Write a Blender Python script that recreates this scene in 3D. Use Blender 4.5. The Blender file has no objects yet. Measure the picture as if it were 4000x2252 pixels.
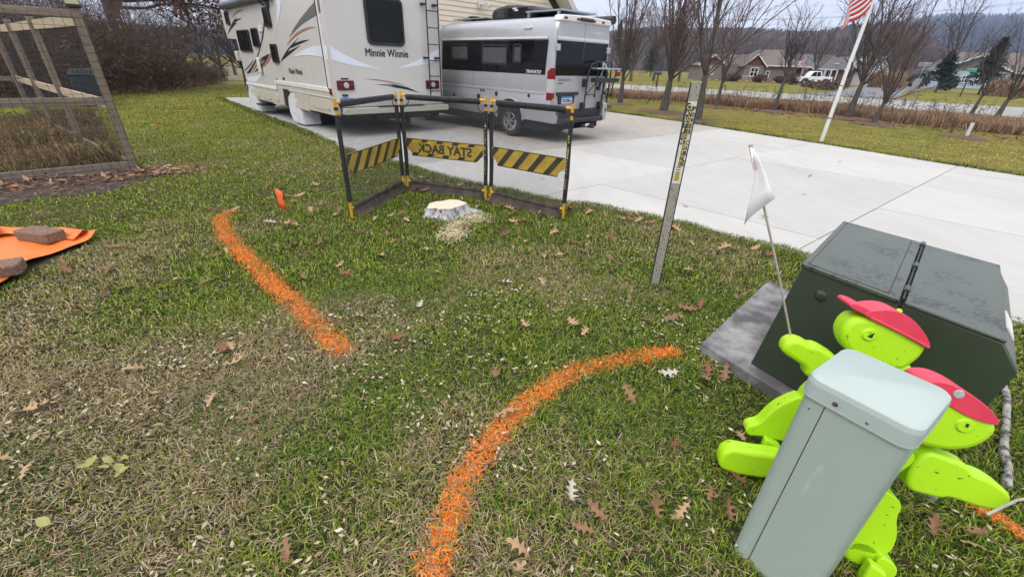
import bpy, bmesh, math, random
import numpy as np
from mathutils import Matrix, Vector

S = bpy.context.scene
COL = S.collection

# ------------------------------------------------------------------ camera
PITCH, ROLL, EYE = math.radians(27.8), math.radians(1.9), 1.6
_f = np.array([0, math.cos(PITCH), -math.sin(PITCH)])
_r = np.array([1.0, 0, 0]); _u = np.cross(_r, _f)
CI = math.cos(ROLL) * _r + math.sin(ROLL) * _u
CJ = -math.sin(ROLL) * _r + math.cos(ROLL) * _u
cam = bpy.data.cameras.new('camera'); camo = bpy.data.objects.new('camera', cam); COL.objects.link(camo)
cam.sensor_width = 36.0; cam.lens = 15.03; cam.clip_start = 0.05; cam.clip_end = 12000
camo.matrix_world = Matrix(((CI[0], CJ[0], -_f[0], 0), (CI[1], CJ[1], -_f[1], 0), (CI[2], CJ[2], -_f[2], EYE), (0, 0, 0, 1)))
S.camera = camo

# ------------------------------------------------------------------ sky, sun, exposure
SUN_EL, SUN_AZ = math.radians(52), math.radians(215)
w = bpy.data.worlds.new('World'); S.world = w; w.use_nodes = True
nt = w.node_tree; nt.nodes.clear()
N = nt.nodes.new; L = nt.links.new
out = N('ShaderNodeOutputWorld'); bg = N('ShaderNodeBackground'); L(bg.outputs[0], out.inputs[0])
sky = N('ShaderNodeTexSky'); sky.sky_type = 'NISHITA'; sky.sun_disc = False
sky.sun_elevation = SUN_EL; sky.sun_rotation = SUN_AZ; sky.air_density = 1.0; sky.dust_density = 2.0
sks = N('ShaderNodeVectorMath'); sks.operation = 'SCALE'; sks.inputs['Scale'].default_value = 0.07; L(sky.outputs[0], sks.inputs[0])
tc = N('ShaderNodeTexCoord'); mp = N('ShaderNodeMapping'); mp.inputs['Scale'].default_value = (1.0, 1.0, 4.5); L(tc.outputs['Generated'], mp.inputs[0])
nz = N('ShaderNodeTexNoise'); nz.inputs['Scale'].default_value = 2.2; nz.inputs['Detail'].default_value = 7; nz.inputs['Roughness'].default_value = 0.55; L(mp.outputs[0], nz.inputs['Vector'])
cr = N('ShaderNodeValToRGB'); cr.color_ramp.elements[0].position = 0.34; cr.color_ramp.elements[0].color = (0.865, 0.88, 0.95, 1)
cr.color_ramp.elements[1].position = 0.62; cr.color_ramp.elements[1].color = (1.0, 1.015, 1.07, 1); L(nz.outputs['Fac'], cr.inputs[0])
# an overcast dome is brighter overhead than at the horizon
sep = N('ShaderNodeSeparateXYZ'); L(tc.outputs['Generated'], sep.inputs[0])
mx = N('ShaderNodeMath'); mx.operation = 'MAXIMUM'; mx.inputs[1].default_value = 0.0; L(sep.outputs['Z'], mx.inputs[0])
ma = N('ShaderNodeMath'); ma.operation = 'MULTIPLY_ADD'; ma.inputs[1].default_value = 0.75; ma.inputs[2].default_value = 1.0; L(mx.outputs[0], ma.inputs[0])
cl = N('ShaderNodeVectorMath'); cl.operation = 'SCALE'; L(cr.outputs[0], cl.inputs[0]); L(ma.outputs[0], cl.inputs['Scale'])
mixn = N('ShaderNodeMix'); mixn.data_type = 'RGBA'; mixn.inputs[0].default_value = 0.9
L(sks.outputs[0], mixn.inputs[6]); L(cl.outputs[0], mixn.inputs[7]); L(mixn.outputs[2], bg.inputs[0])
bg.inputs[1].default_value = 1.0

sun = bpy.data.lights.new('sun', 'SUN'); sun.energy = 1.5; sun.angle = math.radians(35); sun.color = (1.0, 0.94, 0.86)
suno = bpy.data.objects.new('sun', sun); COL.objects.link(suno)
sd = Vector((math.sin(SUN_AZ) * math.cos(SUN_EL), math.cos(SUN_AZ) * math.cos(SUN_EL), math.sin(SUN_EL)))
suno.rotation_euler = sd.to_track_quat('Z', 'Y').to_euler()

S.view_settings.view_transform = 'Standard'; S.view_settings.look = 'None'
S.view_settings.exposure = 0.38; S.view_settings.gamma = 1.0; S.view_settings.use_curve_mapping = False
S.cycles.max_bounces = 5; S.cycles.diffuse_bounces = 3; S.cycles.transparent_max_bounces = 12; S.cycles.volume_bounces = 0
S.cycles.use_adaptive_sampling = True; S.cycles.adaptive_threshold = 0.025
S.cycles.use_denoising = True

# ------------------------------------------------------------------ helpers
rng = np.random.default_rng(7); random.seed(7)
FW = np.array([-0.69610597, 0.71793905, 0.0]); RT = np.array([0.71793905, 0.69610597, 0.0])
HEAD = math.radians(134.11541409 - 90)      # heading of both vehicles, the drive and the garden

def lin(c):
    return tuple(((x / 255) / 12.92 if x <= 10 else (((x / 255) + 0.055) / 1.055) ** 2.4) for x in c)

MATS = {}
def pm(name, col, rough=0.6, metal=0.0, col2=None, scale=8.0, detail=5, amt=0.5, bump=0.0, bscale=None, spec=0.4, stretch=(1, 1, 1), lo=0.35, hi=0.68, coat=0.0, trans=0.0, alpha=1.0):
    """Principled material: two real colours mixed by noise, optional bump."""
    if name in MATS: return MATS[name]
    m = bpy.data.materials.new(name); m.use_nodes = True; t = m.node_tree; b = t.nodes['Principled BSDF']
    b.inputs['Roughness'].default_value = rough; b.inputs['Metallic'].default_value = metal
    b.inputs['Specular IOR Level'].default_value = spec; b.inputs['Coat Weight'].default_value = coat; b.inputs['Coat Roughness'].default_value = 0.08
    b.inputs['Alpha'].default_value = alpha
    tc = t.nodes.new('ShaderNodeTexCoord'); mp = t.nodes.new('ShaderNodeMapping'); mp.inputs['Scale'].default_value = stretch
    t.links.new(tc.outputs['Object'], mp.inputs[0])
    c2 = col2 if col2 is not None else tuple(min(1, x * (1 - 0.18 * amt)) for x in col)
    nz = t.nodes.new('ShaderNodeTexNoise'); nz.inputs['Scale'].default_value = scale; nz.inputs['Detail'].default_value = detail; nz.inputs['Roughness'].default_value = 0.6
    t.links.new(mp.outputs[0], nz.inputs['Vector'])
    cr = t.nodes.new('ShaderNodeValToRGB'); cr.color_ramp.elements[0].position = lo; cr.color_ramp.elements[1].position = hi
    cr.color_ramp.elements[0].color = (*col[:3], 1); cr.color_ramp.elements[1].color = (*c2[:3], 1)
    t.links.new(nz.outputs['Fac'], cr.inputs[0]); t.links.new(cr.outputs[0], b.inputs['Base Color'])
    if bump > 0:
        n2 = t.nodes.new('ShaderNodeTexNoise'); n2.inputs['Scale'].default_value = bscale or scale * 4; n2.inputs['Detail'].default_value = 4
        t.links.new(mp.outputs[0], n2.inputs['Vector'])
        bp = t.nodes.new('ShaderNodeBump'); bp.inputs['Strength'].default_value = bump; bp.inputs['Distance'].default_value = 0.02
        t.links.new(n2.outputs['Fac'], bp.inputs['Height']); t.links.new(bp.outputs[0], b.inputs['Normal'])
    MATS[name] = m
    return m

def vcol_mat(name, rough=0.65, trans=0.25, spec=0.25):
    """Colour read from the mesh's own per-blade colours, a little light coming through."""
    m = bpy.data.materials.new(name); m.use_nodes = True; t = m.node_tree; b = t.nodes['Principled BSDF']; o = t.nodes['Material Output']
    a = t.nodes.new('ShaderNodeAttribute'); a.attribute_name = 'Col'
    b.inputs['Roughness'].default_value = rough; b.inputs['Specular IOR Level'].default_value = spec
    t.links.new(a.outputs['Color'], b.inputs['Base Color'])
    tr = t.nodes.new('ShaderNodeBsdfTranslucent'); t.links.new(a.outputs['Color'], tr.inputs[0])
    mi = t.nodes.new('ShaderNodeMixShader'); mi.inputs[0].default_value = trans
    t.links.new(b.outputs[0], mi.inputs[1]); t.links.new(tr.outputs[0], mi.inputs[2]); t.links.new(mi.outputs[0], o.inputs[0])
    return m

class MB:
    def __init__(s): s.v = []; s.f = []
    def loop(s, a, b, cap=True):
        n = len(a); k = len(s.v); s.v += [tuple(p) for p in a] + [tuple(p) for p in b]
        for i in range(n):
            j = (i + 1) % n; s.f.append((k + i, k + j, k + n + j, k + n + i))
        if cap: s.f.append(tuple(range(k + n - 1, k - 1, -1))); s.f.append(tuple(range(k + n, k + 2 * n)))
        return s
    def box(s, x0, x1, y0, y1, z0, z1):
        return s.loop([(x0, y0, z0), (x1, y0, z0), (x1, y1, z0), (x0, y1, z0)], [(x0, y0, z1), (x1, y0, z1), (x1, y1, z1), (x0, y1, z1)])
    def extx(s, poly, x0, x1): return s.loop([(x0, y, z) for y, z in poly], [(x1, y, z) for y, z in poly])     # outline in YZ
    def exty(s, poly, y0, y1): return s.loop([(x, y0, z) for x, z in poly], [(x, y1, z) for x, z in poly])     # outline in XZ
    def extz(s, poly, z0, z1): return s.loop([(x, y, z0) for x, y in poly], [(x, y, z1) for x, y in poly])
    def tube(s, pts, r, n=8, cap=True):
        pts = [np.array(p, float) for p in pts]; rs = r if isinstance(r, (list, tuple)) else [r] * len(pts)
        rings = []; up = None
        for i, p in enumerate(pts):
            d = pts[min(i + 1, len(pts) - 1)] - pts[max(i - 1, 0)]; d = d / (np.linalg.norm(d) + 1e-9)
            if up is None: up = np.array([0, 0, 1.0]) if abs(d[2]) < 0.9 else np.array([1.0, 0, 0])
            a = np.cross(d, up); a /= np.linalg.norm(a) + 1e-9; b = np.cross(d, a); up = np.cross(a, d)
            k = len(s.v); rings.append(k)
            for q in range(n):
                t = 2 * math.pi * q / n; s.v.append(tuple(p + rs[i] * (math.cos(t) * a + math.sin(t) * b)))
        for k0, k1 in zip(rings, rings[1:]):
            for q in range(n): s.f.append((k0 + q, k0 + (q + 1) % n, k1 + (q + 1) % n, k1 + q))
        if cap: s.f.append(tuple(range(rings[0], rings[0] + n))); s.f.append(tuple(range(rings[-1] + n - 1, rings[-1] - 1, -1)))
        return s
    def lathe(s, prof, n=24, axis='x', c=(0, 0, 0)):
        """prof: list of (along axis, radius)."""
        k = len(s.v)
        for h, r in prof:
            for q in range(n):
                t = 2 * math.pi * q / n; a, b = r * math.cos(t), r * math.sin(t)
                p = {'x': (h, a, b), 'y': (a, h, b), 'z': (a, b, h)}[axis]; s.v.append((p[0] + c[0], p[1] + c[1], p[2] + c[2]))
        for i in range(len(prof) - 1):
            for q in range(n): s.f.append((k + i * n + q, k + i * n + (q + 1) % n, k + (i + 1) * n + (q + 1) % n, k + (i + 1) * n + q))
        s.f.append(tuple(k + q for q in range(n))); e = k + (len(prof) - 1) * n; s.f.append(tuple(e + q for q in range(n - 1, -1, -1)))
        return s
    def build(s, name, mat, parent=None, smooth=False, bevel=0.0, seg=2):
        me = bpy.data.meshes.new(name); me.from_pydata([tuple(map(float, p)) for p in s.v], [], s.f)
        bm = bmesh.new(); bm.from_mesh(me); bmesh.ops.recalc_face_normals(bm, faces=bm.faces); bm.to_mesh(me); bm.free()
        if mat: me.materials.append(mat)
        if smooth:
            for p in me.polygons: p.use_smooth = True
        o = bpy.data.objects.new(name, me); COL.objects.link(o)
        if parent: o.parent = parent
        if bevel > 0:
            b = o.modifiers.new('bevel', 'BEVEL'); b.width = bevel; b.segments = seg; b.limit_method = 'ANGLE'; b.angle_limit = math.radians(35)
            for p in me.polygons: p.use_smooth = True
            b.harden_normals = False
            try: me.set_sharp_from_angle(angle=math.radians(40))
            except Exception: pass
        elif smooth:
            try: me.set_sharp_from_angle(angle=math.radians(50))
            except Exception: pass
        return o

def tag(o, label=None, cat=None, group=None, kind=None):
    if label: o['label'] = label
    if cat: o['category'] = cat
    if group: o['group'] = group
    if kind: o['kind'] = kind
    return o
def thing(name, label, cat, loc=(0, 0, 0), rz=0.0, group=None):
    o = bpy.data.objects.new(name, None); COL.objects.link(o); o.empty_display_size = 0.1
    o.location = tuple(map(float, loc)); o.rotation_euler = (0, 0, rz); return tag(o, label, cat, group)
def part(name, mat, parent, fn, **k):
    m = MB(); fn(m); return m.build(name, mat, parent, **k)
def copy_tree(o, parent=None):
    c = o.copy(); COL.objects.link(c); c.parent = parent
    for ch in list(o.children): copy_tree(ch, c)
    return c
def rrect(x0, x1, z0, z1, r, n=5):
    p = []
    for cx, cz, a in ((x1 - r, z1 - r, 0), (x0 + r, z1 - r, 90), (x0 + r, z0 + r, 180), (x1 - r, z0 + r, 270)):
        for i in range(n): t = math.radians(a + 90 * i / (n - 1)); p.append((cx + r * math.cos(t), cz + r * math.sin(t)))
    return p
def ring(m, outer, inner, f0, f1):
    """frame between two outlines of equal length; f0/f1 map (u,v) to 3D at the two depths"""
    n = len(outer); k = len(m.v)
    m.v += [f0(*p) for p in outer] + [f1(*p) for p in outer] + [f1(*p) for p in inner] + [f0(*p) for p in inner]
    for i in range(n):
        j = (i + 1) % n
        for a, b in ((0, 1), (1, 2), (2, 3), (3, 0)): m.f.append((k + a * n + i, k + a * n + j, k + b * n + j, k + b * n + i))
    return m
def text(name, s, w, h, M, mat, parent, depth=0.0015, shear=0.0, bold=0.0):
    """lettering fitted to w x h, M maps (x, y, 0) of the writing plane to the parent's space"""
    c = bpy.data.curves.new(name, 'FONT'); c.body = s; c.extrude = 0.5; c.resolution_u = 3; c.shear = shear
    t = bpy.data.objects.new(name, c); COL.objects.link(t)
    dg = bpy.context.evaluated_depsgraph_get(); me = bpy.data.meshes.new_from_object(t.evaluated_get(dg)); bpy.data.objects.remove(t)
    co = np.empty(len(me.vertices) * 3); me.vertices.foreach_get('co', co); co = co.reshape(-1, 3)
    lo, hi = co.min(0), co.max(0); sc = np.array([w, h, depth * 2]) / np.maximum(hi - lo, 1e-6)
    co = (co - (lo + hi) / 2) * sc + np.array([w / 2, h / 2, 0])
    A = np.array(M)
    if bold > 0:        # heavier strokes: the same letters again, shifted by a fraction of their height
        sh = [np.array([dx * bold * h, dy * bold * h, 0.0001 * k]) for k, (dx, dy) in enumerate(((1, 0), (-1, 0), (0, 1), (0, -1)), 1)]
        bmx = bmesh.new(); bmx.from_mesh(me); bmx.verts.ensure_lookup_table()
        for v, c_ in zip(bmx.verts, co): v.co = c_
        g0 = list(bmx.verts) + list(bmx.edges) + list(bmx.faces)
        for d_ in sh:
            r0 = bmesh.ops.duplicate(bmx, geom=g0); bmesh.ops.translate(bmx, verts=[q for q in r0['geom'] if isinstance(q, bmesh.types.BMVert)], vec=tuple(d_))
        bmx.to_mesh(me); bmx.free(); co = np.empty(len(me.vertices) * 3); me.vertices.foreach_get('co', co); co = co.reshape(-1, 3)
    co = co @ A[:3, :3].T + A[:3, 3]
    me.vertices.foreach_set('co', co.ravel().astype('f')); me.update(); me.materials.clear(); me.materials.append(mat)
    o = bpy.data.objects.new(name, me); COL.objects.link(o); o.parent = parent; return o
def frame_m(o, u, v):
    u, v = np.array(u, float), np.array(v, float); n = np.cross(u, v)
    return [[u[0], v[0], n[0], o[0]], [u[1], v[1], n[1], o[1]], [u[2], v[2], n[2], o[2]], [0, 0, 0, 1]]
def big_mesh(name, V, F, mat, col=None, parent=None, smooth=False):
    """numpy mesh with all faces of the same size; col = per-vertex colour"""
    me = bpy.data.meshes.new(name); V = np.asarray(V, np.float32); F = np.asarray(F, np.int32); n, k = F.shape
    me.vertices.add(len(V)); me.vertices.foreach_set('co', V.ravel()); me.loops.add(n * k); me.loops.foreach_set('vertex_index', F.ravel())
    me.polygons.add(n); me.polygons.foreach_set('loop_start', np.arange(0, n * k, k, dtype=np.int32)); me.polygons.foreach_set('loop_total', np.full(n, k, np.int32))
    if smooth: me.polygons.foreach_set('use_smooth', np.ones(n, bool))
    me.update(calc_edges=True)
    if col is not None:
        a = me.color_attributes.new('Col', 'FLOAT_COLOR', 'POINT'); c4 = np.ones((len(V), 4), np.float32); c4[:, :3] = col; a.data.foreach_set('color', c4.ravel())
    me.materials.append(mat); o = bpy.data.objects.new(name, me); COL.objects.link(o)
    if parent: o.parent = parent
    return o
def inpoly(P, poly):
    x, y = P[:, 0], P[:, 1]; r = np.zeros(len(P), bool); n = len(poly)
    for i in range(n):
        (x0, y0), (x1, y1) = poly[i], poly[(i + 1) % n]
        c = ((y0 > y) != (y1 > y)) & (x < (x1 - x0) * (y - y0) / ((y1 - y0) if y1 != y0 else 1e-9) + x0); r ^= c
    return r
def vnoise(P, scale, seed):
    """smooth value noise on 2D points, 0..1"""
    g = np.random.default_rng(seed).random((64, 64)); q = P * scale; i = np.floor(q).astype(int); f = q - i; f = f * f * (3 - 2 * f)
    a = lambda dx, dy: g[(i[:, 0] + dx) % 64, (i[:, 1] + dy) % 64]
    return (a(0, 0) * (1 - f[:, 0]) + a(1, 0) * f[:, 0]) * (1 - f[:, 1]) + (a(0, 1) * (1 - f[:, 0]) + a(1, 1) * f[:, 0]) * f[:, 1]
def dist_path(P, path):
    """distance to a polyline and parameter along it"""
    d = np.full(len(P), 1e9); tt = np.zeros(len(P)); acc = 0.0
    for a, b in zip(path, path[1:]):
        a, b = np.array(a, float), np.array(b, float); e = b - a; l = np.linalg.norm(e)
        t = np.clip(((P - a) @ e) / (l * l), 0, 1); q = np.linalg.norm(P - (a + t[:, None] * e), axis=1); m = q < d
        d[m] = q[m]; tt[m] = acc + t[m] * l; acc += l
    return d, tt
# ================================================================== the setting
def to_uv(p): return (p[0] * RT[0] + p[1] * RT[1], p[0] * FW[0] + p[1] * FW[1])
def to_xy(u, v): return (u * RT[0] + v * FW[0], u * RT[1] + v * FW[1])
def toward(px, py):
    """unit direction of a sight line measured on the photograph (for bearings and elevations of far ground)"""
    d = _f * 1670.0 + CI * (px - 2000) + CJ * (1126 - py); return d / np.linalg.norm(d)
def bearing(px, dist):
    """point on level ground at a given distance along a bearing"""
    py = 246 + (px - 2029) * 0.0332; d = toward(px, py); h = math.hypot(d[0], d[1]); return np.array([d[0] / h * dist, d[1] / h * dist, 0.0])
def sheet(name, poly, z, mat, parent=None):
    m = MB(); m.v = [(x, y, z) for x, y in poly]; m.f = [tuple(range(len(poly)))]; return m.build(name, mat, parent)

def ground_mat():
    m = bpy.data.materials.new('lawn ground'); m.use_nodes = True; t = m.node_tree; b = t.nodes['Principled BSDF']
    b.inputs['Roughness'].default_value = 0.95; b.inputs['Specular IOR Level'].default_value = 0.1
    tc = t.nodes.new('ShaderNodeTexCoord')
    def noise(s, d=5, dist=0.0):
        n = t.nodes.new('ShaderNodeTexNoise'); n.inputs['Scale'].default_value = s; n.inputs['Detail'].default_value = d; n.inputs['Roughness'].default_value = 0.65; n.inputs['Distortion'].default_value = dist
        t.links.new(tc.outputs['Object'], n.inputs['Vector']); return n.outputs['Fac']
    def ramp(f, els):
        r = t.nodes.new('ShaderNodeValToRGB'); e = r.color_ramp.elements
        while len(e) < len(els): e.new(0.5)
        for i, (p, c) in enumerate(els): e[i].position = p; e[i].color = (*c, 1)
        t.links.new(f, r.inputs[0]); return r.outputs[0]
    def mix(f, a, c, mode='MIX'):
        n = t.nodes.new('ShaderNodeMix'); n.data_type = 'RGBA'; n.blend_type = mode
        if isinstance(f, float): n.inputs[0].default_value = f
        else: t.links.new(f, n.inputs[0])
        t.links.new(a, n.inputs[6]); t.links.new(c, n.inputs[7]); return n.outputs[2]
    big = ramp(noise(0.16, 4, 0.6), [(0.34, (0.125, 0.140, 0.030)), (0.52, (0.185, 0.165, 0.042)), (0.68, (0.225, 0.18, 0.06))])
    mid = ramp(noise(1.7, 6), [(0.32, (0.60, 0.68, 0.6)), (0.66, (1.25, 1.2, 1.1))])
    fine = ramp(noise(26, 6), [(0.3, (0.55, 0.56, 0.5)), (0.72, (1.42, 1.38, 1.3))])
    c = mix(1.0, mix(1.0, big, mid, 'MULTIPLY'), fine, 'MULTIPLY')
    # bare earth and thatch between the blades close to the camera's stand
    near = t.nodes.new('ShaderNodeVectorMath'); near.operation = 'LENGTH'; t.links.new(tc.outputs['Object'], near.inputs[0])
    mr = t.nodes.new('ShaderNodeMapRange'); mr.inputs[1].default_value = 5.0; mr.inputs[2].default_value = 13.0; mr.inputs[3].default_value = 1.0; mr.inputs[4].default_value = 0.0
    t.links.new(near.outputs['Value'], mr.inputs[0])
    soil = ramp(noise(9, 7), [(0.35, (0.026, 0.026, 0.012)), (0.55, (0.060, 0.052, 0.028)), (0.7, (0.11, 0.09, 0.055))])
    c = mix(mr.outputs[0], c, soil); t.links.new(c, b.inputs['Base Color'])
    bp = t.nodes.new('ShaderNodeBump'); bp.inputs['Strength'].default_value = 0.6; bp.inputs['Distance'].default_value = 0.05
    t.links.new(noise(30, 5), bp.inputs['Height']); t.links.new(bp.outputs[0], b.inputs['Normal'])
    return m
M_LAWN = ground_mat()
m = MB(); Rg = [0, 30, 120, 500, 1500, 2600]
nseg = 48; m.v.append((0, 0, 0))
for r_ in Rg[1:]:
    for q in range(nseg): m.v.append((r_ * math.cos(2 * math.pi * q / nseg), r_ * math.sin(2 * math.pi * q / nseg), 0))
for q in range(nseg): m.f.append((0, 1 + q, 1 + (q + 1) % nseg))
for k in range(len(Rg) - 2):
    for q in range(nseg): a = 1 + k * nseg; m.f.append((a + q, a + nseg + q, a + nseg + (q + 1) % nseg, a + (q + 1) % nseg))
lawn = m.build('lawn', M_LAWN); tag(lawn, 'mown autumn lawn with green and dry patches across the yard', 'lawn', kind='structure')

# ---- driveway of concrete slabs
def conc(name, c1, c2, c3):
    m = bpy.data.materials.new(name); m.use_nodes = True; t = m.node_tree; b = t.nodes['Principled BSDF']; b.inputs['Roughness'].default_value = 0.85; b.inputs['Specular IOR Level'].default_value = 0.25
    tc = t.nodes.new('ShaderNodeTexCoord')
    def noise(s, d, st=(1, 1, 1)):
        mp = t.nodes.new('ShaderNodeMapping'); mp.inputs['Scale'].default_value = st; mp.inputs['Rotation'].default_value = (0, 0, -HEAD); t.links.new(tc.outputs['Object'], mp.inputs[0])
        n = t.nodes.new('ShaderNodeTexNoise'); n.inputs['Scale'].default_value = s; n.inputs['Detail'].default_value = d; n.inputs['Roughness'].default_value = 0.6; t.links.new(mp.outputs[0], n.inputs['Vector']); return n.outputs['Fac']
    r = t.nodes.new('ShaderNodeValToRGB'); r.color_ramp.elements[0].position = 0.36; r.color_ramp.elements[1].position = 0.66; r.color_ramp.elements[0].color = (*c1, 1); r.color_ramp.elements[1].color = (*c2, 1); t.links.new(noise(0.5, 6), r.inputs[0])
    r2 = t.nodes.new('ShaderNodeValToRGB'); r2.color_ramp.elements[0].position = 0.35; r2.color_ramp.elements[1].position = 0.6; r2.color_ramp.elements[0].color = (*c3, 1); r2.color_ramp.elements[1].color = (1, 1, 1, 1); t.links.new(noise(4, 8, (1, 0.25, 1)), r2.inputs[0])
    mi = t.nodes.new('ShaderNodeMix'); mi.data_type = 'RGBA'; mi.blend_type = 'MULTIPLY'; mi.inputs[0].default_value = 1.0; t.links.new(r.outputs[0], mi.inputs[6]); t.links.new(r2.outputs[0], mi.inputs[7]); oi = t.nodes.new('ShaderNodeObjectInfo'); mr = t.nodes.new('ShaderNodeMapRange'); mr.inputs[3].default_value = 0.93; mr.inputs[4].default_value = 1.03; t.links.new(oi.outputs['Random'], mr.inputs[0])
    rs_ = t.nodes.new('ShaderNodeValToRGB'); rs_.color_ramp.elements[0].position = 0.60; rs_.color_ramp.elements[1].position = 0.74; rs_.color_ramp.elements[0].color = (1, 1, 1, 1); rs_.color_ramp.elements[1].color = (0.91, 0.90, 0.89, 1); t.links.new(noise(1.3, 10, (1, 0.12, 1)), rs_.inputs[0])
    m2 = t.nodes.new('ShaderNodeMix'); m2.data_type = 'RGBA'; m2.blend_type = 'MULTIPLY'; m2.inputs[0].default_value = 1.0; t.links.new(mi.outputs[2], m2.inputs[6]); t.links.new(rs_.outputs[0], m2.inputs[7])
    sc_ = t.nodes.new('ShaderNodeVectorMath'); sc_.operation = 'SCALE'; t.links.new(m2.outputs[2], sc_.inputs[0]); t.links.new(mr.outputs[0], sc_.inputs['Scale']); t.links.new(sc_.outputs[0], b.inputs['Base Color'])
    bp = t.nodes.new('ShaderNodeBump'); bp.inputs['Strength'].default_value = 0.25; bp.inputs['Distance'].default_value = 0.004; t.links.new(noise(120, 3, (1, 0.2, 1)), bp.inputs['Height']); t.links.new(bp.outputs[0], b.inputs['Normal'])
    return m
M_CW = conc('pale new concrete', (0.445, 0.43, 0.40), (0.485, 0.47, 0.44), (0.95, 0.95, 0.945))
M_CT = conc('tan aged concrete', (0.37, 0.335, 0.295), (0.42, 0.385, 0.34), (0.90, 0.90, 0.9))
M_CG = conc('grey parking concrete', (0.36, 0.36, 0.345), (0.43, 0.425, 0.405), (0.88, 0.88, 0.88))
DRIVE = [(-11.9, 18.5), (-4.1, 9.6), (-3.42, 8.7), (-2.23, 7.7), (-1.37, 6.85), (-.8, 6.42), (-.29, 6.05), (.43, 5.62), (.76, 5.47), (1.11, 5.28), (1.65, 4.94), (2.24, 4.50), (2.69, 4.06), (3.1, 3.55), (3.5, 3.0), (3.85, 2.6), (4.3, 1.8), (5, 0), (5.5, -3),
         (14, -3), (12, 3), (10.2, 6.3), (9.3, 8.2), (8.4, 9.9), (7.36, 11.84), (6.14, 13.94), (5.48, 15.23), (3.37, 18.14), (1.02, 20.5), (-4.65, 15.0), (-9.5, 20.0)]
def clip(poly, a, b):
    """keep the part of poly left of the line a->b"""
    o = []; s = lambda p: (b[0] - a[0]) * (p[1] - a[1]) - (b[1] - a[1]) * (p[0] - a[0])
    for i in range(len(poly)):
        p, q = poly[i], poly[(i + 1) % len(poly)]; sp, sq = s(p), s(q)
        if sp >= 0: o.append(p)
        if (sp >= 0) != (sq >= 0): t = sp / (sp - sq); o.append((p[0] + t * (q[0] - p[0]), p[1] + t * (q[1] - p[1])))
    return o
M_JOINT = pm('joint filler', (0.17, 0.16, 0.14), 0.95, scale=30)
drive = sheet('driveway', DRIVE, 0.005, M_JOINT); tag(drive, 'pale concrete driveway under the two parked campers', 'driveway', kind='structure')
UVD = [to_uv(p) for p in DRIVE]
US = [-2, 5.4, 7.4, 9.5, 11.6, 13.6, 20]; VS = [-12, -1.9, 0.85, 3.72, 6.35, 9.9, 13.6, 17.4, 30]
for i in range(len(US) - 1):
    for j in range(len(VS) - 1):
        u0, u1, v0, v1 = US[i], US[i + 1], VS[j], VS[j + 1]
        if j >= 4:          # the parking area is laid in wider bays
            if i == 0: u1 = 6.75
            elif i == 1: u0, u1 = 6.75, 10.5
            elif i == 2: continue
            elif i == 3: u0, u1 = 10.5, 20
            else: continue
        gp_ = 0.004 if j != 1 else 0.005
        g2 = 0.007 if j == 2 else 0.004
        tl = lambda u, v: v - 0.09 * (u - 5.4)
        q = [(u0 + gp_, tl(u0, v0) + g2), (u1 - gp_, tl(u1, v0) + g2), (u1 - gp_, tl(u1, v1) - gp_), (u0 + gp_, tl(u0, v1) - gp_)]
        P = UVD
        for a, b in zip(q, q[1:] + q[:1]): P = clip(P, a, b)
        if len(P) < 3: continue
        XY = [to_xy(*p) for p in P]; ar = 0.5 * abs(sum(XY[k][0] * XY[(k + 1) % len(XY)][1] - XY[(k + 1) % len(XY)][0] * XY[k][1] for k in range(len(XY))))
        if ar < 0.05: continue
        mat = M_CW if j < 4 else (M_CG if i == 0 else M_CT)
        MB().extz(XY, -0.06, 0.026 + 0.002 * ((i + j) % 2)).build('slab', mat, drive)
# ---- road, side street, footpath
M_ROAD = conc('pale road concrete', (0.30, 0.285, 0.26), (0.35, 0.335, 0.305), (0.88, 0.88, 0.88))
M_ASPH = pm('grey asphalt', (0.135, 0.137, 0.145), 0.9, col2=(0.18, 0.18, 0.185), scale=1.2, bump=0.2, bscale=40)
tag(sheet('road', [(-15, 55), (0, 43.5), (7.2, 38), (11.7, 34.6), (16.3, 31.2), (18.7, 27.7), (20.7, 25.0), (24, 22.1), (30, 17.2), (40, 9), (52, 16), (40, 24.4), (32.5, 30.4), (27.4, 34.4), (20.5, 40.6), (15.8, 44.2), (9, 48), (0, 54.5), (-15, 66)], 0.012, M_ROAD), 'pale concrete road passing beyond the dry grass strip', 'road', kind='structure')
tag(sheet('side_street', [(22.4, 39.2), (29.8, 36.7), (33, 41), (45, 55.5), (56.3, 67.4), (65.8, 76.5), (78.8, 82), (110, 86), (160, 90), (160, 104), (112, 101), (86, 98), (66, 89), (51.5, 72.4), (39, 56.5), (28, 42.9)], 0.02, M_ASPH), 'grey asphalt side street leading off between the houses', 'street', kind='structure')
tag(sheet('footpath', [(52, 63.2), (60, 61.8), (69, 61.0), (95, 57), (95, 59.3), (69, 63.0), (60, 63.6), (52, 64.6)], 0.016, pm('path', (0.40, 0.34, 0.24), 0.9, scale=3)), 'narrow tan footpath crossing the lawn beyond the road', 'path', kind='structure')

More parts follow.
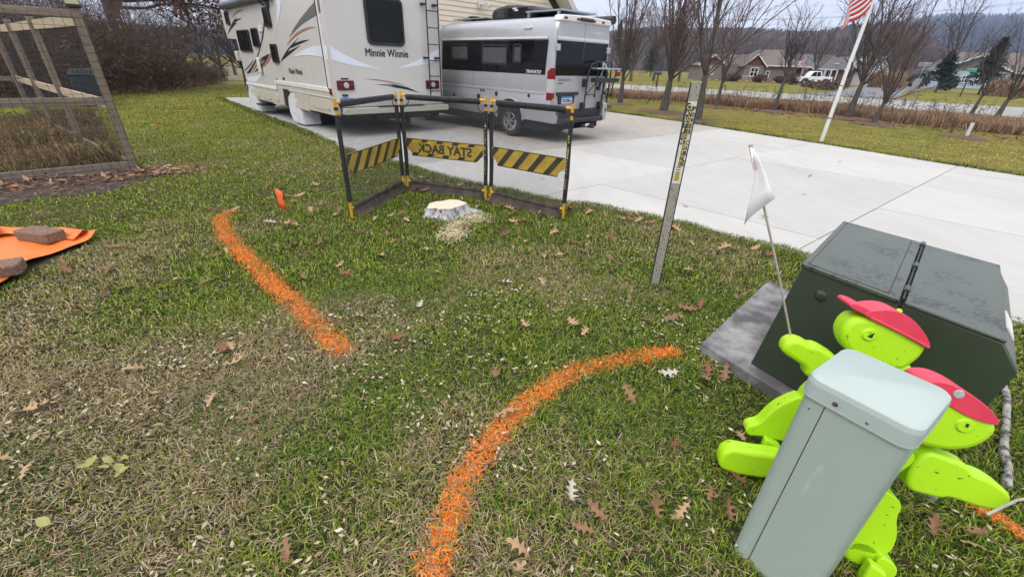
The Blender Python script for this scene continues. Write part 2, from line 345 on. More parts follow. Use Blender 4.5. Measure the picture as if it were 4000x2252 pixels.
# ---- hills
def hill_mat(name, cols, scale):
    m = bpy.data.materials.new(name); m.use_nodes = True; t = m.node_tree; b = t.nodes['Principled BSDF']; b.inputs['Roughness'].default_value = 1.0; b.inputs['Specular IOR Level'].default_value = 0.0
    tc = t.nodes.new('ShaderNodeTexCoord'); mp = t.nodes.new('ShaderNodeMapping'); mp.inputs['Scale'].default_value = (1, 1, 0.45); t.links.new(tc.outputs['Object'], mp.inputs[0])
    n = t.nodes.new('ShaderNodeTexNoise'); n.inputs['Scale'].default_value = scale; n.inputs['Detail'].default_value = 9; n.inputs['Roughness'].default_value = 0.72; t.links.new(mp.outputs[0], n.inputs['Vector'])
    r = t.nodes.new('ShaderNodeValToRGB'); e = r.color_ramp.elements
    while len(e) < len(cols): e.new(0.5)
    for i, (p, c) in enumerate(cols): e[i].position = p; e[i].color = (*c, 1)
    t.links.new(n.outputs['Fac'], r.inputs[0]); t.links.new(r.outputs[0], b.inputs['Base Color']); return m
M_WOOD = hill_mat('bare hillside woods', [(0.34, (0.052, 0.044, 0.044)), (0.5, (0.098, 0.080, 0.078)), (0.66, (0.15, 0.125, 0.112))], 0.035)
M_BLUF = hill_mat('far bluff woods', [(0.34, (0.022, 0.034, 0.032)), (0.5, (0.055, 0.055, 0.052)), (0.68, (0.12, 0.105, 0.09))], 0.02)
M_FIELD = hill_mat('stubble field', [(0.3, (0.30, 0.23, 0.13)), (0.7, (0.38, 0.29, 0.17))], 0.05)
def hill(name, label, crest, d0, d1, mat, tree, step=3.0, rows=26, seed=1, bulge=0.75):
    """crest: list of (bearing px, crest px).  Wooded slope from the foot at d0 to the crest at d1, roughened by tree crowns."""
    r_ = np.random.default_rng(seed); xs = np.arange(crest[0][0], crest[-1][0] + step, step); ys = np.interp(xs, [c[0] for c in crest], [c[1] for c in crest])
    V = []; n = len(xs)
    for k in range(rows + 3):
        t = k / rows
        for x, y in zip(xs, ys):
            dv = toward(x, y); hz = math.hypot(dv[0], dv[1]); h = max(3.0, dv[2] / hz * d1 + EYE)
            if t <= 1: dist = d0 + (d1 - d0) * t; z = h * (t ** bulge)
            else: dist = d1 * (1 + 0.25 * (t - 1) * rows / 3); z = h * (1 - 0.5 * (t - 1) * rows / 3)
            j = (r_.random() - 0.35) * tree * (1 if k > 0 else 0); jd = (r_.random() - 0.5) * (d1 - d0) / rows * 0.7
            dist += jd; V.append((dv[0] / hz * dist, dv[1] / hz * dist, (z - 1 if k else -1) + j))
    F = [(k * n + i, k * n + i + 1, (k + 1) * n + i + 1, (k + 1) * n + i) for k in range(rows + 2) for i in range(n - 1)]
    o = big_mesh(name, V, F, mat); return tag(o, label, 'hill', kind='structure')
hill('hill', 'hazy blue wooded bluff rising at far right', [(2500, 150), (2900, 140), (3250, 128), (3420, 108), (3560, 80), (3640, 66), (3760, 60), (3850, 68), (3930, 64), (4000, 66), (4200, 60), (4500, 70)], 900, 2250, M_BLUF, 20, seed=2)
hill('hill', 'brown wooded hill behind the neighbouring houses', [(1900, 140), (2250, 128), (2380, 126), (2440, 118), (2520, 110), (2600, 108), (2700, 120), (2800, 110), (2920, 112), (3020, 118), (3120, 128), (3220, 122), (3330, 100), (3420, 96), (3470, 90), (3540, 96), (3640, 150), (3700, 190), (3760, 225)], 240, 620, M_WOOD, 5.5, seed=3)
hill('hill', 'low tan stubble field rising behind the right-hand house', [(3560, 262), (3640, 218), (3720, 216), (3800, 222), (3900, 236), (4100, 244), (4500, 260)], 230, 420, M_FIELD, 0.3, seed=4, rows=8, step=8)
hill('hill', 'distant blue ridge behind the bare trees at left', [(-500, 20), (0, 60), (300, 90), (600, 108), (760, 120), (860, 112), (1000, 110), (1300, 118), (1700, 140), (2000, 150)], 800, 2100, M_BLUF, 20, seed=5)

# ---- the air: thin haze between here and the bluffs
hz = MB().box(-2700, 2700, -2700, 2700, -3, 420).build('haze', None); tag(hz, 'thin autumn haze filling the valley air', 'haze', kind='stuff')
mh = bpy.data.materials.new('haze'); mh.use_nodes = True; th_ = mh.node_tree; th_.nodes.clear(); oh = th_.nodes.new('ShaderNodeOutputMaterial'); pv = th_.nodes.new('ShaderNodeVolumePrincipled')
pv.inputs['Color'].default_value = (0.55, 0.69, 1.0, 1); pv.inputs['Density'].default_value = 0.0003; pv.inputs['Anisotropy'].default_value = 0.1; th_.links.new(pv.outputs[0], oh.inputs['Volume']); hz.data.materials.append(mh)
# ================================================================== motorhome (local: x right, y forward, z up, origin rear left corner on the ground)
M_CHAMP = pm('champagne fibreglass', (0.58, 0.55, 0.515), 0.32, col2=(0.545, 0.515, 0.48), scale=1.5, coat=0.3)
M_SKIRT = pm('cream skirt', (0.52, 0.485, 0.41), 0.4, col2=(0.475, 0.44, 0.365), scale=2)
M_TRIM = pm('off white trim', (0.68, 0.66, 0.62), 0.4, scale=4)
M_WHITE = pm('white decal', (0.72, 0.74, 0.82), 0.35, scale=3)
M_BLACKD = pm('black decal', (0.020, 0.021, 0.026), 0.35, scale=6)
M_GREYD = pm('grey decal', (0.13, 0.12, 0.11), 0.4, scale=6)
M_COPPER = pm('copper decal', (0.36, 0.165, 0.10), 0.4, scale=6)
M_GLASS = pm('dark tinted glass', (0.006, 0.0065, 0.008), 0.05, col2=(0.010, 0.011, 0.012), scale=2, spec=0.22)
M_BLK = pm('black plastic', (0.018, 0.018, 0.02), 0.5, col2=(0.03, 0.03, 0.032), scale=10)
M_TYRE = pm('tyre rubber', (0.022, 0.022, 0.022), 0.85, col2=(0.035, 0.034, 0.033), scale=14, bump=0.2)
M_RED = pm('red lamp', (0.20, 0.006, 0.010), 0.25, col2=(0.14, 0.004, 0.007), scale=20, coat=0.15)
M_MAROON = pm('dark red lamp', (0.10, 0.006, 0.014), 0.25, col2=(0.07, 0.004, 0.009), scale=20, coat=0.15)
M_LENS = pm('clear lamp', (0.50, 0.51, 0.50), 0.15, col2=(0.33, 0.34, 0.33), scale=30, coat=0.4)
M_AMBER = pm('amber lamp', (0.55, 0.16, 0.03), 0.25, scale=20)
M_CHROME = pm('bright metal', (0.62, 0.62, 0.63), 0.25, metal=0.9, scale=12)
M_DARK = pm('underside', (0.015, 0.015, 0.015), 0.9, scale=8)
M_COVER = pm('white tyre cover cloth', (0.66, 0.66, 0.68), 0.8, col2=(0.50, 0.50, 0.53), scale=5, bump=0.8, bscale=7)
M_PLATE = pm('number plate', (0.66, 0.68, 0.70), 0.5, scale=30)
M_BLUE = pm('plate blue', (0.05, 0.22, 0.50), 0.5, scale=30)
M_INK = pm('dark ink', (0.03, 0.035, 0.06), 0.5, scale=30)
M_SILVER = pm('silver paint', (0.43, 0.435, 0.455), 0.3, metal=0.35, col2=(0.40, 0.405, 0.425), scale=3, coat=0.6)
M_BLIND = pm('grey blind', (0.085, 0.085, 0.09), 0.3, col2=(0.055, 0.055, 0.06), scale=40, stretch=(0.1, 0.1, 1))

rv = thing('motorhome', 'champagne motorhome with cab-over bunk, awning and white tyre covers', 'motorhome', (-3.86673798, 9.80903993, 0.026), HEAD)
RW = 2.735
body = part('body', M_CHAMP, rv, lambda m: m.extx([(0.0, 0.60), (0.0, 3.05), (0.06, 3.16), (7.1, 3.16), (7.42, 2.84), (7.50, 2.40), (7.42, 1.97), (6.45, 1.94), (6.45, 0.74), (3.6, 0.74), (3.6, 0.90), (0.02, 0.90)], 0.0, RW), bevel=0.03)
part('rear_cap', M_CHAMP, rv, lambda m: m.exty([(0.0, 0.61), (0.0, 3.06), (RW, 3.06), (RW, 0.61)], -0.02, 0.012), bevel=0.02)
part('corner_trim', M_TRIM, rv, lambda m: m.box(-0.012, 0.004, 0.14, 0.25, 0.91, 3.1), bevel=0.004)
part('corner_seam', M_BLK, rv, lambda m: m.box(-0.016, 0.004, 0.27, 0.285, 0.92, 3.1))
part('corner_trim', M_CHAMP, rv, lambda m: m.box(-0.02, 0.01, 0.0, 0.13, 0.62, 3.06), bevel=0.01)
part('cab', M_TRIM, rv, lambda m: m.extx([(6.3, 0.5), (6.3, 1.95), (6.9, 1.95), (7.25, 1.35), (7.75, 1.15), (7.8, 0.5)], 0.33, 2.40), bevel=0.06)
part('wing_mirror', M_TRIM, rv, lambda m: m.box(-0.06, 0.14, 6.68, 6.78, 1.38, 1.64), bevel=0.02)
part('underside', M_DARK, rv, lambda m: m.box(0.10, RW - 0.10, 0.1, 6.9, 0.38, 0.74))
# skirt with wheel opening, lockers
for i, fn in enumerate((lambda m: m.extx([(0.0, 0.44), (0.02, 0.90), (2.69, 0.90), (2.69, 0.78), (2.59, 0.44)], -0.02, 0.09), lambda m: m.extx([(3.26, 0.395), (3.22, 0.76), (3.24, 0.90), (3.55, 0.90), (3.57, 0.735), (6.36, 0.735), (6.27, 0.39)], -0.02, 0.09), lambda m: m.extx([(2.70, 0.80), (2.70, 0.90), (3.22, 0.90), (3.21, 0.80)], -0.015, 0.09))):
    part('skirt', M_SKIRT, rv, fn, bevel=0.012)
part('skirt_rail', M_SKIRT, rv, lambda m: m.box(-0.035, -0.018, 0.04, 2.70, 0.775, 0.81), bevel=0.006)
part('belt_rail', M_TRIM, rv, lambda m: m.extx([(0.22, 0.90), (0.31, 0.99), (3.66, 0.985), (3.66, 0.75), (3.60, 0.75), (3.585, 0.90)], -0.035, 0.02), bevel=0.008)
part('belt_rail', M_TRIM, rv, lambda m: m.box(-0.035, 0.02, 3.66, 6.40, 0.74, 0.81), bevel=0.01)
part('wheel_well', M_DARK, rv, lambda m: m.extx([(2.62, 0.40), (2.70, 0.80), (3.21, 0.80), (3.25, 0.40)], 0.0, 0.5))
for (a, b, c, d) in ((5.28, 6.10, .455, .645), (4.24, 4.80, .455, .64), (3.60, 3.96, .46, .64), (1.45, 2.41, .415, .765), (0.29, 1.24, .52, .742)):
    ld = part('locker_door', M_SKIRT, rv, lambda m: m.extx(rrect(a, b, c, d, 0.03), -0.032, -0.018), bevel=0.005)
    part('latch', M_CHROME, ld, lambda m: m.lathe([(-0.045, 0.018), (-0.03, 0.02)], 10, 'x', (0, a + 0.06, c + 0.04)))
    part('latch', M_CHROME, ld, lambda m: m.lathe([(-0.045, 0.018), (-0.03, 0.02)], 10, 'x', (0, b - 0.06, c + 0.04)))
# side windows: black frame and dark glass
for (a, b, c, d) in ((5.06, 6.16, 1.635, 2.158), (4.29, 4.80, 1.745, 2.176), (3.06, 3.50, 2.166, 2.580), (3.03, 3.45, 1.395, 1.81), (6.70, 7.02, 2.314, 2.645)):
    w_ = part('window', M_BLK, rv, lambda m: ring(m, rrect(a, b, c, d, 0.06), rrect(a + 0.035, b - 0.035, c + 0.03, d - 0.03, 0.045), lambda y, z: (0.01, y, z), lambda y, z: (-0.045, y, z)), smooth=False)
    part('pane', M_GLASS, w_, lambda m: m.extx(rrect(a + 0.03, b - 0.03, c + 0.025, d - 0.025, 0.045), -0.028, 0.005))
def decal_side(name, mat, poly, k=0): return part(name, mat, rv, lambda m: m.extx([(y, z) for y, z in poly], -0.006 - 0.002 * k, 0.003))
decal_side('grey_swoosh', M_GREYD, [(0.29, 2.523), (0.29, 2.30), (0.67, 2.244), (1.12, 2.173), (1.55, 2.075), (2.06, 1.939), (1.66, 2.107), (1.15, 2.28), (0.64, 2.426)])
part('grey_swoosh', M_GREYD, rv, lambda m: m.extx([(0.03, 2.62), (0.03, 2.33), (0.13, 2.32), (0.13, 2.58)], -0.0235, -0.018))
decal_side('copper_swoosh', M_COPPER, [(0.42, 2.098), (0.82, 2.074), (1.26, 2.02), (1.76, 1.925), (2.3, 1.78), (2.02, 1.896), (1.62, 2.005), (1.17, 2.077), (0.77, 2.106)])
decal_side('black_swoosh', M_BLACKD, [(1.47, 1.927), (1.83, 1.816), (1.32, 1.865), (0.88, 1.879), (1.37, 1.815), (2.09, 1.721), (1.95, 1.78), (2.12, 1.726), (2.38, 1.637), (1.89, 1.711), (1.48, 1.769), (2.19, 1.606), (2.98, 1.424), (2.69, 1.556), (2.26, 1.715), (1.85, 1.832)])
decal_side('white_swoosh', M_WHITE, [(0.29, 1.766), (0.29, 1.552), (0.43, 1.565), (1.0, 1.588), (1.53, 1.576), (2.09, 1.531), (1.59, 1.644), (0.99, 1.729), (0.5, 1.766)])
part('white_swoosh', M_WHITE, rv, lambda m: m.extx([(0.02, 1.764), (0.02, 1.525), (0.13, 1.53), (0.13, 1.766)], -0.0235, -0.018))
decal_side('white_stripe', M_WHITE, [(2.30, 2.9), (1.9, 2.9), (2.34, 2.444), (2.93, 2.026), (2.58, 2.351)])
decal_side('copper_swoosh', M_COPPER, [(5.03, 2.605), (5.42, 2.589), (5.87, 2.558), (6.42, 2.478), (6.14, 2.557), (5.7, 2.62), (5.38, 2.627)])
decal_side('black_swoosh', M_BLACKD, [(5.96, 2.493), (6.22, 2.425), (5.83, 2.437), (5.44, 2.428), (5.87, 2.388), (6.33, 2.344), (6.0, 2.341), (6.37, 2.28), (6.8, 2.197), (7.28, 2.082), (6.97, 2.2), (6.54, 2.337)])
decal_side('black_swoosh', M_BLACKD, [(3.57, 2.353), (3.59, 2.242), (3.92, 1.972), (4.41, 1.684), (4.89, 1.437), (5.85, 1.075), (6.21, 1.062), (5.55, 1.25), (4.91, 1.476), (4.38, 1.733), (3.9, 2.065)])
decal_side('grey_swoosh', M_GREYD, [(5.21, 1.432), (5.5, 1.305), (6.3, 1.116), (6.33, 1.143), (5.71, 1.3)])
decal_side('copper_swoosh', M_COPPER, [(4.82, 1.413), (5.01, 1.291), (5.7, 1.066), (5.37, 1.214), (5.08, 1.329)], 1)
decal_side('black_swoosh', M_BLACKD, [(4.47, 1.495), (3.7, 1.591), (3.95, 1.479), (4.46, 1.394), (4.55, 1.392)])
decal_side('black_swoosh', M_BLACKD, [(4.15, 1.438), (4.83, 1.282), (5.41, 1.111), (5.01, 1.171), (4.39, 1.307), (3.96, 1.466)])
decal_side('copper_swoosh', M_COPPER, [(3.54, 1.64), (3.54, 1.545), (4.03, 1.366), (4.93, 1.154), (4.26, 1.36), (3.79, 1.518)], 1)
decal_side('white_stripe', M_WHITE, [(6.36, 0.95), (6.2, 0.84), (5.4, 0.86), (4.6, 1.12), (5.2, 1.02)])
text('lettering', 'Minnie Winnie', 0.86, 0.115, frame_m((-0.006, 2.49, 1.185), (0, -1, 0), (0, 0, 1)), M_GREYD, rv, bold=0.03)
part('wall_vent', M_TRIM, rv, lambda m: m.box(-0.03, 0.01, 3.84, 4.12, 2.08, 2.22), bevel=0.01)
part('grab_handle', M_TRIM, rv, lambda m: m.box(-0.07, -0.02, 4.55, 4.75, 1.12, 1.50), bevel=0.02)
part('side_lamp', M_AMBER, rv, lambda m: m.box(-0.03, 0.01, 3.46, 3.56, 0.995, 1.035), bevel=0.01)
part('side_lamp', M_RED, rv, lambda m: m.box(-0.05, 0.0, 0.07, 0.16, 0.86, 0.98), bevel=0.012)
part('water_inlet', M_BLK, rv, lambda m: m.box(-0.03, 0.01, 2.93, 3.0, 1.015, 1.08), bevel=0.01)
# awning
aw = part('awning', pm('awning vinyl', (0.095, 0.10, 0.125), 0.5, col2=(0.16, 0.165, 0.19), scale=1.2), rv, lambda m: m.tube([(-0.09, 6.9, 2.78), (-0.09, 2.6, 2.79)], 0.085, 14), smooth=True)
part('awning_rail', M_TRIM, aw, lambda m: m.box(-0.02, 0.02, 2.6, 7.0, 2.86, 2.91))
part('awning_arm', M_BLK, aw, lambda m: m.tube([(-0.03, 6.86, 2.85), (-0.09, 6.86, 2.72), (-0.03, 6.7, 2.62)], 0.025, 6))
part('awning_arm', M_BLK, aw, lambda m: m.tube([(-0.03, 3.52, 2.85), (-0.10, 3.48, 2.72), (-0.02, 3.36, 2.62)], 0.025, 6))
part('awning_post', M_BLK, rv, lambda m: m.box(-0.03, 0.01, 3.0, 3.22, 2.56, 2.9), bevel=0.01)
# rear face
rw = part('window', M_BLK, rv, lambda m: ring(m, rrect(.862, 1.752, 1.815, 2.70, 0.11), rrect(.905, 1.71, 1.875, 2.655, 0.08), lambda x, z: (x, 0.0, z), lambda x, z: (x, -0.055, z)))
part('pane', M_GLASS, rw, lambda m: m.exty(rrect(.9, 1.715, 1.87, 2.66, 0.08), -0.042, -0.015))
text('lettering', 'Minnie Winnie', 1.03, 0.145, frame_m((.79, -0.0225, 1.605), (1, 0, 0), (0, 0, 1)), M_BLACKD, rv, bold=0.035)
for nm, mt, pl_, k in (('white_swoosh', M_WHITE, [(0.037, 1.764), (0.037, 1.524), (0.415, 1.431), (0.768, 1.389), (1.131, 1.368), (0.866, 1.425), (0.603, 1.5), (0.356, 1.605), (0.179, 1.69)], 0), ('white_swoosh', M_WHITE, [(1.529, 1.375), (1.864, 1.486), (2.14, 1.584), (2.367, 1.683), (2.635, 1.807), (2.70, 1.84), (2.70, 1.59), (2.637, 1.575), (2.269, 1.483), (1.911, 1.425)], 0), ('copper_swoosh', M_COPPER, [(0.722, 1.169), (0.973, 1.161), (1.262, 1.124), (1.535, 1.071), (1.777, 0.988), (1.508, 1.06), (1.26, 1.105), (0.971, 1.142)], 1),
                       ('black_swoosh', M_BLACKD, [(0.923, 1.055), (1.154, 1.057), (1.403, 1.04), (1.232, 1.087), (1.531, 1.033), (1.763, 0.984), (2.067, 0.867), (1.732, 0.942), (1.273, 1.011), (1.451, 1.009), (1.152, 1.037)], 0)):
    part(nm, mt, rv, lambda m: m.exty(pl_, -0.0235 - 0.002 * k, -0.018))
part('badge', M_INK, rv, lambda m: m.box(.17, .275, -0.0235, -0.018, 1.152, 1.184)); part('badge', M_RED, rv, lambda m: m.box(.276, .335, -0.0235, -0.018, 1.152, 1.184))
for x0 in (.067, 2.25):
    tl_ = part('tail_lamp', M_MAROON, rv, lambda m: m.exty(rrect(x0, x0 + .37, .95, 1.138, .02), -0.055, -0.01), bevel=0.012)
    part('reversing_lens', M_LENS, tl_, lambda m: m.lathe([(-0.07, 0.035), (-0.066, 0.055), (-0.05, 0.06)], 18, 'y', (x0 + .19, 0, 1.045)), smooth=True)
    for dx in (.07, .31): part('bulb_lens', M_MAROON, tl_, lambda m: m.lathe([(-0.062, 0.03), (-0.052, 0.05)], 14, 'y', (x0 + dx, 0, 1.045)), smooth=True)
lad = part('ladder', M_BLK, rv, lambda m: m.tube([(2.31, -0.03, 3.2), (2.31, -0.12, 3.05), (2.31, -0.12, 0.8), (2.31, -0.02, 0.74)], 0.016, 8), smooth=True)
part('ladder_rail', M_BLK, lad, lambda m: m.tube([(2.62, -0.03, 3.2), (2.62, -0.12, 3.05), (2.62, -0.12, 0.8), (2.62, -0.02, 0.74)], 0.016, 8), smooth=True)
for z in (2.88, 2.55, 2.224, 1.891, 1.56, 1.23, .905): part('rung', M_BLK, lad, lambda m: m.tube([(2.30, -0.125, z), (2.63, -0.125, z)], 0.012, 6))
for z in (2.665, 1.614):
    for x in (2.25, 2.56): part('bracket', M_BLK, lad, lambda m: m.box(x - 0.035, x + 0.05, -0.13, -0.01, z - 0.022, z + 0.022))
part('bumper', M_SKIRT, rv, lambda m: m.box(0.10, 2.80, -0.16, 0.02, 0.475, 0.60), bevel=0.015)
part('bumper_gap', M_DARK, rv, lambda m: m.box(0.9, 2.1, -0.165, -0.02, 0.603, 0.609))
npl = part('number_plate', M_PLATE, rv, lambda m: m.box(.085, .385, -0.04, -0.018, .65, .80)); part('plate_band', M_BLUE, npl, lambda m: m.box(.085, .385, -0.043, -0.036, .765, .80)); part('plate_band', M_BLUE, npl, lambda m: m.box(.085, .385, -0.043, -0.036, .65, .672))
text('lettering', 'HU', 0.12, 0.06, frame_m((.105, -0.0425, .69), (1, 0, 0), (0, 0, 1)), M_INK, npl)
part('plate_lamp', M_BLK, rv, lambda m: m.box(.15, .27, -0.06, -0.01, .83, .87), bevel=0.01)
part('tow_hitch', M_DARK, rv, lambda m: m.box(0.9, 2.2, -0.02, 0.3, 0.33, 0.47)); part('tow_hitch', M_DARK, rv, lambda m: m.extx([(-0.05, 0.45), (-0.05, 0.2), (0.05, 0.2), (0.12, 0.45)], 1.66, 1.74))
def wheel(parent, c, r, w_, rim=None, n=28):
    """tyre with its outer face towards -x"""
    ty = part('tyre', M_TYRE, parent, lambda m: m.lathe([(0.0, r * .62), (-0.005, r * .9), (0.03, r), (w_ - 0.03, r), (w_, r * .9)], n, 'x', c), smooth=True)
    return ty
for y, x in ((2.58, 0.12), (2.58, 2.3), (6.05, 0.12), (6.05, 2.3)): wheel(rv, (x, y, 0.375), 0.375, 0.28)
def tyre_cover(y, r):
    m = MB(); prof = []
    for i in range(15):
        a = math.pi * i / 14; prof.append((y + r * math.cos(a), 0.40 + (r - 0.04) * math.sin(a)))
    prof += [(y - r, 0.25), (y - r - 0.06, 0.03), (y + r * .7, 0.03), (y + r, 0.25)]
    rr_ = random.Random(int(y * 10)); a_ = []; b_ = []; c_ = []
    for (yy, zz) in prof:
        a_.append((-0.03 + rr_.uniform(-.012, .012), yy * .93 + y * .07, zz * .95 + .02)); b_.append((0.04 + rr_.uniform(-.01, .01), yy + rr_.uniform(-.012, .012), zz)); c_.append((0.42, yy, zz))
    m.loop(a_, b_, cap=False); k = len(m.v); m.loop(b_, c_, cap=False); m.f.append(tuple(range(len(prof)))); return m
for y in (2.55, 6.05):
    o = tyre_cover(y, 0.40).build('tyre_cover', M_COVER, rv, smooth=True, bevel=0.03)
part('entry_step', M_DARK, rv, lambda m: m.box(-0.1, 0.3, 5.05, 5.55, 0.25, 0.28))
# ================================================================== camper van (same local axes, origin at its rear left corner)
van = thing('camper_van', 'silver high-roof camper van with dark glass and folded bike rack', 'camper van', (0.78733977, 9.85601942, 0.026), HEAD)
VW = 1.89; VC = VW / 2
def vsec(k=1.0, top=1.0):
    L_ = [(VC * .93, .42), (VC * .985, .50), (VC, .60), (VC, .98), (VC * .988, 1.02), (VC * .99, 1.06), (VC, 1.10), (VC * .998, 1.36), (VC * .985, 2.03), (VC * .965, 2.20), (VC * .92, 2.33), (VC * .84, 2.41), (VC * .6, 2.45), (0, 2.465)]
    L_ = [(x * k, .42 + (z - .42) * top) for x, z in L_]
    return [(VC + x, z) for x, z in L_] + [(VC - x, z) for x, z in reversed(L_[:-1])]
vb = MB(); prev = None
for y, k, t in ((0.13, .975, .985), (0.17, .992, .995), (0.24, 1, 1), (1.5, 1, 1), (2.9, 1, 1), (3.9, 1, 1), (4.15, .995, .985), (4.4, .98, .93), (4.9, .965, .62), (5.2, .95, .48), (5.75, .90, .42), (5.9, .84, .36)):
    ring_ = [(x, y, z) for x, z in vsec(k, t)]; n = len(ring_); q = len(vb.v); vb.v += ring_
    if prev is not None:
        for i in range(n): vb.f.append((prev + i, prev + (i + 1) % n, q + (i + 1) % n, q + i))
    else: vb.f.append(tuple(range(q, q + n)))
    prev = q
vb.f.append(tuple(range(prev + n - 1, prev - 1, -1)))
vbody = vb.build('body', M_SILVER, van, smooth=True)
part('underside', M_DARK, van, lambda m: m.box(0.08, VW - .08, 0.2, 5.6, 0.25, 0.43))
# glass band, inner windows, seams
part('side_glass', M_GLASS, van, lambda m: m.extx([(0.345, 1.364), (0.312, 2.004), (4.02, 2.008), (4.08, 1.364)], -0.002, 0.03))
part('pinstripe', M_TRIM, van, lambda m: m.box(-0.002, 0.03, 0.33, 4.02, 2.03, 2.075))
for (a, b, c, d) in ((2.95, 3.65, 1.59, 1.95), (1.53, 2.44, 1.52, 1.93), (1.07, 1.35, 1.567, 1.94)):
    wn = part('window', M_BLK, van, lambda m: ring(m, rrect(a, b, c, d, .06), rrect(a + .035, b - .035, c + .03, d - .03, .045), lambda y, z: (0.01, y, z), lambda y, z: (-0.012, y, z)))
    part('blind', M_BLIND, wn, lambda m: m.extx(rrect(a + .05, b - .05, c + .04, d - .06, .03), -0.005, 0.01))
text('lettering', 'TRAVATO', .44, .062, frame_m((-0.004, .905, 1.385), (0, -1, 0), (0, 0, 1)), M_TRIM, van, shear=0.25, bold=0.03)
part('marker_lamp', M_TRIM, van, lambda m: m.extx(rrect(.82, 1.09, 2.22, 2.265, .02), 0.005, 0.08))
part('panel_seam', M_BLK, van, lambda m: m.box(-0.0015, 0.01, 0.30, 4.1, 2.018, 2.023))
part('panel_seam', M_BLK, van, lambda m: m.box(-0.0015, 0.01, 2.77, 2.774, .5, 1.36))
part('rub_strip', M_SILVER, van, lambda m: m.box(-0.012, 0.01, 0.35, 4.6, 0.985, 1.03), bevel=0.005)
for y, z, r in ((.80, .936, .04), (1.89, .907, .055), (2.36, .95, .032), (2.46, .95, .032), (3.58, .78, .035)): part('filler_cap', M_BLK, van, lambda m: m.lathe([(-0.012, r * .85), (-0.002, r), (0.02, r)], 14, 'x', (0, y, z)))
part('power_inlet', M_BLK, van, lambda m: m.box(-0.012, 0.01, 2.50, 2.62, .76, .86), bevel=0.006)
# wheels, arches
M_RIM = pm('alloy rim', (0.55, 0.56, 0.58), 0.22, metal=0.85, scale=20)
def van_wheel(y, x, side):
    c = (x, y, .345); ty = part('tyre', M_TYRE, van, lambda m: m.lathe([(side * .0, .20), (side * .01, .30), (-side * .04, .345), (-side * .2, .345), (-side * .22, .28)], 32, 'x', c), smooth=True)
    if side < 0:
        part('rim', M_RIM, ty, lambda m: m.lathe([(-.012, .175), (-.02, .20), (-.006, .222), (0.01, .225)], 32, 'x', c), smooth=True)
        part('rim_dish', M_BLK, ty, lambda m: m.lathe([(-0.013, .17), (0.02, .19)], 24, 'x', c))
        for q in range(10):
            a = 2 * math.pi * (q // 2) / 5 + (0.2 if q % 2 else -0.2) + .3; ca, sa = math.cos(a), math.sin(a)
            part('spoke', M_RIM, ty, lambda m: m.loop([(-.03, y + ca * .03 - sa * .022, .345 + sa * .03 + ca * .022), (-.03, y + ca * .03 + sa * .022, .345 + sa * .03 - ca * .022), (-.03, y + ca * .2 + sa * .014, .345 + sa * .2 - ca * .014), (-.03, y + ca * .2 - sa * .014, .345 + sa * .2 + ca * .014)],
                 [(-.01, y + ca * .03 - sa * .022, .345 + sa * .03 + ca * .022), (-.01, y + ca * .03 + sa * .022, .345 + sa * .03 - ca * .022), (-.01, y + ca * .2 + sa * .014, .345 + sa * .2 - ca * .014), (-.01, y + ca * .2 - sa * .014, .345 + sa * .2 + ca * .014)]))
        part('hub_cap', M_RIM, ty, lambda m: m.lathe([(-.038, .03), (-.03, .05), (0, .05)], 16, 'x', c))
for y in (1.408, 4.95):
    van_wheel(y, 0.012, -1); van_wheel(y, VW - 0.012, 1)
    arch = [(y + .43 * math.cos(t), .40 + .43 * math.sin(t)) for t in np.linspace(-0.02, math.pi + 0.02, 19)]
    part('wheel_well', M_DARK, van, lambda m: m.extx(arch, -0.006, 0.06))
    o_ = [(y + .47 * math.cos(t), .40 + .47 * math.sin(t)) for t in np.linspace(0, math.pi, 17)]; i_ = [(y + .43 * math.cos(t), .40 + .43 * math.sin(t)) for t in np.linspace(0, math.pi, 17)]
    part('wheel_arch', M_SILVER, van, lambda m: m.extx(o_ + i_[::-1], -0.022, 0.02), bevel=0.006)
# rear: doors, lamps, bumper
part('rear_door', M_SILVER, van, lambda m: m.exty([(.07, .68), (.94, .68), (.925, 2.36), (.10, 2.36)], .115, .16), bevel=0.012)
part('rear_door', M_SILVER, van, lambda m: m.exty([(.952, .68), (1.82, .68), (1.79, 2.36), (.945, 2.36)], .115, .16), bevel=0.012)
part('rear_glass', M_GLASS, van, lambda m: m.exty([(.075, 1.36), (.938, 1.36), (.93, 2.005), (.085, 2.005)], .108, .13))
part('rear_glass', M_GLASS, van, lambda m: m.exty([(.954, 1.36), (1.812, 1.36), (1.80, 2.005), (.95, 2.005)], .108, .13))
part('pinstripe', M_TRIM, van, lambda m: m.box(.09, .93, .110, .13, 2.03, 2.08)); part('pinstripe', M_TRIM, van, lambda m: m.box(.952, 1.80, .110, .13, 2.03, 2.08))
part('door_cladding', M_BLK, van, lambda m: m.box(.08, .942, .09, .15, .50, .685), bevel=0.008); part('door_cladding', M_BLK, van, lambda m: m.box(.952, 1.74, .09, .15, .50, .685), bevel=0.008)
bmp = part('bumper', M_BLK, van, lambda m: m.box(.10, 1.74, -0.03, .16, .40, .515), bevel=0.03); part('bumper_corner', M_SILVER, van, lambda m: m.box(-.01, .12, 0.0, .36, .42, .76), bevel=0.03); part('bumper_corner', M_SILVER, van, lambda m: m.box(1.74, 1.90, 0.0, .36, .42, .80), bevel=0.03)
part('reflector', M_RED, van, lambda m: m.box(.04, .08, -0.006, .02, .60, .68)); part('reflector', M_RED, van, lambda m: m.box(1.80, 1.84, -0.006, .02, .60, .68))
part('wheel_shell', M_SILVER, van, lambda m: m.box(-.012, .05, .30, .95, .43, .80), bevel=0.02)
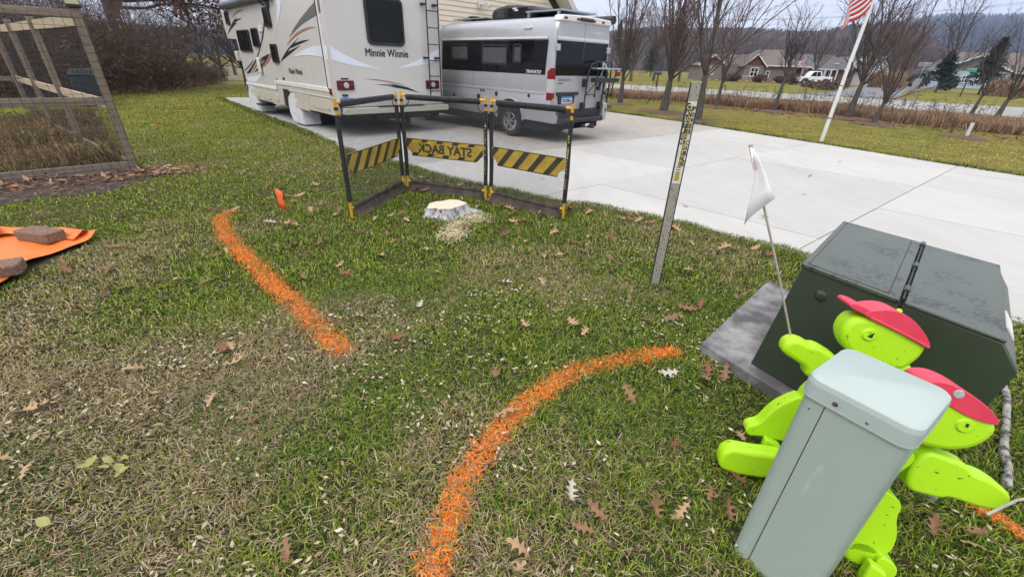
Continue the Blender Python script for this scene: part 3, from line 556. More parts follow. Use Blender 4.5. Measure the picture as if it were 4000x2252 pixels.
for x0, x1 in ((-.012, .065), (1.825, 1.902)):
    xm = [(x0, .10), (x1, .10), (x1, .30), (x0, .27)]
    lamp = part('tail_lamp', M_RED, van, lambda m: m.loop([(x, y, 1.29) for x, y in xm], [(x, y - .0, 1.43) for x, y in xm]).loop([(x, y, 1.43) for x, y in xm], [(x0 + (x - x0) * .9, .10 + (y - .1) * .45, 1.50) for x, y in xm]), bevel=0.006)
    part('reversing_lens', M_LENS, lamp, lambda m: m.loop([(x, y, 1.03) for x, y in xm], [(x, y, 1.287) for x, y in xm]), bevel=0.006)
    part('lower_lens', M_RED, lamp, lambda m: m.loop([(x, y, .885) for x, y in xm], [(x, y, 1.027) for x, y in xm]), bevel=0.006)
nh = part('plate_recess', M_BLK, van, lambda m: m.exty([(.13, 1.04), (.85, 1.04), (.85, .975), (.74, .975), (.70, .80), (.22, .80), (.18, .975), (.13, .975)], .08, .12), bevel=0.008)
vp = part('number_plate', M_PLATE, van, lambda m: m.box(.29, .635, .074, .085, .815, .955)); part('plate_band', M_BLUE, vp, lambda m: m.box(.29, .635, .072, .08, .92, .955))
text('lettering', 'RVG9816', .30, .075, frame_m((.312, .0715, .833), (1, 0, 0), (0, 0, 1)), M_INK, vp, bold=0.03)
text('lettering', 'TRAVATO', .43, .05, frame_m((.165, .112, 1.255), (1, 0, 0), (0, 0, 1)), M_GREYD, van, shear=0.25, bold=0.03)
part('badge', M_GREYD, van, lambda m: m.box(.165, .27, .110, .12, 1.20, 1.225)); part('badge', M_RED, van, lambda m: m.box(.271, .32, .110, .12, 1.20, 1.225))
text('lettering', 'WINNEBAGO', .38, .05, frame_m((1.20, .112, 2.165), (1, 0, 0), (0, 0, 1)), M_TRIM, van, bold=0.03)
for x, z in ((.06, 1.88), (1.79, 1.88), (1.79, .90), (.06, .86)):
    part('hinge', M_CHROME, van, lambda m: m.box(x - .06, x + .08, .085, .125, z - .06, z + .06).box(x - .03, x + .05, .07, .09, z - .02, z + .02))
rs = part('roof_spoiler', M_TRIM, van, lambda m: m.exty([(.08, 2.345), (1.78, 2.345), (1.74, 2.45), (.9, 2.475), (.14, 2.45)], .06, .3), bevel=0.02)
for x in (.21, .60, 1.03, 1.14, 1.45): part('marker_lamp', M_RED, rs, lambda m: m.box(x - .045, x + .045, .045, .07, 2.375, 2.415), bevel=0.008)
part('camera_box', M_BLK, rs, lambda m: m.box(.66, 1.10, .035, .065, 2.365, 2.43), bevel=0.01)
# folded bike rack
rack = part('bike_rack', M_BLK, van, lambda m: m.tube([(1.0, .02, .72), (1.03, .0, 1.42), (1.10, -.02, 1.60), (1.3, -.02, 1.645), (1.78, -.02, 1.645), (1.88, .0, 1.60), (1.86, .02, .72)], 0.018, 8), smooth=True)
for x in (1.0, 1.64):
    part('rack_foot', M_BLK, rack, lambda m: m.box(x - .04, x + .04, .0, .11, .68, .82), bevel=0.01); part('rack_foot', M_BLK, rack, lambda m: m.box(x - .03, x + .05, .0, .11, 1.14, 1.30), bevel=0.01)
part('rack_post', M_BLK, rack, lambda m: m.tube([(1.64, .02, .74), (1.68, .0, 1.44), (1.70, 0, 1.6)], .018, 8))
M_ALU = pm('pale alloy', (0.42, 0.46, 0.52), 0.35, metal=0.7, scale=10)
part('rack_tray', M_ALU, rack, lambda m: m.box(1.06, 1.95, -.22, -.05, 1.50, 1.53), bevel=0.006); part('rack_tray', M_BLK, rack, lambda m: m.box(1.06, 1.95, -.20, -.06, 1.24, 1.33), bevel=0.01)
part('rack_arm', M_ALU, rack, lambda m: m.tube([(1.44, -.06, 1.63), (1.42, -.10, 1.5), (1.34, -.12, 1.38), (1.38, -.14, 1.2), (1.34, -.14, 1.1)], .017, 6)); part('rack_arm', M_ALU, rack, lambda m: m.tube([(1.47, -.06, 1.63), (1.56, -.12, 1.5), (1.60, -.12, 1.38)], .017, 6))
part('rack_arm', M_BLK, rack, lambda m: m.tube([(1.24, -.1, 1.5), (1.20, -.1, 1.0)], .014, 6)); part('rack_arm', M_BLK, rack, lambda m: m.tube([(1.92, -.12, 1.52), (1.84, -.1, 1.0)], .014, 6))
for x in (1.2, 1.84):
    part('rack_brace', M_BLK, rack, lambda m: m.tube([(x - .16, .02, .98), (x, -.1, 1.22), (x, -.1, 1.0), (x - .16, .02, .98)], .013, 6)); part('rack_knob', M_BLK, rack, lambda m: m.lathe([(-.04, .02), (0, .03), (.03, .02)], 10, 'z', (x, -.1, .97)))
part('rack_clamp', M_BLK, rack, lambda m: m.lathe([(-.03, .05), (.03, .05)], 12, 'y', (1.5, -.14, 1.40))); part('rack_clamp', M_BLK, rack, lambda m: m.lathe([(-.03, .045), (.03, .045)], 12, 'y', (1.30, -.12, 1.12)))
part('rack_lamp', M_RED, rack, lambda m: m.box(1.76, 1.92, -.24, -.2, 1.37, 1.46), bevel=0.008)
part('tow_hitch', M_BLK, van, lambda m: m.box(.9, 1.35, -.08, .2, .30, .37).box(1.1, 1.2, -.2, .0, .29, .35)); part('hitch_tag', M_TRIM, van, lambda m: m.box(1.0, 1.14, -.085, -.078, .33, .385))
# roof gear
ac = part('air_conditioner', M_BLK, van, lambda m: m.extx([(1.10, 2.46), (1.10, 2.60), (1.25, 2.68), (2.1, 2.74), (2.55, 2.68), (2.62, 2.58), (2.62, 2.46)], .45, 1.30), bevel=0.06)
for q in range(7): part('louvre', M_DARK, ac, lambda m: m.box(.435, .46, 1.4, 2.05, 2.50 + q * .025, 2.512 + q * .025))
for q in range(5): part('louvre', M_GREYD, ac, lambda m: m.box(.435, .455, 2.15, 2.4, 2.50 + q * .03, 2.512 + q * .03))
part('badge', M_TRIM, ac, lambda m: m.box(.432, .44, 1.72, 1.86, 2.635, 2.665).box(.432, .44, 1.68, 1.80, 2.60, 2.628))
rk2 = part('solar_panel', M_ALU, van, lambda m: m.box(.25, 1.35, .20, 1.25, 2.53, 2.56)); part('panel_glass', M_GLASS, rk2, lambda m: m.box(.28, 1.32, .23, 1.22, 2.561, 2.565))
for y in (.3, 1.15): part('panel_foot', M_ALU, rk2, lambda m: m.box(.26, .31, y, y + .05, 2.42, 2.53))
rk3 = part('solar_panel', M_ALU, van, lambda m: m.box(.35, 1.5, 2.75, 4.0, 2.49, 2.515)); part('panel_glass', M_GLASS, rk3, lambda m: m.box(.38, 1.47, 2.78, 3.97, 2.516, 2.52))
part('roof_vent', M_BLK, van, lambda m: m.lathe([(2.46, .09), (2.53, .05), (2.555, .16), (2.575, .12)], 16, 'z', (.6, 3.45, 0)))
part('roof_awning', M_BLK, van, lambda m: m.tube([(1.83, .05, 2.47), (1.83, 3.6, 2.47)], .085, 14), smooth=True)

# ================================================================== garage behind the vehicles (van axes)
gar = thing('garage', 'garage wall of cream lap siding with gable behind the silver van', 'garage', (0.78733977, 9.85601942, 0.0), HEAD)
GY, GX0, GX1, GZ = 7.5, -0.3, 8.1, 3.55; GXM = (GX0 + GX1) / 2; GR = GZ + (GX1 - GXM) * .84
M_SIDE = pm('cream siding', (0.76, 0.66, 0.52), 0.6, col2=(0.72, 0.625, 0.49), scale=2)
part('wall', M_SIDE, gar, lambda m: m.loop([(GX0, GY + .05, 0), (GX1, GY + .05, 0), (GX1, GY + .05, GZ), (GXM, GY + .05, GR), (GX0, GY + .05, GZ)], [(GX0, GY + 9, 0), (GX1, GY + 9, 0), (GX1, GY + 9, GZ), (GXM, GY + 9, GR), (GX0, GY + 9, GZ)]))
z = 0.05
while z < GR - .2:
    h = .152; xa = GX0 if z + h < GZ else GXM - (GR - z - h) / .84; xb = GX1 if z + h < GZ else GXM + (GR - z - h) / .84
    part('siding_board', M_SIDE, gar, lambda m: m.loop([(xa, GY + .05, z), (xb, GY + .05, z), (xb, GY + .045, z + h - .002), (xa, GY + .045, z + h - .002)], [(xa, GY + .015, z), (xb, GY + .015, z), (xb, GY + .04, z + h - .002), (xa, GY + .04, z + h - .002)]))
    z += .153
for sx in (-1, 1):
    e = (GXM + sx * (GX1 - GXM + .75), GZ - .03); p0 = (GXM, GR + .6)
    part('roof', pm('garage shingles', (0.10, 0.09, 0.08), 0.9, scale=6, bump=0.3), gar, lambda m: m.loop([(p0[0], GY - .55, p0[1] + .02), (e[0], GY - .55, e[1] + .02), (e[0], GY + 9.4, e[1] + .02), (p0[0], GY + 9.4, p0[1] + .02)], [(p0[0], GY - .55, p0[1] + .1), (e[0], GY - .55, e[1] + .1), (e[0], GY + 9.4, e[1] + .1), (p0[0], GY + 9.4, p0[1] + .1)]))
    part('fascia', M_TRIM, gar, lambda m: m.loop([(p0[0], GY - .58, p0[1] - .2), (e[0], GY - .58, e[1] - .2), (e[0], GY - .58, e[1] + .08), (p0[0], GY - .58, p0[1] + .08)], [(p0[0], GY - .55, p0[1] - .2), (e[0], GY - .55, e[1] - .2), (e[0], GY - .55, e[1] + .08), (p0[0], GY - .55, p0[1] + .08)]))
    part('soffit', M_TRIM, gar, lambda m: m.loop([(p0[0], GY - .55, p0[1] - .19), (e[0], GY - .55, e[1] - .19), (e[0], GY + .05, e[1] - .19), (p0[0], GY + .05, p0[1] - .19)], [(p0[0], GY - .55, p0[1] - .17), (e[0], GY - .55, e[1] - .17), (e[0], GY + .05, e[1] - .17), (p0[0], GY + .05, p0[1] - .17)]))
fl_ = part('floodlight', M_TRIM, gar, lambda m: m.box(4.02, 4.18, GY - .04, GY + .02, 3.27, 3.5), bevel=0.02)
for x, d in ((4.16, -1), (4.33, 1)): part('lamp_head', M_TRIM, fl_, lambda m: m.tube([(4.1, GY - .06, 3.4), (x, GY - .16, 3.38), (x + .03 * d, GY - .30, 3.34)], [.025, .05, .085], 12), smooth=True)
# ================================================================== safety screens round the stump
M_YEL = pm('yellow pipe', (0.62, 0.33, 0.03), 0.45, col2=(0.50, 0.25, 0.03), scale=25, lo=.45, hi=.75)
M_SLEEVE = pm('black vinyl sleeve', (0.016, 0.016, 0.018), 0.45, col2=(0.035, 0.033, 0.03), scale=14, bump=0.3, bscale=25)
M_DIRTY = pm('muddy black vinyl', (0.02, 0.018, 0.016), 0.7, col2=(0.075, 0.05, 0.035), scale=9, bump=0.4)
M_BAN = pm('dirty yellow banner', (0.42, 0.29, 0.035), 0.6, col2=(0.22, 0.145, 0.03), scale=4.5, detail=9, lo=.48, hi=.78)
M_BSTR = pm('banner black', (0.030, 0.028, 0.022), 0.6, col2=(0.05, 0.045, 0.03), scale=9)
def net_mat():
    m = bpy.data.materials.new('fine black netting'); m.use_nodes = True; t = m.node_tree; o = t.nodes['Material Output']; b = t.nodes['Principled BSDF']
    b.inputs['Base Color'].default_value = (0.05, 0.052, 0.055, 1); b.inputs['Roughness'].default_value = 0.7
    tc = t.nodes.new('ShaderNodeTexCoord'); sp = t.nodes.new('ShaderNodeSeparateXYZ'); t.links.new(tc.outputs['Object'], sp.inputs[0])
    def wave(s):
        a = t.nodes.new('ShaderNodeMath'); a.operation = 'PINGPONG'; a.inputs[1].default_value = 0.0016; t.links.new(s, a.inputs[0])
        c = t.nodes.new('ShaderNodeMath'); c.operation = 'LESS_THAN'; c.inputs[1].default_value = 0.00028; t.links.new(a.outputs[0], c.inputs[0]); return c.outputs[0]
    mx = t.nodes.new('ShaderNodeMath'); mx.operation = 'MAXIMUM'; t.links.new(wave(sp.outputs['X']), mx.inputs[0]); t.links.new(wave(sp.outputs['Z']), mx.inputs[1])
    tr = t.nodes.new('ShaderNodeBsdfTransparent'); mi = t.nodes.new('ShaderNodeMixShader'); t.links.new(mx.outputs[0], mi.inputs[0]); t.links.new(tr.outputs[0], mi.inputs[1]); t.links.new(b.outputs[0], mi.inputs[2]); t.links.new(mi.outputs[0], o.inputs[0]); return m
M_NET = net_mat()
def screen(A, B, label, lettered, seed):
    A, B = np.array(A), np.array(B); e = B - A; Ln = float(np.linalg.norm(e)); r_ = random.Random(seed)
    t = thing('barrier_screen', label, 'barrier', (A[0], A[1], 0), math.atan2(e[1], e[0]), 'linked safety screens round the stump')
    for x in (0.028, Ln - 0.028):
        s = 1 if x < Ln / 2 else -1
        po = part('pole', M_YEL, t, lambda m: m.tube([(x, 0, 0), (x, 0, 1.235)], 0.0155, 12), smooth=True)
        part('pole_sleeve', M_SLEEVE, po, lambda m: m.tube([(x, 0, .19), (x + .003, .002, .5), (x - .002, 0, .8), (x, 0, 1.08)], [.025, .027, .024, .026], 12), smooth=True)
        part('pole_elbow', M_YEL, po, lambda m: m.tube([(x, 0, 1.195), (x + s * .10, 0, 1.195)], 0.0165, 10), smooth=True)
        part('pole_elbow', M_YEL, po, lambda m: m.tube([(x, 0, .115), (x + s * .07, 0, .11)], 0.0155, 10), smooth=True)
        part('corner_cord', M_BLK, t, lambda m: m.tube([(x + s * .105, -.002, 1.16), (x + s * .10, -.002, 1.11), (x + s * .07, 0, 1.075), (x + s * .03, 0, 1.055)], 0.006, 6))
        part('pole_band', M_BLK, po, lambda m: m.tube([(x, 0, 1.125), (x, 0, 1.155)], .021, 10))
    n = 10; tp = MB(); bt = MB()
    part('top_sleeve', M_SLEEVE, t, lambda m: m.extx([(-.017, 1.16), (-.020, 1.19), (-.012, 1.212), (.012, 1.212), (.020, 1.19), (.013, 1.155), (-.006, 1.145)], .10, Ln - .10), bevel=0.004)
    part('bottom_sleeve', M_DIRTY, t, lambda m: m.extx([(-.02, .085), (-.022, .115), (-.008, .135), (.012, .135), (.02, .11), (.014, .085)], .075, Ln - .075), bevel=0.004)
    k = 14; fl = MB()      # loose skirt lying out on the grass
    for i in range(k + 1):
        x = .05 + (Ln - .1) * i / k; w1 = r_.uniform(-.012, .012); w2 = r_.uniform(-.03, .03)
        fl.v += [(x, -.012, .10), (x, -.035 + w1, .055), (x + .005, -.075 + w2, .018 + r_.uniform(0, .012)), (x, -.11 + w2, .012 + r_.uniform(0, .01))]
    for i in range(k):
        for q in range(3): a = i * 4 + q; fl.f.append((a, a + 4, a + 5, a + 1))
    o = fl.build('skirt_flap', M_DIRTY, t, smooth=True); sm = o.modifiers.new('thick', 'SOLIDIFY'); sm.thickness = .003
    nx, nz_ = 8, 7; ne = MB()
    for i in range(nx + 1):
        for j in range(nz_ + 1): ne.v.append((.03 + (Ln - .06) * i / nx, .006 * math.sin(i * 1.7 + seed) * math.sin(math.pi * j / nz_), .125 + 1.03 * j / nz_))
    for i in range(nx):
        for j in range(nz_): a = i * (nz_ + 1) + j; ne.f.append((a, a + nz_ + 1, a + nz_ + 2, a + 1))
    ne.build('netting', M_NET, t, smooth=True)
    # warning banner, corners cut away, sewn on
    z0, z1 = .465, .69; xa, xb = .055, Ln - .055
    arc0 = [(xa + .085 * math.sin(a) , z0 + .085 * math.cos(a) - 0.0) for a in np.linspace(0, math.pi / 2, 6)]
    arc1 = [(xb - .085 * math.sin(a), z0 + .085 * math.cos(a)) for a in np.linspace(math.pi / 2, 0, 6)]
    out_ = arc0 + arc1 + [(xb, z1), (xa, z1)]
    ban = part('banner', M_BAN, t, lambda m: m.exty(out_, -.016, -.011))
    for zz in (z0 + .004, z1 - .012): part('banner_hem', M_BSTR, ban, lambda m: m.box(xa + (.09 if zz < .6 else 0), xb - (.09 if zz < .6 else 0), -.0185, -.0165, zz, zz + .008))
    def stripe(x, lo, hi):
        sl = .85; q = [(x + sl * (lo - z0), lo), (x + .085 + sl * (lo - z0), lo), (x + .085 + sl * (hi - z0), hi), (x + sl * (hi - z0), hi)]
        for a, b in zip(out_, out_[1:] + out_[:1]):
            if (a[0] - b[0]) ** 2 + (a[1] - b[1]) ** 2 < 1e-9: continue
        P = clip(q, (xa + .004, 9), (xa + .004, -9)); P = clip(P, (xb - .004, -9), (xb - .004, 9)) if len(P) > 2 else P
        if len(P) > 2 and min(p[1] for p in P) < z0 + .08:      # keep clear of the cut corners
            P = clip(P, (xa + .0, z0 + .09), (xa + .092, z0)) if x < Ln / 2 else P
            if len(P) > 2 and x > Ln / 2: P = clip(P, (xb - .092, z0), (xb, z0 + .09))
        if len(P) > 2: part('stripe', M_BSTR, ban, lambda m: m.exty(P, -.0185, -.0165))
    x = -.10; i = 0
    while x < Ln:
        if lettered and .05 < x < Ln - .36: stripe(x, z1 - .045, z1 - .008); stripe(x, z0 + .008, z0 + .05)
        else: stripe(x, z0 + .006, z1 - .006)
        x += .225
    if lettered: text('lettering', 'STAY BACK', .77, .105, frame_m((Ln - .215, -.0175, .525), (-1, 0, 0), (0, 0, 1)), M_BSTR, ban, bold=0.05)
    return t
screen((-1.829, 4.572), (-1.545, 5.91), 'leftmost safety screen, angled beside the lawn, plain striped banner', False, 1)
mid_s = screen((-1.515, 5.92), (-.36, 5.51), 'middle safety screen with yellow STAY BACK banner seen from behind', True, 2)
rig_s = screen((-.335, 5.49), (.593, 4.821), 'rightmost safety screen before the camper van, plain striped banner', False, 3)
M_YTX = pm('yellow print', (0.60, 0.50, 0.06), 0.6, scale=30)
def worn_print(t, x, z0, z1, seed):
    """worn, unreadable yellow print running up a pole sleeve"""
    r_ = random.Random(seed); m = MB(); z = z0
    while z < z1:
        h = r_.uniform(.010, .030); wd = r_.uniform(.005, .016)
        if r_.random() < .8: a = x + r_.uniform(-.006, .004); m.box(a, a + wd, -.0292, -.0255, z, z + h * r_.choice((.35, 1)))
        z += h + r_.uniform(.004, .016)
    o = m.build('worn_print', M_YTX, t); o['kind'] = 'stuff'
worn_print(mid_s, 1.197, .34, .98, 5); worn_print(rig_s, 1.116, .36, .95, 6)

# ================================================================== stump
M_BARK = pm('grey stump bark', (0.44, 0.43, 0.425), 0.9, col2=(0.09, 0.08, 0.072), scale=22, stretch=(1, 1, .35), lo=.42, hi=.62, bump=1.0, bscale=22)
def rings_mat():
    m = bpy.data.materials.new('fresh cut wood'); m.use_nodes = True; t = m.node_tree; b = t.nodes['Principled BSDF']; b.inputs['Roughness'].default_value = .8
    tc = t.nodes.new('ShaderNodeTexCoord'); wv = t.nodes.new('ShaderNodeTexWave'); wv.wave_type = 'RINGS'; wv.rings_direction = 'Z'; wv.inputs['Scale'].default_value = 9; wv.inputs['Distortion'].default_value = 4; wv.inputs['Detail'].default_value = 3; wv.inputs['Detail Scale'].default_value = 1.5
    t.links.new(tc.outputs['Object'], wv.inputs['Vector']); r = t.nodes.new('ShaderNodeValToRGB'); r.color_ramp.elements[0].color = (0.56, 0.47, 0.33, 1); r.color_ramp.elements[1].color = (0.68, 0.62, 0.50, 1); t.links.new(wv.outputs[0], r.inputs[0]); t.links.new(r.outputs[0], b.inputs['Base Color']); return m
st = thing('tree_stump', 'freshly cut pale tree stump with grey bark before the safety screens', 'stump', (-.80, 4.86, 0))
m = MB(); nn = 40; r_ = random.Random(4)
def srad(a):
    r = .212 + .02 * math.sin(2 * a + .6) + .012 * math.sin(5 * a + 1) + .008 * math.sin(9 * a)
    if abs((a - 4.15 + math.pi) % (2 * math.pi) - math.pi) < .12: r -= .05
    return r
levels = ((-.03, 1.5), (.018, 1.34), (.042, 1.19), (.075, 1.06), (.112, 1.0))
for z, k in levels:
    for q in range(nn):
        a = 2 * math.pi * q / nn; kk = 1 + (k - 1) * (1 + .8 * math.sin(3 * a + .9) + .5 * (math.cos(a) > .5)); rr_ = srad(a) * kk + r_.uniform(-.005, .005); m.v.append((rr_ * math.cos(a), rr_ * .94 * math.sin(a), z + (.012 * math.cos(a) if z > .1 else 0)))
for i in range(len(levels) - 1):
    for q in range(nn): m.f.append((i * nn + q, i * nn + (q + 1) % nn, (i + 1) * nn + (q + 1) % nn, (i + 1) * nn + q))
m.build('bark', M_BARK, st, smooth=True)
m = MB(); m.v = [(srad(2 * math.pi * q / nn) * .97 * math.cos(2 * math.pi * q / nn), srad(2 * math.pi * q / nn) * .97 * .94 * math.sin(2 * math.pi * q / nn), .117 + .012 * math.cos(2 * math.pi * q / nn)) for q in range(nn)]
k = len(m.v); m.v += [(x, y, z - .012) for x, y, z in m.v]; m.f = [tuple(range(nn))] + [(q, (q + 1) % nn, nn + (q + 1) % nn, nn + q) for q in range(nn)]
m.build('cut_face', rings_mat(), st)

# ================================================================== cable marker post
mk = thing('marker_post', 'weathered grey cable marker post with yellow CAUTION sticker', 'post', (1.18, 3.17, 0), math.radians(-12))
M_PST = pm('flaking grey post', (0.31, 0.285, 0.235), 0.85, col2=(0.06, 0.055, 0.048), scale=110, detail=8, lo=.56, hi=.64, stretch=(1, 1, .6))
part('post', M_PST, mk, lambda m: m.loop([(-.034, .011, -.05), (.034, .011, -.05), (.034, -.012, -.05), (-.034, -.012, -.05)], [(-.034, .011, 1.525), (.034, .011, 1.525), (.034, -.012, 1.525), (-.034, -.012, 1.525)]), bevel=0.004)
for x in (-.0345, .0345): part('post_edge', pm('tarred edge', (0.022, 0.022, 0.022), .8, col2=(.16, .155, .14), scale=40, lo=.6, hi=.75), mk, lambda m: m.box(x - .003, x + .003, -.0140, .0140, -.05, 1.52))
M_LBW = pm('worn white label', (0.60, 0.58, 0.50), .6, col2=(.34, .32, .27), scale=30, lo=.55, hi=.75); M_LBY = pm('yellow label', (0.62, 0.47, 0.05), .6, col2=(.5, .38, .06), scale=30)
part('sticker', M_LBW, mk, lambda m: m.box(-.029, .029, -.0145, -.0115, .85, 1.405))
sk_ = part('sticker_band', M_BLACKD, mk, lambda m: m.box(-.029, -.010, -.0155, -.0140, 1.125, 1.395)); part('sticker_band', M_LBY, mk, lambda m: m.box(-.009, .009, -.0155, -.0140, .985, 1.385)); part('sticker_band', M_LBY, mk, lambda m: m.box(-.018, .015, -.0155, -.0140, .875, .935))
def column(s, x, w_, ztop, dz, h, mat):
    for i, ch in enumerate(s):
        if ch != ' ': text('letter', ch, w_ * (.45 if ch == 'I' else 1), h, frame_m((x, -.0165, ztop - i * dz), (1, 0, 0), (0, 0, 1)), mat, mk, depth=.0008, bold=0.03)
column('CAUTION', -.0275, .0165, 1.355, .0375, .029, M_LBW); column('UNDERGROUND', -.0085, .0165, 1.345, .0365, .029, M_BLACKD); column('POWER CABLE', .0115, .0155, 1.345, .0365, .029, M_BLACKD)
for q in range(6): part('small_print', M_BLACKD, mk, lambda m: m.box(-.016, .012 - .004 * (q % 2), -.0165, -.0150, .965 - q * .018, .970 - q * .018))

# ================================================================== transformer on its pad
M_TG = pm('dark green enamel', (0.034, 0.046, 0.031), 0.42, col2=(0.040, 0.053, 0.036), scale=3, coat=0.15)
def tr_top():
    m = bpy.data.materials.new('dark green enamel lid'); m.use_nodes = True; t = m.node_tree; b = t.nodes['Principled BSDF']; b.inputs['Roughness'].default_value = .42; b.inputs['Coat Weight'].default_value = .1
    tc = t.nodes.new('ShaderNodeTexCoord')
    def nz(s, d):
        n = t.nodes.new('ShaderNodeTexNoise'); n.inputs['Scale'].default_value = s; n.inputs['Detail'].default_value = d; n.inputs['Roughness'].default_value = .7; t.links.new(tc.outputs['Object'], n.inputs['Vector']); return n.outputs['Fac']
    mu = t.nodes.new('ShaderNodeMath'); mu.operation = 'MULTIPLY'; t.links.new(nz(3.2, 4), mu.inputs[0]); t.links.new(nz(55, 6), mu.inputs[1])
    r = t.nodes.new('ShaderNodeValToRGB'); r.color_ramp.elements[0].position = .265; r.color_ramp.elements[1].position = .32; r.color_ramp.elements[0].color = (.058, .072, .052, 1); r.color_ramp.elements[1].color = (.012, .012, .011, 1)
    t.links.new(mu.outputs[0], r.inputs[0]); t.links.new(r.outputs[0], b.inputs['Base Color']); return m
M_TGT = tr_top()
trf = thing('transformer', 'dark green steel transformer cabinet standing on a concrete pad', 'transformer', (1.4677, 1.9898, .08))
D1 = np.array([1.84448 - 1.46774, 1.34611 - 1.98976]); D2 = np.array([2.15782 - 1.46774, 2.70810 - 1.98976]); D1n = D1 / np.linalg.norm(D1); D2n = D2 / np.linalg.norm(D2); TL, TW, TH = .746, .995, .66
def tp(a, b, z): p = D1n * a + D2n * b; return (p[0], p[1], z)
SE = .42    # seam between tank lid and hinged hood
part('tank', M_TG, trf, lambda m: m.loop([tp(-.075, -.02, 0), tp(SE - .006, -.02, 0), tp(SE - .006, TW + .02, 0), tp(-.075, TW + .02, 0)], [tp(0, 0, TH - .01), tp(SE - .006, 0, TH - .01), tp(SE - .006, TW, TH - .01), tp(0, TW, TH - .01)]), bevel=0.006)
part('hood', M_TG, trf, lambda m: m.loop([tp(SE + .006, 0, 0), tp(TL + .03, 0, 0), tp(TL + .075, 0, TH - .10), tp(TL, 0, TH - .01), tp(SE + .006, 0, TH - .01)], [tp(SE + .006, TW, 0), tp(TL + .03, TW, 0), tp(TL + .075, TW, TH - .10), tp(TL, TW, TH - .01), tp(SE + .006, TW, TH - .01)]), bevel=0.008)
lid = part('lid', M_TGT, trf, lambda m: m.loop([tp(-.008, -.008, TH - .012), tp(SE - .01, -.008, TH - .012), tp(SE - .01, TW + .008, TH - .012), tp(-.008, TW + .008, TH - .012)], [tp(-.008, -.008, TH + .008), tp(SE - .01, -.008, TH + .008), tp(SE - .01, TW + .008, TH + .008), tp(-.008, TW + .008, TH + .008)]), bevel=0.004)
part('lid', M_TGT, trf, lambda m: m.loop([tp(SE + .01, -.006, TH - .010), tp(TL + .004, -.006, TH - .010), tp(TL + .004, TW + .006, TH - .010), tp(SE + .01, TW + .006, TH - .010)], [tp(SE + .01, -.006, TH + .004), tp(TL + .002, -.006, TH + .004), tp(TL + .002, TW + .006, TH + .004), tp(SE + .01, TW + .006, TH + .004)]), bevel=0.004)
for a in (.02, SE - .055):      # weld beads and the strip beside the hinge
    part('weld_bead', M_BLK, lid, lambda m: m.tube([tp(a, .02, TH + .0085), tp(a, TW - .02, TH + .0085)], .0022, 5))
part('weld_bead', M_BLK, lid, lambda m: m.tube([tp(.02, .02, TH + .0085), tp(SE - .055, .02, TH + .0085)], .0022, 5))
part('hinge_gap', M_DARK, trf, lambda m: m.loop([tp(SE - .006, .0, .3), tp(SE + .006, .0, .3), tp(SE + .006, TW, .3), tp(SE - .006, TW, .3)], [tp(SE - .006, .004, TH - .02), tp(SE + .006, .004, TH - .02), tp(SE + .006, TW, TH - .02), tp(SE - .006, TW, TH - .02)]))
part('hinge_rod', M_BLK, trf, lambda m: m.tube([tp(SE, .02, TH + .006), tp(SE, TW - .02, TH + .006)], .0045, 6))
for b in (.12, .5, .93): part('hinge_knuckle', M_TG, trf, lambda m: m.tube([tp(SE, b, TH + .008), tp(SE, b + .06, TH + .008)], .012, 10), smooth=True)
nb = tp(.13, -.012, .54); part('bolt_boss', M_TG, trf, lambda m: m.tube([tp(.13, .01, .545), tp(.13, -.016, .545)], [.036, .018], 16), smooth=True); part('bolt', M_BLK, trf, lambda m: m.tube([tp(.13, -.014, .545), tp(.13, -.03, .545)], .010, 6))
part('warning_label', M_TRIM, trf, lambda m: m.loop([tp(TL + .055, .25, TH - .082), tp(TL + .055, .45, TH - .082), tp(TL + .02, .45, TH - .04), tp(TL + .02, .25, TH - .04)], [tp(TL + .063, .25, TH - .078), tp(TL + .063, .45, TH - .078), tp(TL + .028, .45, TH - .036), tp(TL + .028, .25, TH - .036)]))
M_PADC = pm('stained concrete pad', (0.33, 0.33, 0.315), .85, col2=(.105, .095, .098), scale=3.0, detail=9, lo=.36, hi=.56, bump=.3, bscale=40)
pad = MB(); pc = [tp(-.38, -.10, 0), tp(.83, -.10, 0), tp(.83, TW + .2, 0), tp(-.38, TW + .2, 0)]
pad.loop([(x + 1.4677, y + 1.9898, -.04) for x, y, z in pc], [(x + 1.4677, y + 1.9898, .078) for x, y, z in pc]); po_ = pad.build('concrete_pad', M_PADC, None, bevel=0.012); tag(po_, 'stained concrete pad under the green transformer', 'concrete pad')

# ================================================================== utility pedestal
M_PED = pm('grey green painted steel', (0.315, 0.375, 0.325), .45, col2=(.40, .45, .41), scale=26, stretch=(1, 1, .22), lo=.64, hi=.78, bump=.06, bscale=60); M_PEDT = pm('pale lid paint', (0.40, 0.465, 0.43), .48, col2=(.36, .425, .39), scale=3)
pe = thing('utility_pedestal', 'grey-green metal utility pedestal with rounded lid in the right foreground', 'pedestal', (1.062, .972, 0), math.radians(35))
def sq(h, r, z): return [(x, y, z) for x, y in rrect(-h, h, -h, h, r, 7)]
part('housing', M_PED, pe, lambda m: m.loop([(x - .034, y, z) for x, y, z in sq(.128, .035, -.05)], sq(.130, .035, .79)), smooth=True)
pl_ = MB(); a = sq(.138, .04, .755); b = sq(.138, .04, .80); c = sq(.135, .038, .815); d = sq(.129, .034, .821)
pl_.loop(a, b, cap=False); pl_.loop(b, c, cap=False); pl_.loop(c, d, cap=False); k = len(pl_.v) - len(d); pl_.f.append(tuple(range(k, k + len(d))))
pl_.build('lid', M_PEDT, pe, smooth=True)
part('lid_lip', M_PED, pe, lambda m: m.loop(sq(.1395, .041, .752), sq(.1395, .041, .757)), smooth=True)
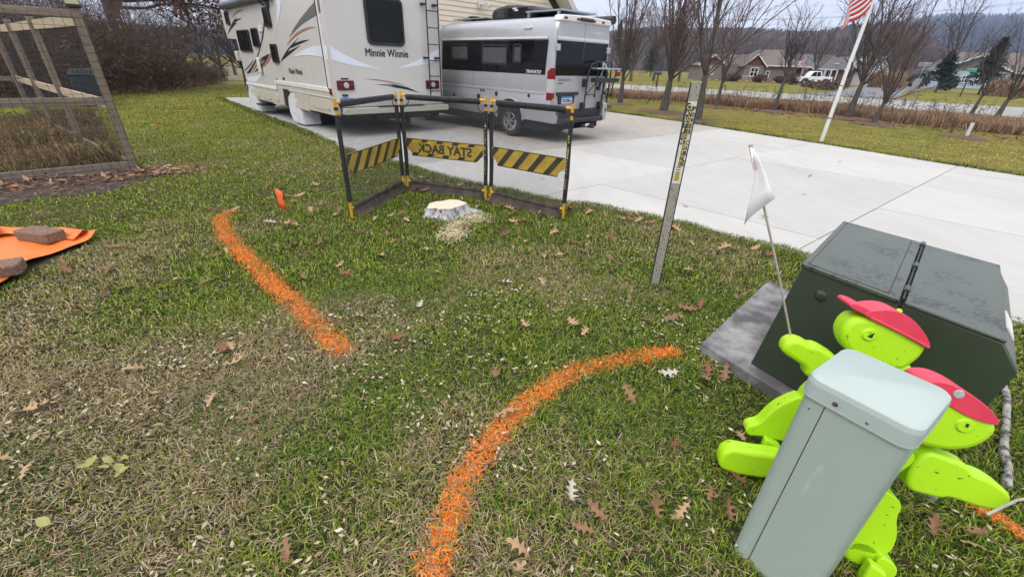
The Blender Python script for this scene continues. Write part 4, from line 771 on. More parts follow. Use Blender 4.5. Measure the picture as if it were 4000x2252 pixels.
part('seam', M_BLK, pe, lambda m: m.loop([(-.1612 - .002, .063, -.04), (-.158, .063, -.04), (-.158, .0655, -.04), (-.1632, .0655, -.04)], [(-.1318, .063, .752), (-.127, .063, .752), (-.127, .0655, .752), (-.1318, .0655, .752)]))
for x, z, mt, rr_ in ((.045, .775, pm('rusty bolt', (.09, .06, .045), .6, scale=40), .0075), (.097, .715, M_CHROME, .005), (-.035, .772, M_CHROME, .005)): part('rivet', mt, pe, lambda m: m.lathe([(-.142 if z > .75 else -.134, rr_ * .7), (-.139 if z > .75 else -.131, rr_), (-.125, rr_)], 10, 'x', (0, x, z)), smooth=True)

# ================================================================== two green plastic child-safety figures
M_LIME = pm('lime plastic', (0.40, 0.70, 0.012), .42, col2=(.10, .16, .02), scale=48, lo=.685, hi=.71, detail=2); M_CAP = pm('pink red plastic', (0.70, 0.055, 0.095), .42, col2=(.60, .04, .075), scale=8)
def smooth_poly(P, n=3):
    for _ in range(2):
        Q = []
        for i in range(len(P)):
            a, b = np.array(P[i]), np.array(P[(i + 1) % len(P)]); Q += [tuple(a * .75 + b * .25), tuple(a * .25 + b * .75)]
        P = Q
    return P
def slabp(name, mat, par, poly, y0, y1, bev=.015, sm=True):
    return part(name, mat, par, lambda m: m.exty(smooth_poly(poly) if sm else poly, y0, y1), bevel=bev, seg=3)
def fig(label, loc, ang, tilt):
    o = thing('safety_figure', label, 'safety figure', (loc[0], loc[1], 0), 0, 'green plastic child-safety figures'); o.rotation_euler = (math.radians(-tilt), 0, math.radians(ang)); return o
f1 = fig('green plastic child-safety figure in red cap holding up the white flag', (1.45, 1.36), -15, 10)
bd = slabp('body', M_LIME, f1, [(.14, .60), (.16, .50), (.20, .36), (.18, .16), (.10, .06), (-.06, .10), (-.19, .14), (-.20, .37), (-.12, .46), (-.06, .54), (.05, .58)], -.05, .05, .02)
hd = slabp('head', M_LIME, f1, [(-.10, .762), (-.13, .727), (-.138, .681), (-.125, .640), (-.096, .602), (-.047, .574), (.04, .552), (.112, .560), (.135, .600), (.153, .636), (.153, .685), (.08, .74)], -.055, .055, .022)
slabp('cap', M_CAP, f1, [(-.10, .772), (-.05, .797), (.002, .804), (.054, .789), (.098, .757), (.137, .716), (.160, .678), (.143, .676), (.045, .719), (-.066, .760)], -.063, .063, .02); slabp('cap_brim', M_CAP, f1, [(-.150, .800), (-.133, .812), (-.075, .792), (-.05, .775), (-.07, .762), (-.138, .786)], -.06, .06, .012)
part('cap_rim', M_CAP, f1, lambda m: m.tube([(-.07, -.064, .764), (.045, -.064, .722), (.15, -.064, .679)], .006, 6), smooth=True)
part('cap_button', M_LIME, f1, lambda m: m.lathe([(.788, .012), (.797, .008)], 10, 'z', (.05, 0, 0)))
part('eye', M_LIME, f1, lambda m: m.lathe([(-.062, .022), (-.054, .030)], 14, 'y', (-.047, 0, .690))); part('pupil', M_BLACKD, f1, lambda m: m.exty([(-.055, .686), (-.036, .704), (-.038, .680), (-.050, .682)], -.0635, -.061))
slabp('arm', M_LIME, f1, [(-.322, .556), (-.318, .596), (-.29, .618), (-.251, .614), (-.222, .598), (-.196, .606), (-.10, .56), (-.08, .50), (-.138, .462), (-.188, .450), (-.212, .465), (-.216, .492), (-.26, .517), (-.303, .536)], -.04, .04, .025)
slabp('leg', M_LIME, f1, [(-.17, .38), (-.256, .307), (-.294, .248), (-.319, .184), (-.361, .165), (-.368, .135), (-.349, .109), (-.305, .122), (-.25, .118), (-.16, .12)], -.03, .04, .02)
slabp('leg', M_LIME, f1, [(.02, .2), (.17, .2), (.19, .02), (.0, .0)], -.04, .04, .02)
slabp('foot_block', M_LIME, f1, [(-.295, .145), (-.225, .12), (-.225, -.02), (-.300, -.02)], -.075, -.03, .012, False)
slabp('shoe', M_LIME, f1, [(-.485, .035), (-.48, .085), (-.45, .118), (-.36, .120), (-.24, .135), (-.24, .03), (-.30, .0), (-.40, -.012), (-.47, .0)], -.17, -.085, .018, False)
f2 = fig('green plastic child-safety figure, red cap behind the pedestal, arm out right', (1.36, .935), -18, 12)
slabp('body', M_LIME, f2, [(.0, .50), (-.12, .5), (-.15, .4), (-.17, .2), (-.14, .07), (-.07, .065), (.0, .075), (.022, .10), (.020, .17), (-.005, .24), (.0, .285), (-.02, .315), (-.09, .34), (-.07, .37)], -.02, .06, .022)
slabp('head', M_LIME, f2, [(-.15, .68), (-.10, .74), (.0, .745), (.09, .70), (.131, .655), (.134, .625), (.118, .588), (.085, .556), (.03, .535), (-.06, .535), (-.13, .58), (-.155, .63)], -.04, .06, .022)
slabp('cap', M_CAP, f2, [(-.10, .745), (-.083, .763), (-.047, .771), (-.003, .762), (.055, .735), (.101, .703), (.128, .668), (.092, .664), (.04, .674), (-.024, .703), (-.07, .72)], -.047, .067, .02)
part('cap_button', M_LENS, f2, lambda m: m.lathe([(-.05, .013), (-.045, .016), (.0, .016)], 12, 'y', (-.002, 0, .742))); part('eye', M_LIME, f2, lambda m: m.lathe([(-.047, .02), (-.038, .028)], 14, 'y', (.049, 0, .641))); part('pupil', M_BLACKD, f2, lambda m: m.box(.046, .053, -.049, -.046, .640, .652))
slabp('arm', M_LIME, f2, [(-.02, .52), (.059, .511), (.114, .499), (.133, .476), (.176, .472), (.232, .445), (.250, .418), (.246, .388), (.218, .366), (.181, .363), (.10, .374), (.086, .362), (.052, .359), (-.03, .362)], -.03, .045, .022)
slabp('leg', M_LIME, f2, [(-.12, .12), (.0, .12), (.02, .0), (-.11, -.01)], -.02, .06, .02); slabp('shoe', M_LIME, f2, [(-.02, .085), (.02, .075), (.046, .055), (.05, .02), (.034, -.012), (-.02, .0)], -.04, .05, .02)
slabp('foot_block', M_LIME, f2, [(-.06, .08), (-.005, .055), (.005, -.02), (-.07, -.02)], -.09, -.045, .01, False)

M_ROD = pm('grey fibreglass rod', (.30, .28, .23), .6, col2=(.42, .40, .34), scale=40); M_FLG = pm('translucent white vinyl', (.80, .80, .80), .5, col2=(.75, .74, .72), scale=3)
fa = math.radians(-15); fd = np.array([math.cos(fa), math.sin(fa)])
def fp(s, z, n=0.0): return (fd[0] * s - fd[1] * n, fd[1] * s + fd[0] * n, z)
wf = thing('safety_flag', 'white vinyl pennant on a thin grey rod in the green figure\'s hand', 'flag', (1.19, 1.555, 0))
part('rod', M_ROD, wf, lambda m: m.tube([fp(.035, .555), fp(-.12, .89), fp(-.24, 1.14), fp(-.345, 1.358)], .0045, 7), smooth=True)
fm = MB()
top = [(-.348, 1.352), (-.325, 1.30), (-.303, 1.256), (-.297, 1.17), (-.290, 1.06)]; rig = [(-.335, 1.35), (-.300, 1.305), (-.268, 1.257), (-.240, 1.215), (-.214, 1.178)]
K_ = 6
for i in range(5):
    for j in range(K_ + 1):
        t_ = j / K_; a, b = np.array(top[i]), np.array(rig[i]); q = a * (1 - t_) + b * t_
        if i == 4: q = q + np.array([-.012, -.0]) * math.sin(math.pi * t_)
        fm.v.append(fp(q[0], q[1], -.012 + .007 * math.sin(1.6 * t_ * math.pi + i * .3) * (.3 + .2 * i)))
for i in range(4):
    for j in range(K_): a = i * (K_ + 1) + j; fm.f.append((a, a + 1, a + K_ + 2, a + K_ + 1))
o = fm.build('pennant', M_FLG, wf, smooth=True); o.modifiers.new('t', 'SOLIDIFY').thickness = .0015
part('rod_sleeve', pm('faded tape', (.55, .40, .33), .6, scale=30), wf, lambda m: m.tube([fp(-.305, 1.275, -.002), fp(-.347, 1.362, -.002)], [.0085, .0075], 8), smooth=True)
r2 = part('flag_rod', M_ROD, None, lambda m: m.tube([(1.36 + .951 * .155, .935 - .309 * .155 - .01, .395), (1.36 + .951 * .25, .935 - .309 * .25 + .04, .44), (1.36 + .951 * .62, .935 - .309 * .62 + .10, .66)], .0045, 7), smooth=True); tag(r2, 'bare grey flag rod in the right-hand green figure\'s hand', 'rod')

# ================================================================== sticks, marker flags
sk1 = MB(); P0, P1 = np.array([2.90, 2.01]), np.array([2.20, 1.29]); pts = []; r_ = random.Random(9)
for i in range(9): t_ = i / 8; p = P0 * (1 - t_) + P1 * t_; pts.append((p[0] + r_.uniform(-.012, .012), p[1] + r_.uniform(-.012, .012), .02 + r_.uniform(-.004, .006)))
o = sk1.tube(pts, [.018 + r_.uniform(-.003, .003) for _ in pts], 9).build('fallen_stick', pm('pale peeling bark', (.42, .40, .36), .9, col2=(.10, .09, .08), scale=22, stretch=(1, 1, 1), lo=.45, hi=.6, bump=.8), None, smooth=True); tag(o, 'pale peeling stick lying on the grass right of the transformer', 'stick')
M_OFLAG = pm('orange marker vinyl', (.80, .15, .03), .6, col2=(.72, .12, .03), scale=6)
def pin_flag(x, y, h, label, rz, bent=0.0):
    t = thing('marker_flag', label, 'flag', (x, y, 0), rz); part('wire', M_GREYD, t, lambda m: m.tube([(0, 0, 0), (.0, .0, h * .5), (bent * .3, 0, h)], .0022, 5))
    fl = MB()
    for i in range(5):
        for j in range(4): fl.v.append((bent * .3 + .075 * i / 4, .005 * math.sin(i * 1.3 + j * .5), h - .17 * j / 3 - .006 * i))
    for i in range(4):
        for j in range(3): a = i * 4 + j; fl.f.append((a, a + 4, a + 5, a + 1))
    o = fl.build('pennant', M_OFLAG, t, smooth=True); o.modifiers.new('t', 'SOLIDIFY').thickness = .001
    for q in range(2): part('print', M_BLACKD, o, lambda m: m.box(.05 + .02 * q, .062 + .02 * q, -.004, -.002 + 0, h - .10, h - .05))
pin_flag(-2.13, 3.72, .56, 'orange marker flag on thin wire between the paint line and left screen', math.radians(-8))

# ================================================================== tarp and pavers
M_TARP = pm('orange tarpaulin', (.80, .20, .035), .5, col2=(.66, .16, .035), scale=4, bump=.6, bscale=12)
C4 = [np.array(c) for c in ((-3.80, 2.55), (-5.6, 2.2), (-5.5, 3.95), (-3.98, 3.74))]; tm = MB(); Kt = 30; r_ = np.random.default_rng(3)
for i in range(Kt + 1):
    for j in range(Kt + 1):
        s_, t_ = i / Kt, j / Kt; p = C4[0] * (1 - s_) * (1 - t_) + C4[1] * s_ * (1 - t_) + C4[2] * s_ * t_ + C4[3] * (1 - s_) * t_
        p = p + np.array([.07 * math.sin(t_ * 7 + 1) * (1 - s_) ** 3, .05 * math.sin(s_ * 9) * (t_ ** 3)])
        z = .045 + .012 * math.sin(s_ * 13 + t_ * 5) + .010 * math.sin(t_ * 17 - s_ * 7) + .05 * math.exp(-((s_ * 1.8) ** 2 + ((1 - t_) * 1.3) ** 2) / .012) + .03 * math.exp(-((1 - t_) / .05) ** 2) * (.5 + .5 * math.sin(s_ * 6 + 2))
        tm.v.append((p[0], p[1], z))
for i in range(Kt):
    for j in range(Kt): a = i * (Kt + 1) + j; tm.f.append((a, a + 1, a + Kt + 2, a + Kt + 1))
o = tm.build('tarpaulin', M_TARP, None, smooth=True); o.modifiers.new('t', 'SOLIDIFY').thickness = .003; tag(o, 'orange tarpaulin spread on the grass and weighed down with pavers', 'tarpaulin')
fo = MB(); Kf = 16
for i in range(Kf + 1):
    t_ = i / Kf; x = -4.0 - 1.4 * t_; y = 3.70 + .06 * math.sin(t_ * 5) + .04 * t_
    for q, (dy, dz) in enumerate(((.03, .06), (.05, .09), (.0, .105), (-.06, .085), (-.12, .07))): fo.v.append((x, y + dy * (1 - .5 * t_), dz - .02 * t_ + .01 * math.sin(i * 2.1 + q)))
for i in range(Kf):
    for q in range(4): a = i * 5 + q; fo.f.append((a, a + 1, a + 6, a + 5))
o2 = fo.build('folded_edge', M_TARP, o, smooth=True); o2.modifiers.new('t', 'SOLIDIFY').thickness = .003
M_PAV = pm('brown paver', (.17, .10, .065), .9, col2=(.30, .25, .19), scale=60, lo=.5, hi=.75, bump=.5, bscale=90)
def paver(x, y, rz, sx, sy, sz, label, z=.05):
    o = MB().loop([(a, b, 0) for a, b in rrect(-sx, sx, -sy, sy, .03, 4)], [(a, b, sz) for a, b in rrect(-sx, sx, -sy, sy, .03, 4)]).build('paver', M_PAV, None, bevel=.01); o.location = (x, y, z); o.rotation_euler = (0, 0, rz); tag(o, label, 'paver', 'pavers weighing down the tarpaulin'); return o
paver(-4.30, 3.60, math.radians(-12), .19, .085, .09, 'brown paver nearest the folded far edge of the orange tarpaulin'); paver(-3.98, 2.86, math.radians(35), .2, .10, .085, 'brown paver on the near edge of the orange tarpaulin'); paver(-4.86, 3.62, math.radians(40), .1, .08, .09, 'dark mottled paver at the photo\'s left edge on the tarpaulin')

# ================================================================== flagpole
fpole = thing('flagpole', 'white flagpole standing in the lawn beyond the driveway', 'flagpole', (8.0875, 12.0057, 0))
M_POLE = pm('white pole paint', (.68, .68, .66), .4, scale=4)
part('pole', M_POLE, fpole, lambda m: m.tube([(0, 0, 0), (.03, 0, 1.6), (.07, 0, 3.5), (.11, 0, 6.0)], [.048, .043, .036, .028], 14), smooth=True)
part('pole_ring', M_GREYD, fpole, lambda m: m.tube([(.006, 0, .56), (.006, 0, .585)], .05, 12)); part('cleat', M_BLK, fpole, lambda m: m.tube([(.06, -.04, 1.86), (.08, -.05, 1.72), (.075, -.05, 1.6)], .022, 7)); part('cleat', M_BLK, fpole, lambda m: m.box(.06, .12, -.06, .0, 1.50, 1.64))
part('pole_ring', M_GREYD, fpole, lambda m: m.tube([(.02, 0, 1.32), (.02, 0, 1.34)], .047, 12))
M_FRED = pm('flag red', (.48, .02, .03), .7, scale=8); M_FWHT = pm('flag white', (.66, .66, .68), .7, scale=8); M_FBLU = pm('flag blue', (.02, .03, .15), .7, scale=8)
flg = thing('flag', 'red and white striped flag hanging from the white flagpole', 'flag', (8.15, 12.0, 0))
def flag_pt(u, v):
    """u along the fly 0..1, v from the head 0 down to the foot 1; blown slack towards the left and drooping"""
    x = -.02 - .68 * u ** .9 - .02 * math.sin(u * 9 + v * 2); y = -.10 * math.sin(u * 7.5 + v * 1.2) * (.3 + u) - .16 * u; droop = -.92 * u ** 1.2 + .035 * math.sin(u * 8)
    return (x + .10 * (v - .5) * math.sin(u * 3), y, 3.86 - .90 * v * (1 - .38 * u + .12 * math.sin(u * 6)) + droop)
NS = 13
for s_ in range(NS):
    m = MB(); K = 18
    for i in range(K + 1):
        for j in range(2): m.v.append(flag_pt(i / K, (s_ + j) / NS))
    for i in range(K): m.f.append((2 * i, 2 * i + 2, 2 * i + 3, 2 * i + 1))
    o = m.build('stripe', M_FRED if s_ % 2 == 0 else M_FWHT, flg, smooth=True); o.modifiers.new('t', 'SOLIDIFY').thickness = .002
m = MB(); K = 8
for i in range(K + 1):
    for j in range(8): p = flag_pt(.4 * i / K, 7 / 13 * j / 7); m.v.append((p[0], p[1] - .004, p[2]))
for i in range(K):
    for j in range(7): a = i * 8 + j; m.f.append((a, a + 8, a + 9, a + 1))
cn = m.build('canton', M_FBLU, flg, smooth=True); cn.modifiers.new('t', 'SOLIDIFY').thickness = .004
# ================================================================== garden enclosure at left (x right, y forward, origin its near right post)
M_WOOD2 = pm('weathered timber', (.26, .205, .15), .85, col2=(.16, .125, .095), scale=9, stretch=(6, 6, .6), bump=.5, bscale=30); M_WOODR = pm('weathered rail', (.28, .225, .17), .85, col2=(.175, .14, .11), scale=9, stretch=(.6, 6, 6), bump=.5, bscale=30); M_WOODL = pm('pale new board', (.46, .36, .24), .85, col2=(.34, .27, .19), scale=8, stretch=(6, .6, 6))
M_WIRE = pm('dark fence wire', (.045, .043, .042), .6, scale=10); M_SOLAR = pm('pale solar cap', (.45, .42, .20), .4, scale=10)
gd = thing('garden_fence', 'weathered timber and wire garden enclosure at the photo\'s left edge', 'fence', (-5.787, 6.494, 0), HEAD)
for x, y, h, cap in ((0, 0, 2.06, 1), (-2.6, 0, 2.06, 1), (-.48, 2.9, 2.04, 0), (-.84, 5.3, 2.06, 0), (-1.2, 7.7, 1.9, 1), (-2.9, 8.1, 2.1, 0)):
    po = part('post', M_WOOD2, gd, lambda m: m.box(x - .05, x + .05, y - .05, y + .05, -.1, h), bevel=.008)
    if cap: part('post_cap', M_BLK, po, lambda m: m.box(x - .075, x + .075, y - .075, y + .075, h, h + .04), bevel=.008); part('solar_lamp', M_SOLAR, po, lambda m: m.loop([(x - .065, y - .065, h + .04), (x + .065, y - .065, h + .04), (x + .065, y + .065, h + .04), (x - .065, y + .065, h + .04)], [(x - .055, y - .055, h + .12), (x + .055, y - .055, h + .12), (x + .055, y + .055, h + .12), (x - .055, y + .055, h + .12)]))
for z0, z1 in ((1.94, 2.035), (.905, 1.01), (-.02, .13)): part('rail', M_WOODR, gd, lambda m: m.box(-2.55, -.05, -.045, .0, z0, z1), bevel=.006)
for ya, yb, xa, xb in ((.05, 2.85, -.03, -.46), (2.95, 5.25, -.48, -.82), (5.35, 7.65, -.84, -1.18)):
    for z0, z1, mt in ((1.86, 1.99, M_WOODL), (.86, .98, M_WOODL), (-.02, .14, M_WOOD2)): part('rail', mt, gd, lambda m: m.loop([(xa - .02, ya, z0), (xa + .02, ya, z0), (xb + .02, yb, z0), (xb - .02, yb, z0)], [(xa - .02, ya, z1), (xa + .02, ya, z1), (xb + .02, yb, z1), (xb - .02, yb, z1)]))
for z0, z1 in ((1.9, 2.0), (.86, .96)): part('rail', M_WOODR, gd, lambda m: m.box(-2.95, -1.2, 7.9, 7.94, z0, z1))
def wires(f, n, zs, name):
    m = MB()
    for u in n: a, b = f(u); m.tube([(a, b, .05), (a, b, 2.0)], .0026, 3, cap=False)
    for z in zs: a, b = f(n[0]); c, d = f(n[-1]); m.tube([(a, b, z), (c, d, z)], .0026, 3, cap=False)
    o = m.build(name, M_WIRE, gd); o['kind'] = 'stuff'
wires(lambda u: (-u, -.054), np.arange(-.05, 2.6, .1), np.arange(.05, 2.05, .1), 'wire_mesh'); wires(lambda u: (.05 - .165 * u, u), np.arange(0, 7.7, .1), np.arange(.05, 2.0, .1), 'wire_mesh')
# compost bin, canes
cb = thing('compost_bin', 'dark plastic compost bin seen through the garden fence', 'compost bin', bearing(282, 20.0), math.radians(45)); cb.scale = (.98, .98, 1.12); M_BIN = pm('dark teal plastic', (.014, .022, .026), .55, col2=(.022, .034, .038), scale=6)
part('body', M_BIN, cb, lambda m: m.loop([(-.40, -.38, 0), (.40, -.38, 0), (.40, .38, 0), (-.40, .38, 0)], [(-.34, -.32, .78), (.34, -.32, .78), (.34, .32, .78), (-.34, .32, .78)]), bevel=.02); part('lid', M_BIN, cb, lambda m: m.loop([(-.38, -.36, .78), (.38, -.36, .78), (.38, .36, .78), (-.38, .36, .78)], [(-.26, -.24, .93), (.26, -.24, .93), (.26, .24, .93), (-.26, .24, .93)]), bevel=.02)
for q in range(5): part('lid_rib', M_BLK, cb, lambda m: m.box(-.22 + q * .1, -.19 + q * .1, -.33, -.27, .83, .90))
for q in range(6): part('body_rib', M_BIN, cb, lambda m: m.loop([(-.33 + q * .12, -.40, .05), (-.29 + q * .12, -.40, .05), (-.29 + q * .12, -.37, .05), (-.33 + q * .12, -.37, .05)], [(-.29 + q * .105, -.345, .74), (-.25 + q * .105, -.345, .74), (-.25 + q * .105, -.32, .74), (-.29 + q * .105, -.32, .74)]))

# ================================================================== bare trees
def seg_mesh(segs, sides):
    """tapered open prisms for all branch segments at once"""
    A = np.array([s[0] for s in segs]); B = np.array([s[1] for s in segs]); ra = np.array([s[2] for s in segs]); rb = np.array([s[3] for s in segs])
    d = B - A; d /= np.linalg.norm(d, axis=1)[:, None] + 1e-9; up = np.where(np.abs(d[:, 2:3]) < .9, np.array([[0, 0, 1.0]]), np.array([[1.0, 0, 0]]))
    a = np.cross(d, up); a /= np.linalg.norm(a, axis=1)[:, None] + 1e-9; b = np.cross(d, a); V = np.empty((len(segs), 2 * sides, 3))
    for q in range(sides):
        t = 2 * math.pi * q / sides; o = math.cos(t) * a + math.sin(t) * b; V[:, q] = A + ra[:, None] * o; V[:, sides + q] = B + rb[:, None] * o
    base = (np.arange(len(segs)) * 2 * sides)[:, None]; F = np.concatenate([base + np.array([[q, (q + 1) % sides, sides + (q + 1) % sides, sides + q]]) for q in range(sides)])
    return V.reshape(-1, 3), F
M_TB = pm('grey tree bark', (.062, .052, .046), .95, col2=(.115, .10, .09), scale=14, stretch=(1, 1, .3), bump=.6); M_TW = pm('brown twigs', (.085, .062, .055), .9, col2=(.12, .09, .08), scale=5); M_TWR = pm('reddish twigs', (.10, .060, .055), .9, col2=(.13, .082, .074), scale=5); M_TWD = pm('dark twigs', (.052, .042, .038), .9, col2=(.08, .063, .056), scale=5)
def nrm(v): return v / (np.linalg.norm(v) + 1e-9)
def grow(r_, out, p, d, ln, rad, lvl, P):
    n = P['seg'][min(lvl, 3)]; q = p.copy(); dd = d.copy(); pts = []
    for i in range(n):
        dd = nrm(dd + r_.normal(0, P['wob'], 3) + np.array([0, 0, P['lift'][min(lvl, 3)]])); e = q + dd * ln / n; r0 = rad * (1 - .75 * i / n); r1 = rad * (1 - .75 * (i + 1) / n); out.append((q.copy(), e.copy(), r0, r1, lvl)); pts.append((e.copy(), dd.copy(), r1)); q = e
    if lvl >= P['max']: return
    for k in range(P['kids'][lvl]):
        f = (k + r_.random()) / P['kids'][lvl]; i = min(n - 1, int((P['from'][lvl] + (1 - P['from'][lvl]) * f) * n)); bp, bd, br = pts[i]; side = r_.normal(0, 1, 3); side = nrm(side - bd * (side @ bd)); ang = P['ang'][lvl] * r_.uniform(.7, 1.25)
        grow(r_, out, bp - bd * ln / n * r_.random() * .8, nrm(bd * math.cos(ang) + side * math.sin(ang)), ln * P['ratio'][lvl] * r_.uniform(.65, 1.2) * (1.15 - .5 * f), max(br * .62, P['rmin']), lvl + 1, P)
def tree(label, x, y, H, fork, limbs, spread, seed, twig=M_TW, group='bare young trees by the road', lean=(0, 0), dens=1.0, rmin=.0045, trunk=.10, name='bare_tree', bark=None, lift=.10):
    r_ = np.random.default_rng(seed); out = []; t = thing(name, label, 'tree', (x, y, 0), 0, group); p = np.zeros(3); top = np.array([lean[0] * fork, lean[1] * fork, fork])
    for i in range(3): a = top * (i / 3); b = top * ((i + 1) / 3); out.append((a, b, trunk * (1.25 - .2 * i), trunk * (1.05 - .2 * i), 0))
    P = dict(seg=(4, 6, 4, 3), wob=.10, lift=(.0, lift, lift * .8, lift * .6), max=3, kids=(0, int(11 * dens), int(9 * dens), 0), ang=(.5, .62, .6, .5), ratio=(.6, .34, .42, .5), rmin=rmin)
    P['from'] = (.2, .12, .15, .2)
    for k in range(limbs):
        az = 2 * math.pi * (k + r_.random() * .7) / limbs; sp = spread * (.12 + 1.75 * (k / limbs) ** 1.1) * r_.uniform(.8, 1.2); d = nrm(np.array([math.cos(az) * math.sin(sp) + lean[0], math.sin(az) * math.sin(sp) + lean[1], math.cos(sp)]))
        grow(r_, out, top * (1 - .22 * k / limbs * r_.random()), d, (H - fork) * r_.uniform(.8, 1.08) * (1.0 - .38 * k / limbs), trunk * (r_.uniform(.22, .36) if sp > .35 else r_.uniform(.34, .5)), 1, P)
    for nm, sel, sd_, mt in (('trunk', [s for s in out if s[4] <= 1], 7, bark or M_TB), ('branches', [s for s in out if s[4] == 2], 4, twig), ('twigs', [s for s in out if s[4] >= 3], 3, twig)):
        if sel:
            o = big_mesh(nm, *seg_mesh(sel, sd_), mt, parent=t, smooth=True)
            if nm != 'trunk': o['kind'] = 'stuff'
    return t
M_MULCH = pm('brown mulch', (.075, .04, .028), .95, col2=(.17, .10, .07), scale=30, detail=8, bump=1.0, bscale=40)
def mulch_ring(x, y, r, label, sx=1.0):
    m = MB(); n = 26; rr = random.Random(int(x * 100)); m.v.append((0, 0, .07))
    for k, (f, z) in enumerate(((.3, .065), (.6, .045), (.85, .025), (1.0, .002))):
        for q in range(n): a = 2 * math.pi * q / n; ra = r * f * (1 + .12 * math.sin(3 * a + x) + rr.uniform(-.05, .05)); m.v.append((ra * sx * math.cos(a), ra * math.sin(a), z + rr.uniform(-.008, .012)))
    for q in range(n): m.f.append((0, 1 + q, 1 + (q + 1) % n))
    for k in range(3):
        for q in range(n): a = 1 + k * n; m.f.append((a + q, a + n + q, a + n + (q + 1) % n, a + (q + 1) % n))
    o = m.build('mulch_ring', M_MULCH, None, smooth=True); o.location = (x, y, 0.002); tag(o, label, 'mulch', 'mulch rings under the young trees')
TREES = [  # x, y, height, fork, limbs, spread, seed, twig, trunk radius, label
    (4.82, 22.12, 6.6, 1.15, 9, .42, 11, M_TWR, .115, 'bare tree nearest the camper van, slim grey trunk in mulch'),
    (5.88, 18.76, 6.6, 1.25, 10, .50, 12, M_TWR, .15, 'stout bare tree in a wide mulch ring, left of the marker post'),
    (6.18, 15.84, 6.8, 1.5, 10, .62, 13, M_TW, .13, 'large bare tree rising right behind the marker post'),
    (9.46, 22.25, 5.6, 1.2, 9, .52, 14, M_TWR, .085, 'slim bare tree behind and right of the marker post'),
    (7.37, 23.10, 6.0, 1.2, 8, .45, 15, M_TWR, .09, 'thin bare tree half hidden behind the stout one'),
    (11.42, 20.78, 4.3, 1.3, 9, .34, 16, M_TWD, .075, 'upright narrow bare tree before the road, midway to the flagpole'),
    (13.25, 18.61, 5.4, 1.35, 11, .48, 17, M_TWD, .115, 'dark bare tree just right of the flagpole'),
    (12.84, 16.62, 4.3, .75, 10, .55, 18, M_TWR, .085, 'low-forking bare tree leaning right beyond the flagpole'),
    (21.29, 21.93, 3.9, .9, 6, .50, 19, M_TWD, .075, 'twin-stemmed bare tree left of the far right one'),
    (21.81, 21.20, 4.6, .8, 7, .62, 20, M_TWD, .10, 'spreading dark bare tree at the far right edge'),
]
for i, (x, y, H, fk, lb, sp, sd_, tw, tr_, lab) in enumerate(TREES):
    tree(lab, x, y, H, fk, lb, sp, sd_, tw, trunk=tr_, lean=((.06 if i in (5, 6) else .12) if i >= 5 else (.0, .05, -.03, .02, 0)[i], 0), dens=(1.0, .95, .9, 1.0, .85, 1.0, .95, .9, .8, .8)[i], lift=(.12, .05, .09, .07, .13, .14, .08, .06, .05, .03)[i], rmin=.0042)
for x, y, r, lab in ((4.82, 22.12, .75, 'mulch ring under the tree nearest the camper van'), (5.88, 18.76, 1.0, 'widest mulch ring, under the stout tree left of the marker post'), (6.18, 15.84, .8, 'mulch ring behind the marker post'), (9.46, 22.25, .75, 'small mulch ring behind and right of the marker post'), (11.42, 20.78, .85, 'mulch ring under the narrow tree midway to the flagpole'), (13.25, 18.61, .95, 'mulch ring under the dark tree right of the flagpole'), (12.84, 16.62, .7, 'mulch ring under the low-forking tree'), (13.42, 13.63, .55, 'mulch ring round the short white stake')): mulch_ring(x, y, r, lab)
tree('bare tree on the neighbour\'s lawn beside the white pickup', 44.0, 72.0, 9.5, 1.8, 9, .40, 31, M_TW, None, trunk=.16, rmin=.014)
tree('tall spreading bare tree at the corner of the side street', 58, 66, 13.5, 2.6, 9, .75, 32, M_TWD, None, trunk=.24, rmin=.015, lean=(.1, 0))
for i, (px, ds, H, lab) in enumerate(((2470, 60, 9, 'bare tree across the road behind the tree nearest the van'), (2560, 66, 10, 'tall bare tree across the road left of the marker post'), (2660, 70, 9, 'bare tree across the road behind the marker post'), (3350, 120, 15, 'bare tree rising behind the grey-roofed house'), (3440, 128, 17, 'reddish bare tree beyond the side street'), (3520, 135, 14, 'smaller reddish bare tree beyond the side street'))):
    b = bearing(px, ds); tree(lab, b[0], b[1], H, H * .2, 10, .5, 40 + i, M_TWR if i > 3 else M_TW, 'bare trees beyond the road', trunk=.018 * H, rmin=.012 + ds * .00012)
# left side: trees behind the brush, oak with brown leaves
for i, (px, py, H, lb, lab) in enumerate((((850, 0, 4.7, 8, 'bare spreading tree behind the leaf bank left of the motorhome')), (940, 0, 4.0, 7, 'dark bare tree next to the motorhome\'s front'), (780, 0, 5.0, 8, 'bare tree in the thicket left of the motorhome'), (700, 0, 4.6, 8, 'leaning bare tree deep in the left thicket'), (900, 0, 5.4, 8, 'taller bare tree farthest behind the leaf bank'))):
    b = bearing(px, (36, 31, 38, 36, 46)[i]); tree(lab, b[0], b[1], H, .9, lb, .7, 60 + i, M_TWD, 'bare trees behind the left thicket', trunk=.13, rmin=.008, lean=(-.05, 0), lift=.04)
M_SHR = pm('thicket stems', (.078, .058, .048), .95, col2=(.13, .10, .082), scale=3); M_SHR2 = pm('reddish thicket stems', (.09, .058, .047), .95, col2=(.125, .088, .072), scale=3); M_DLF = vcol_mat('dry leaves', .8, .2)
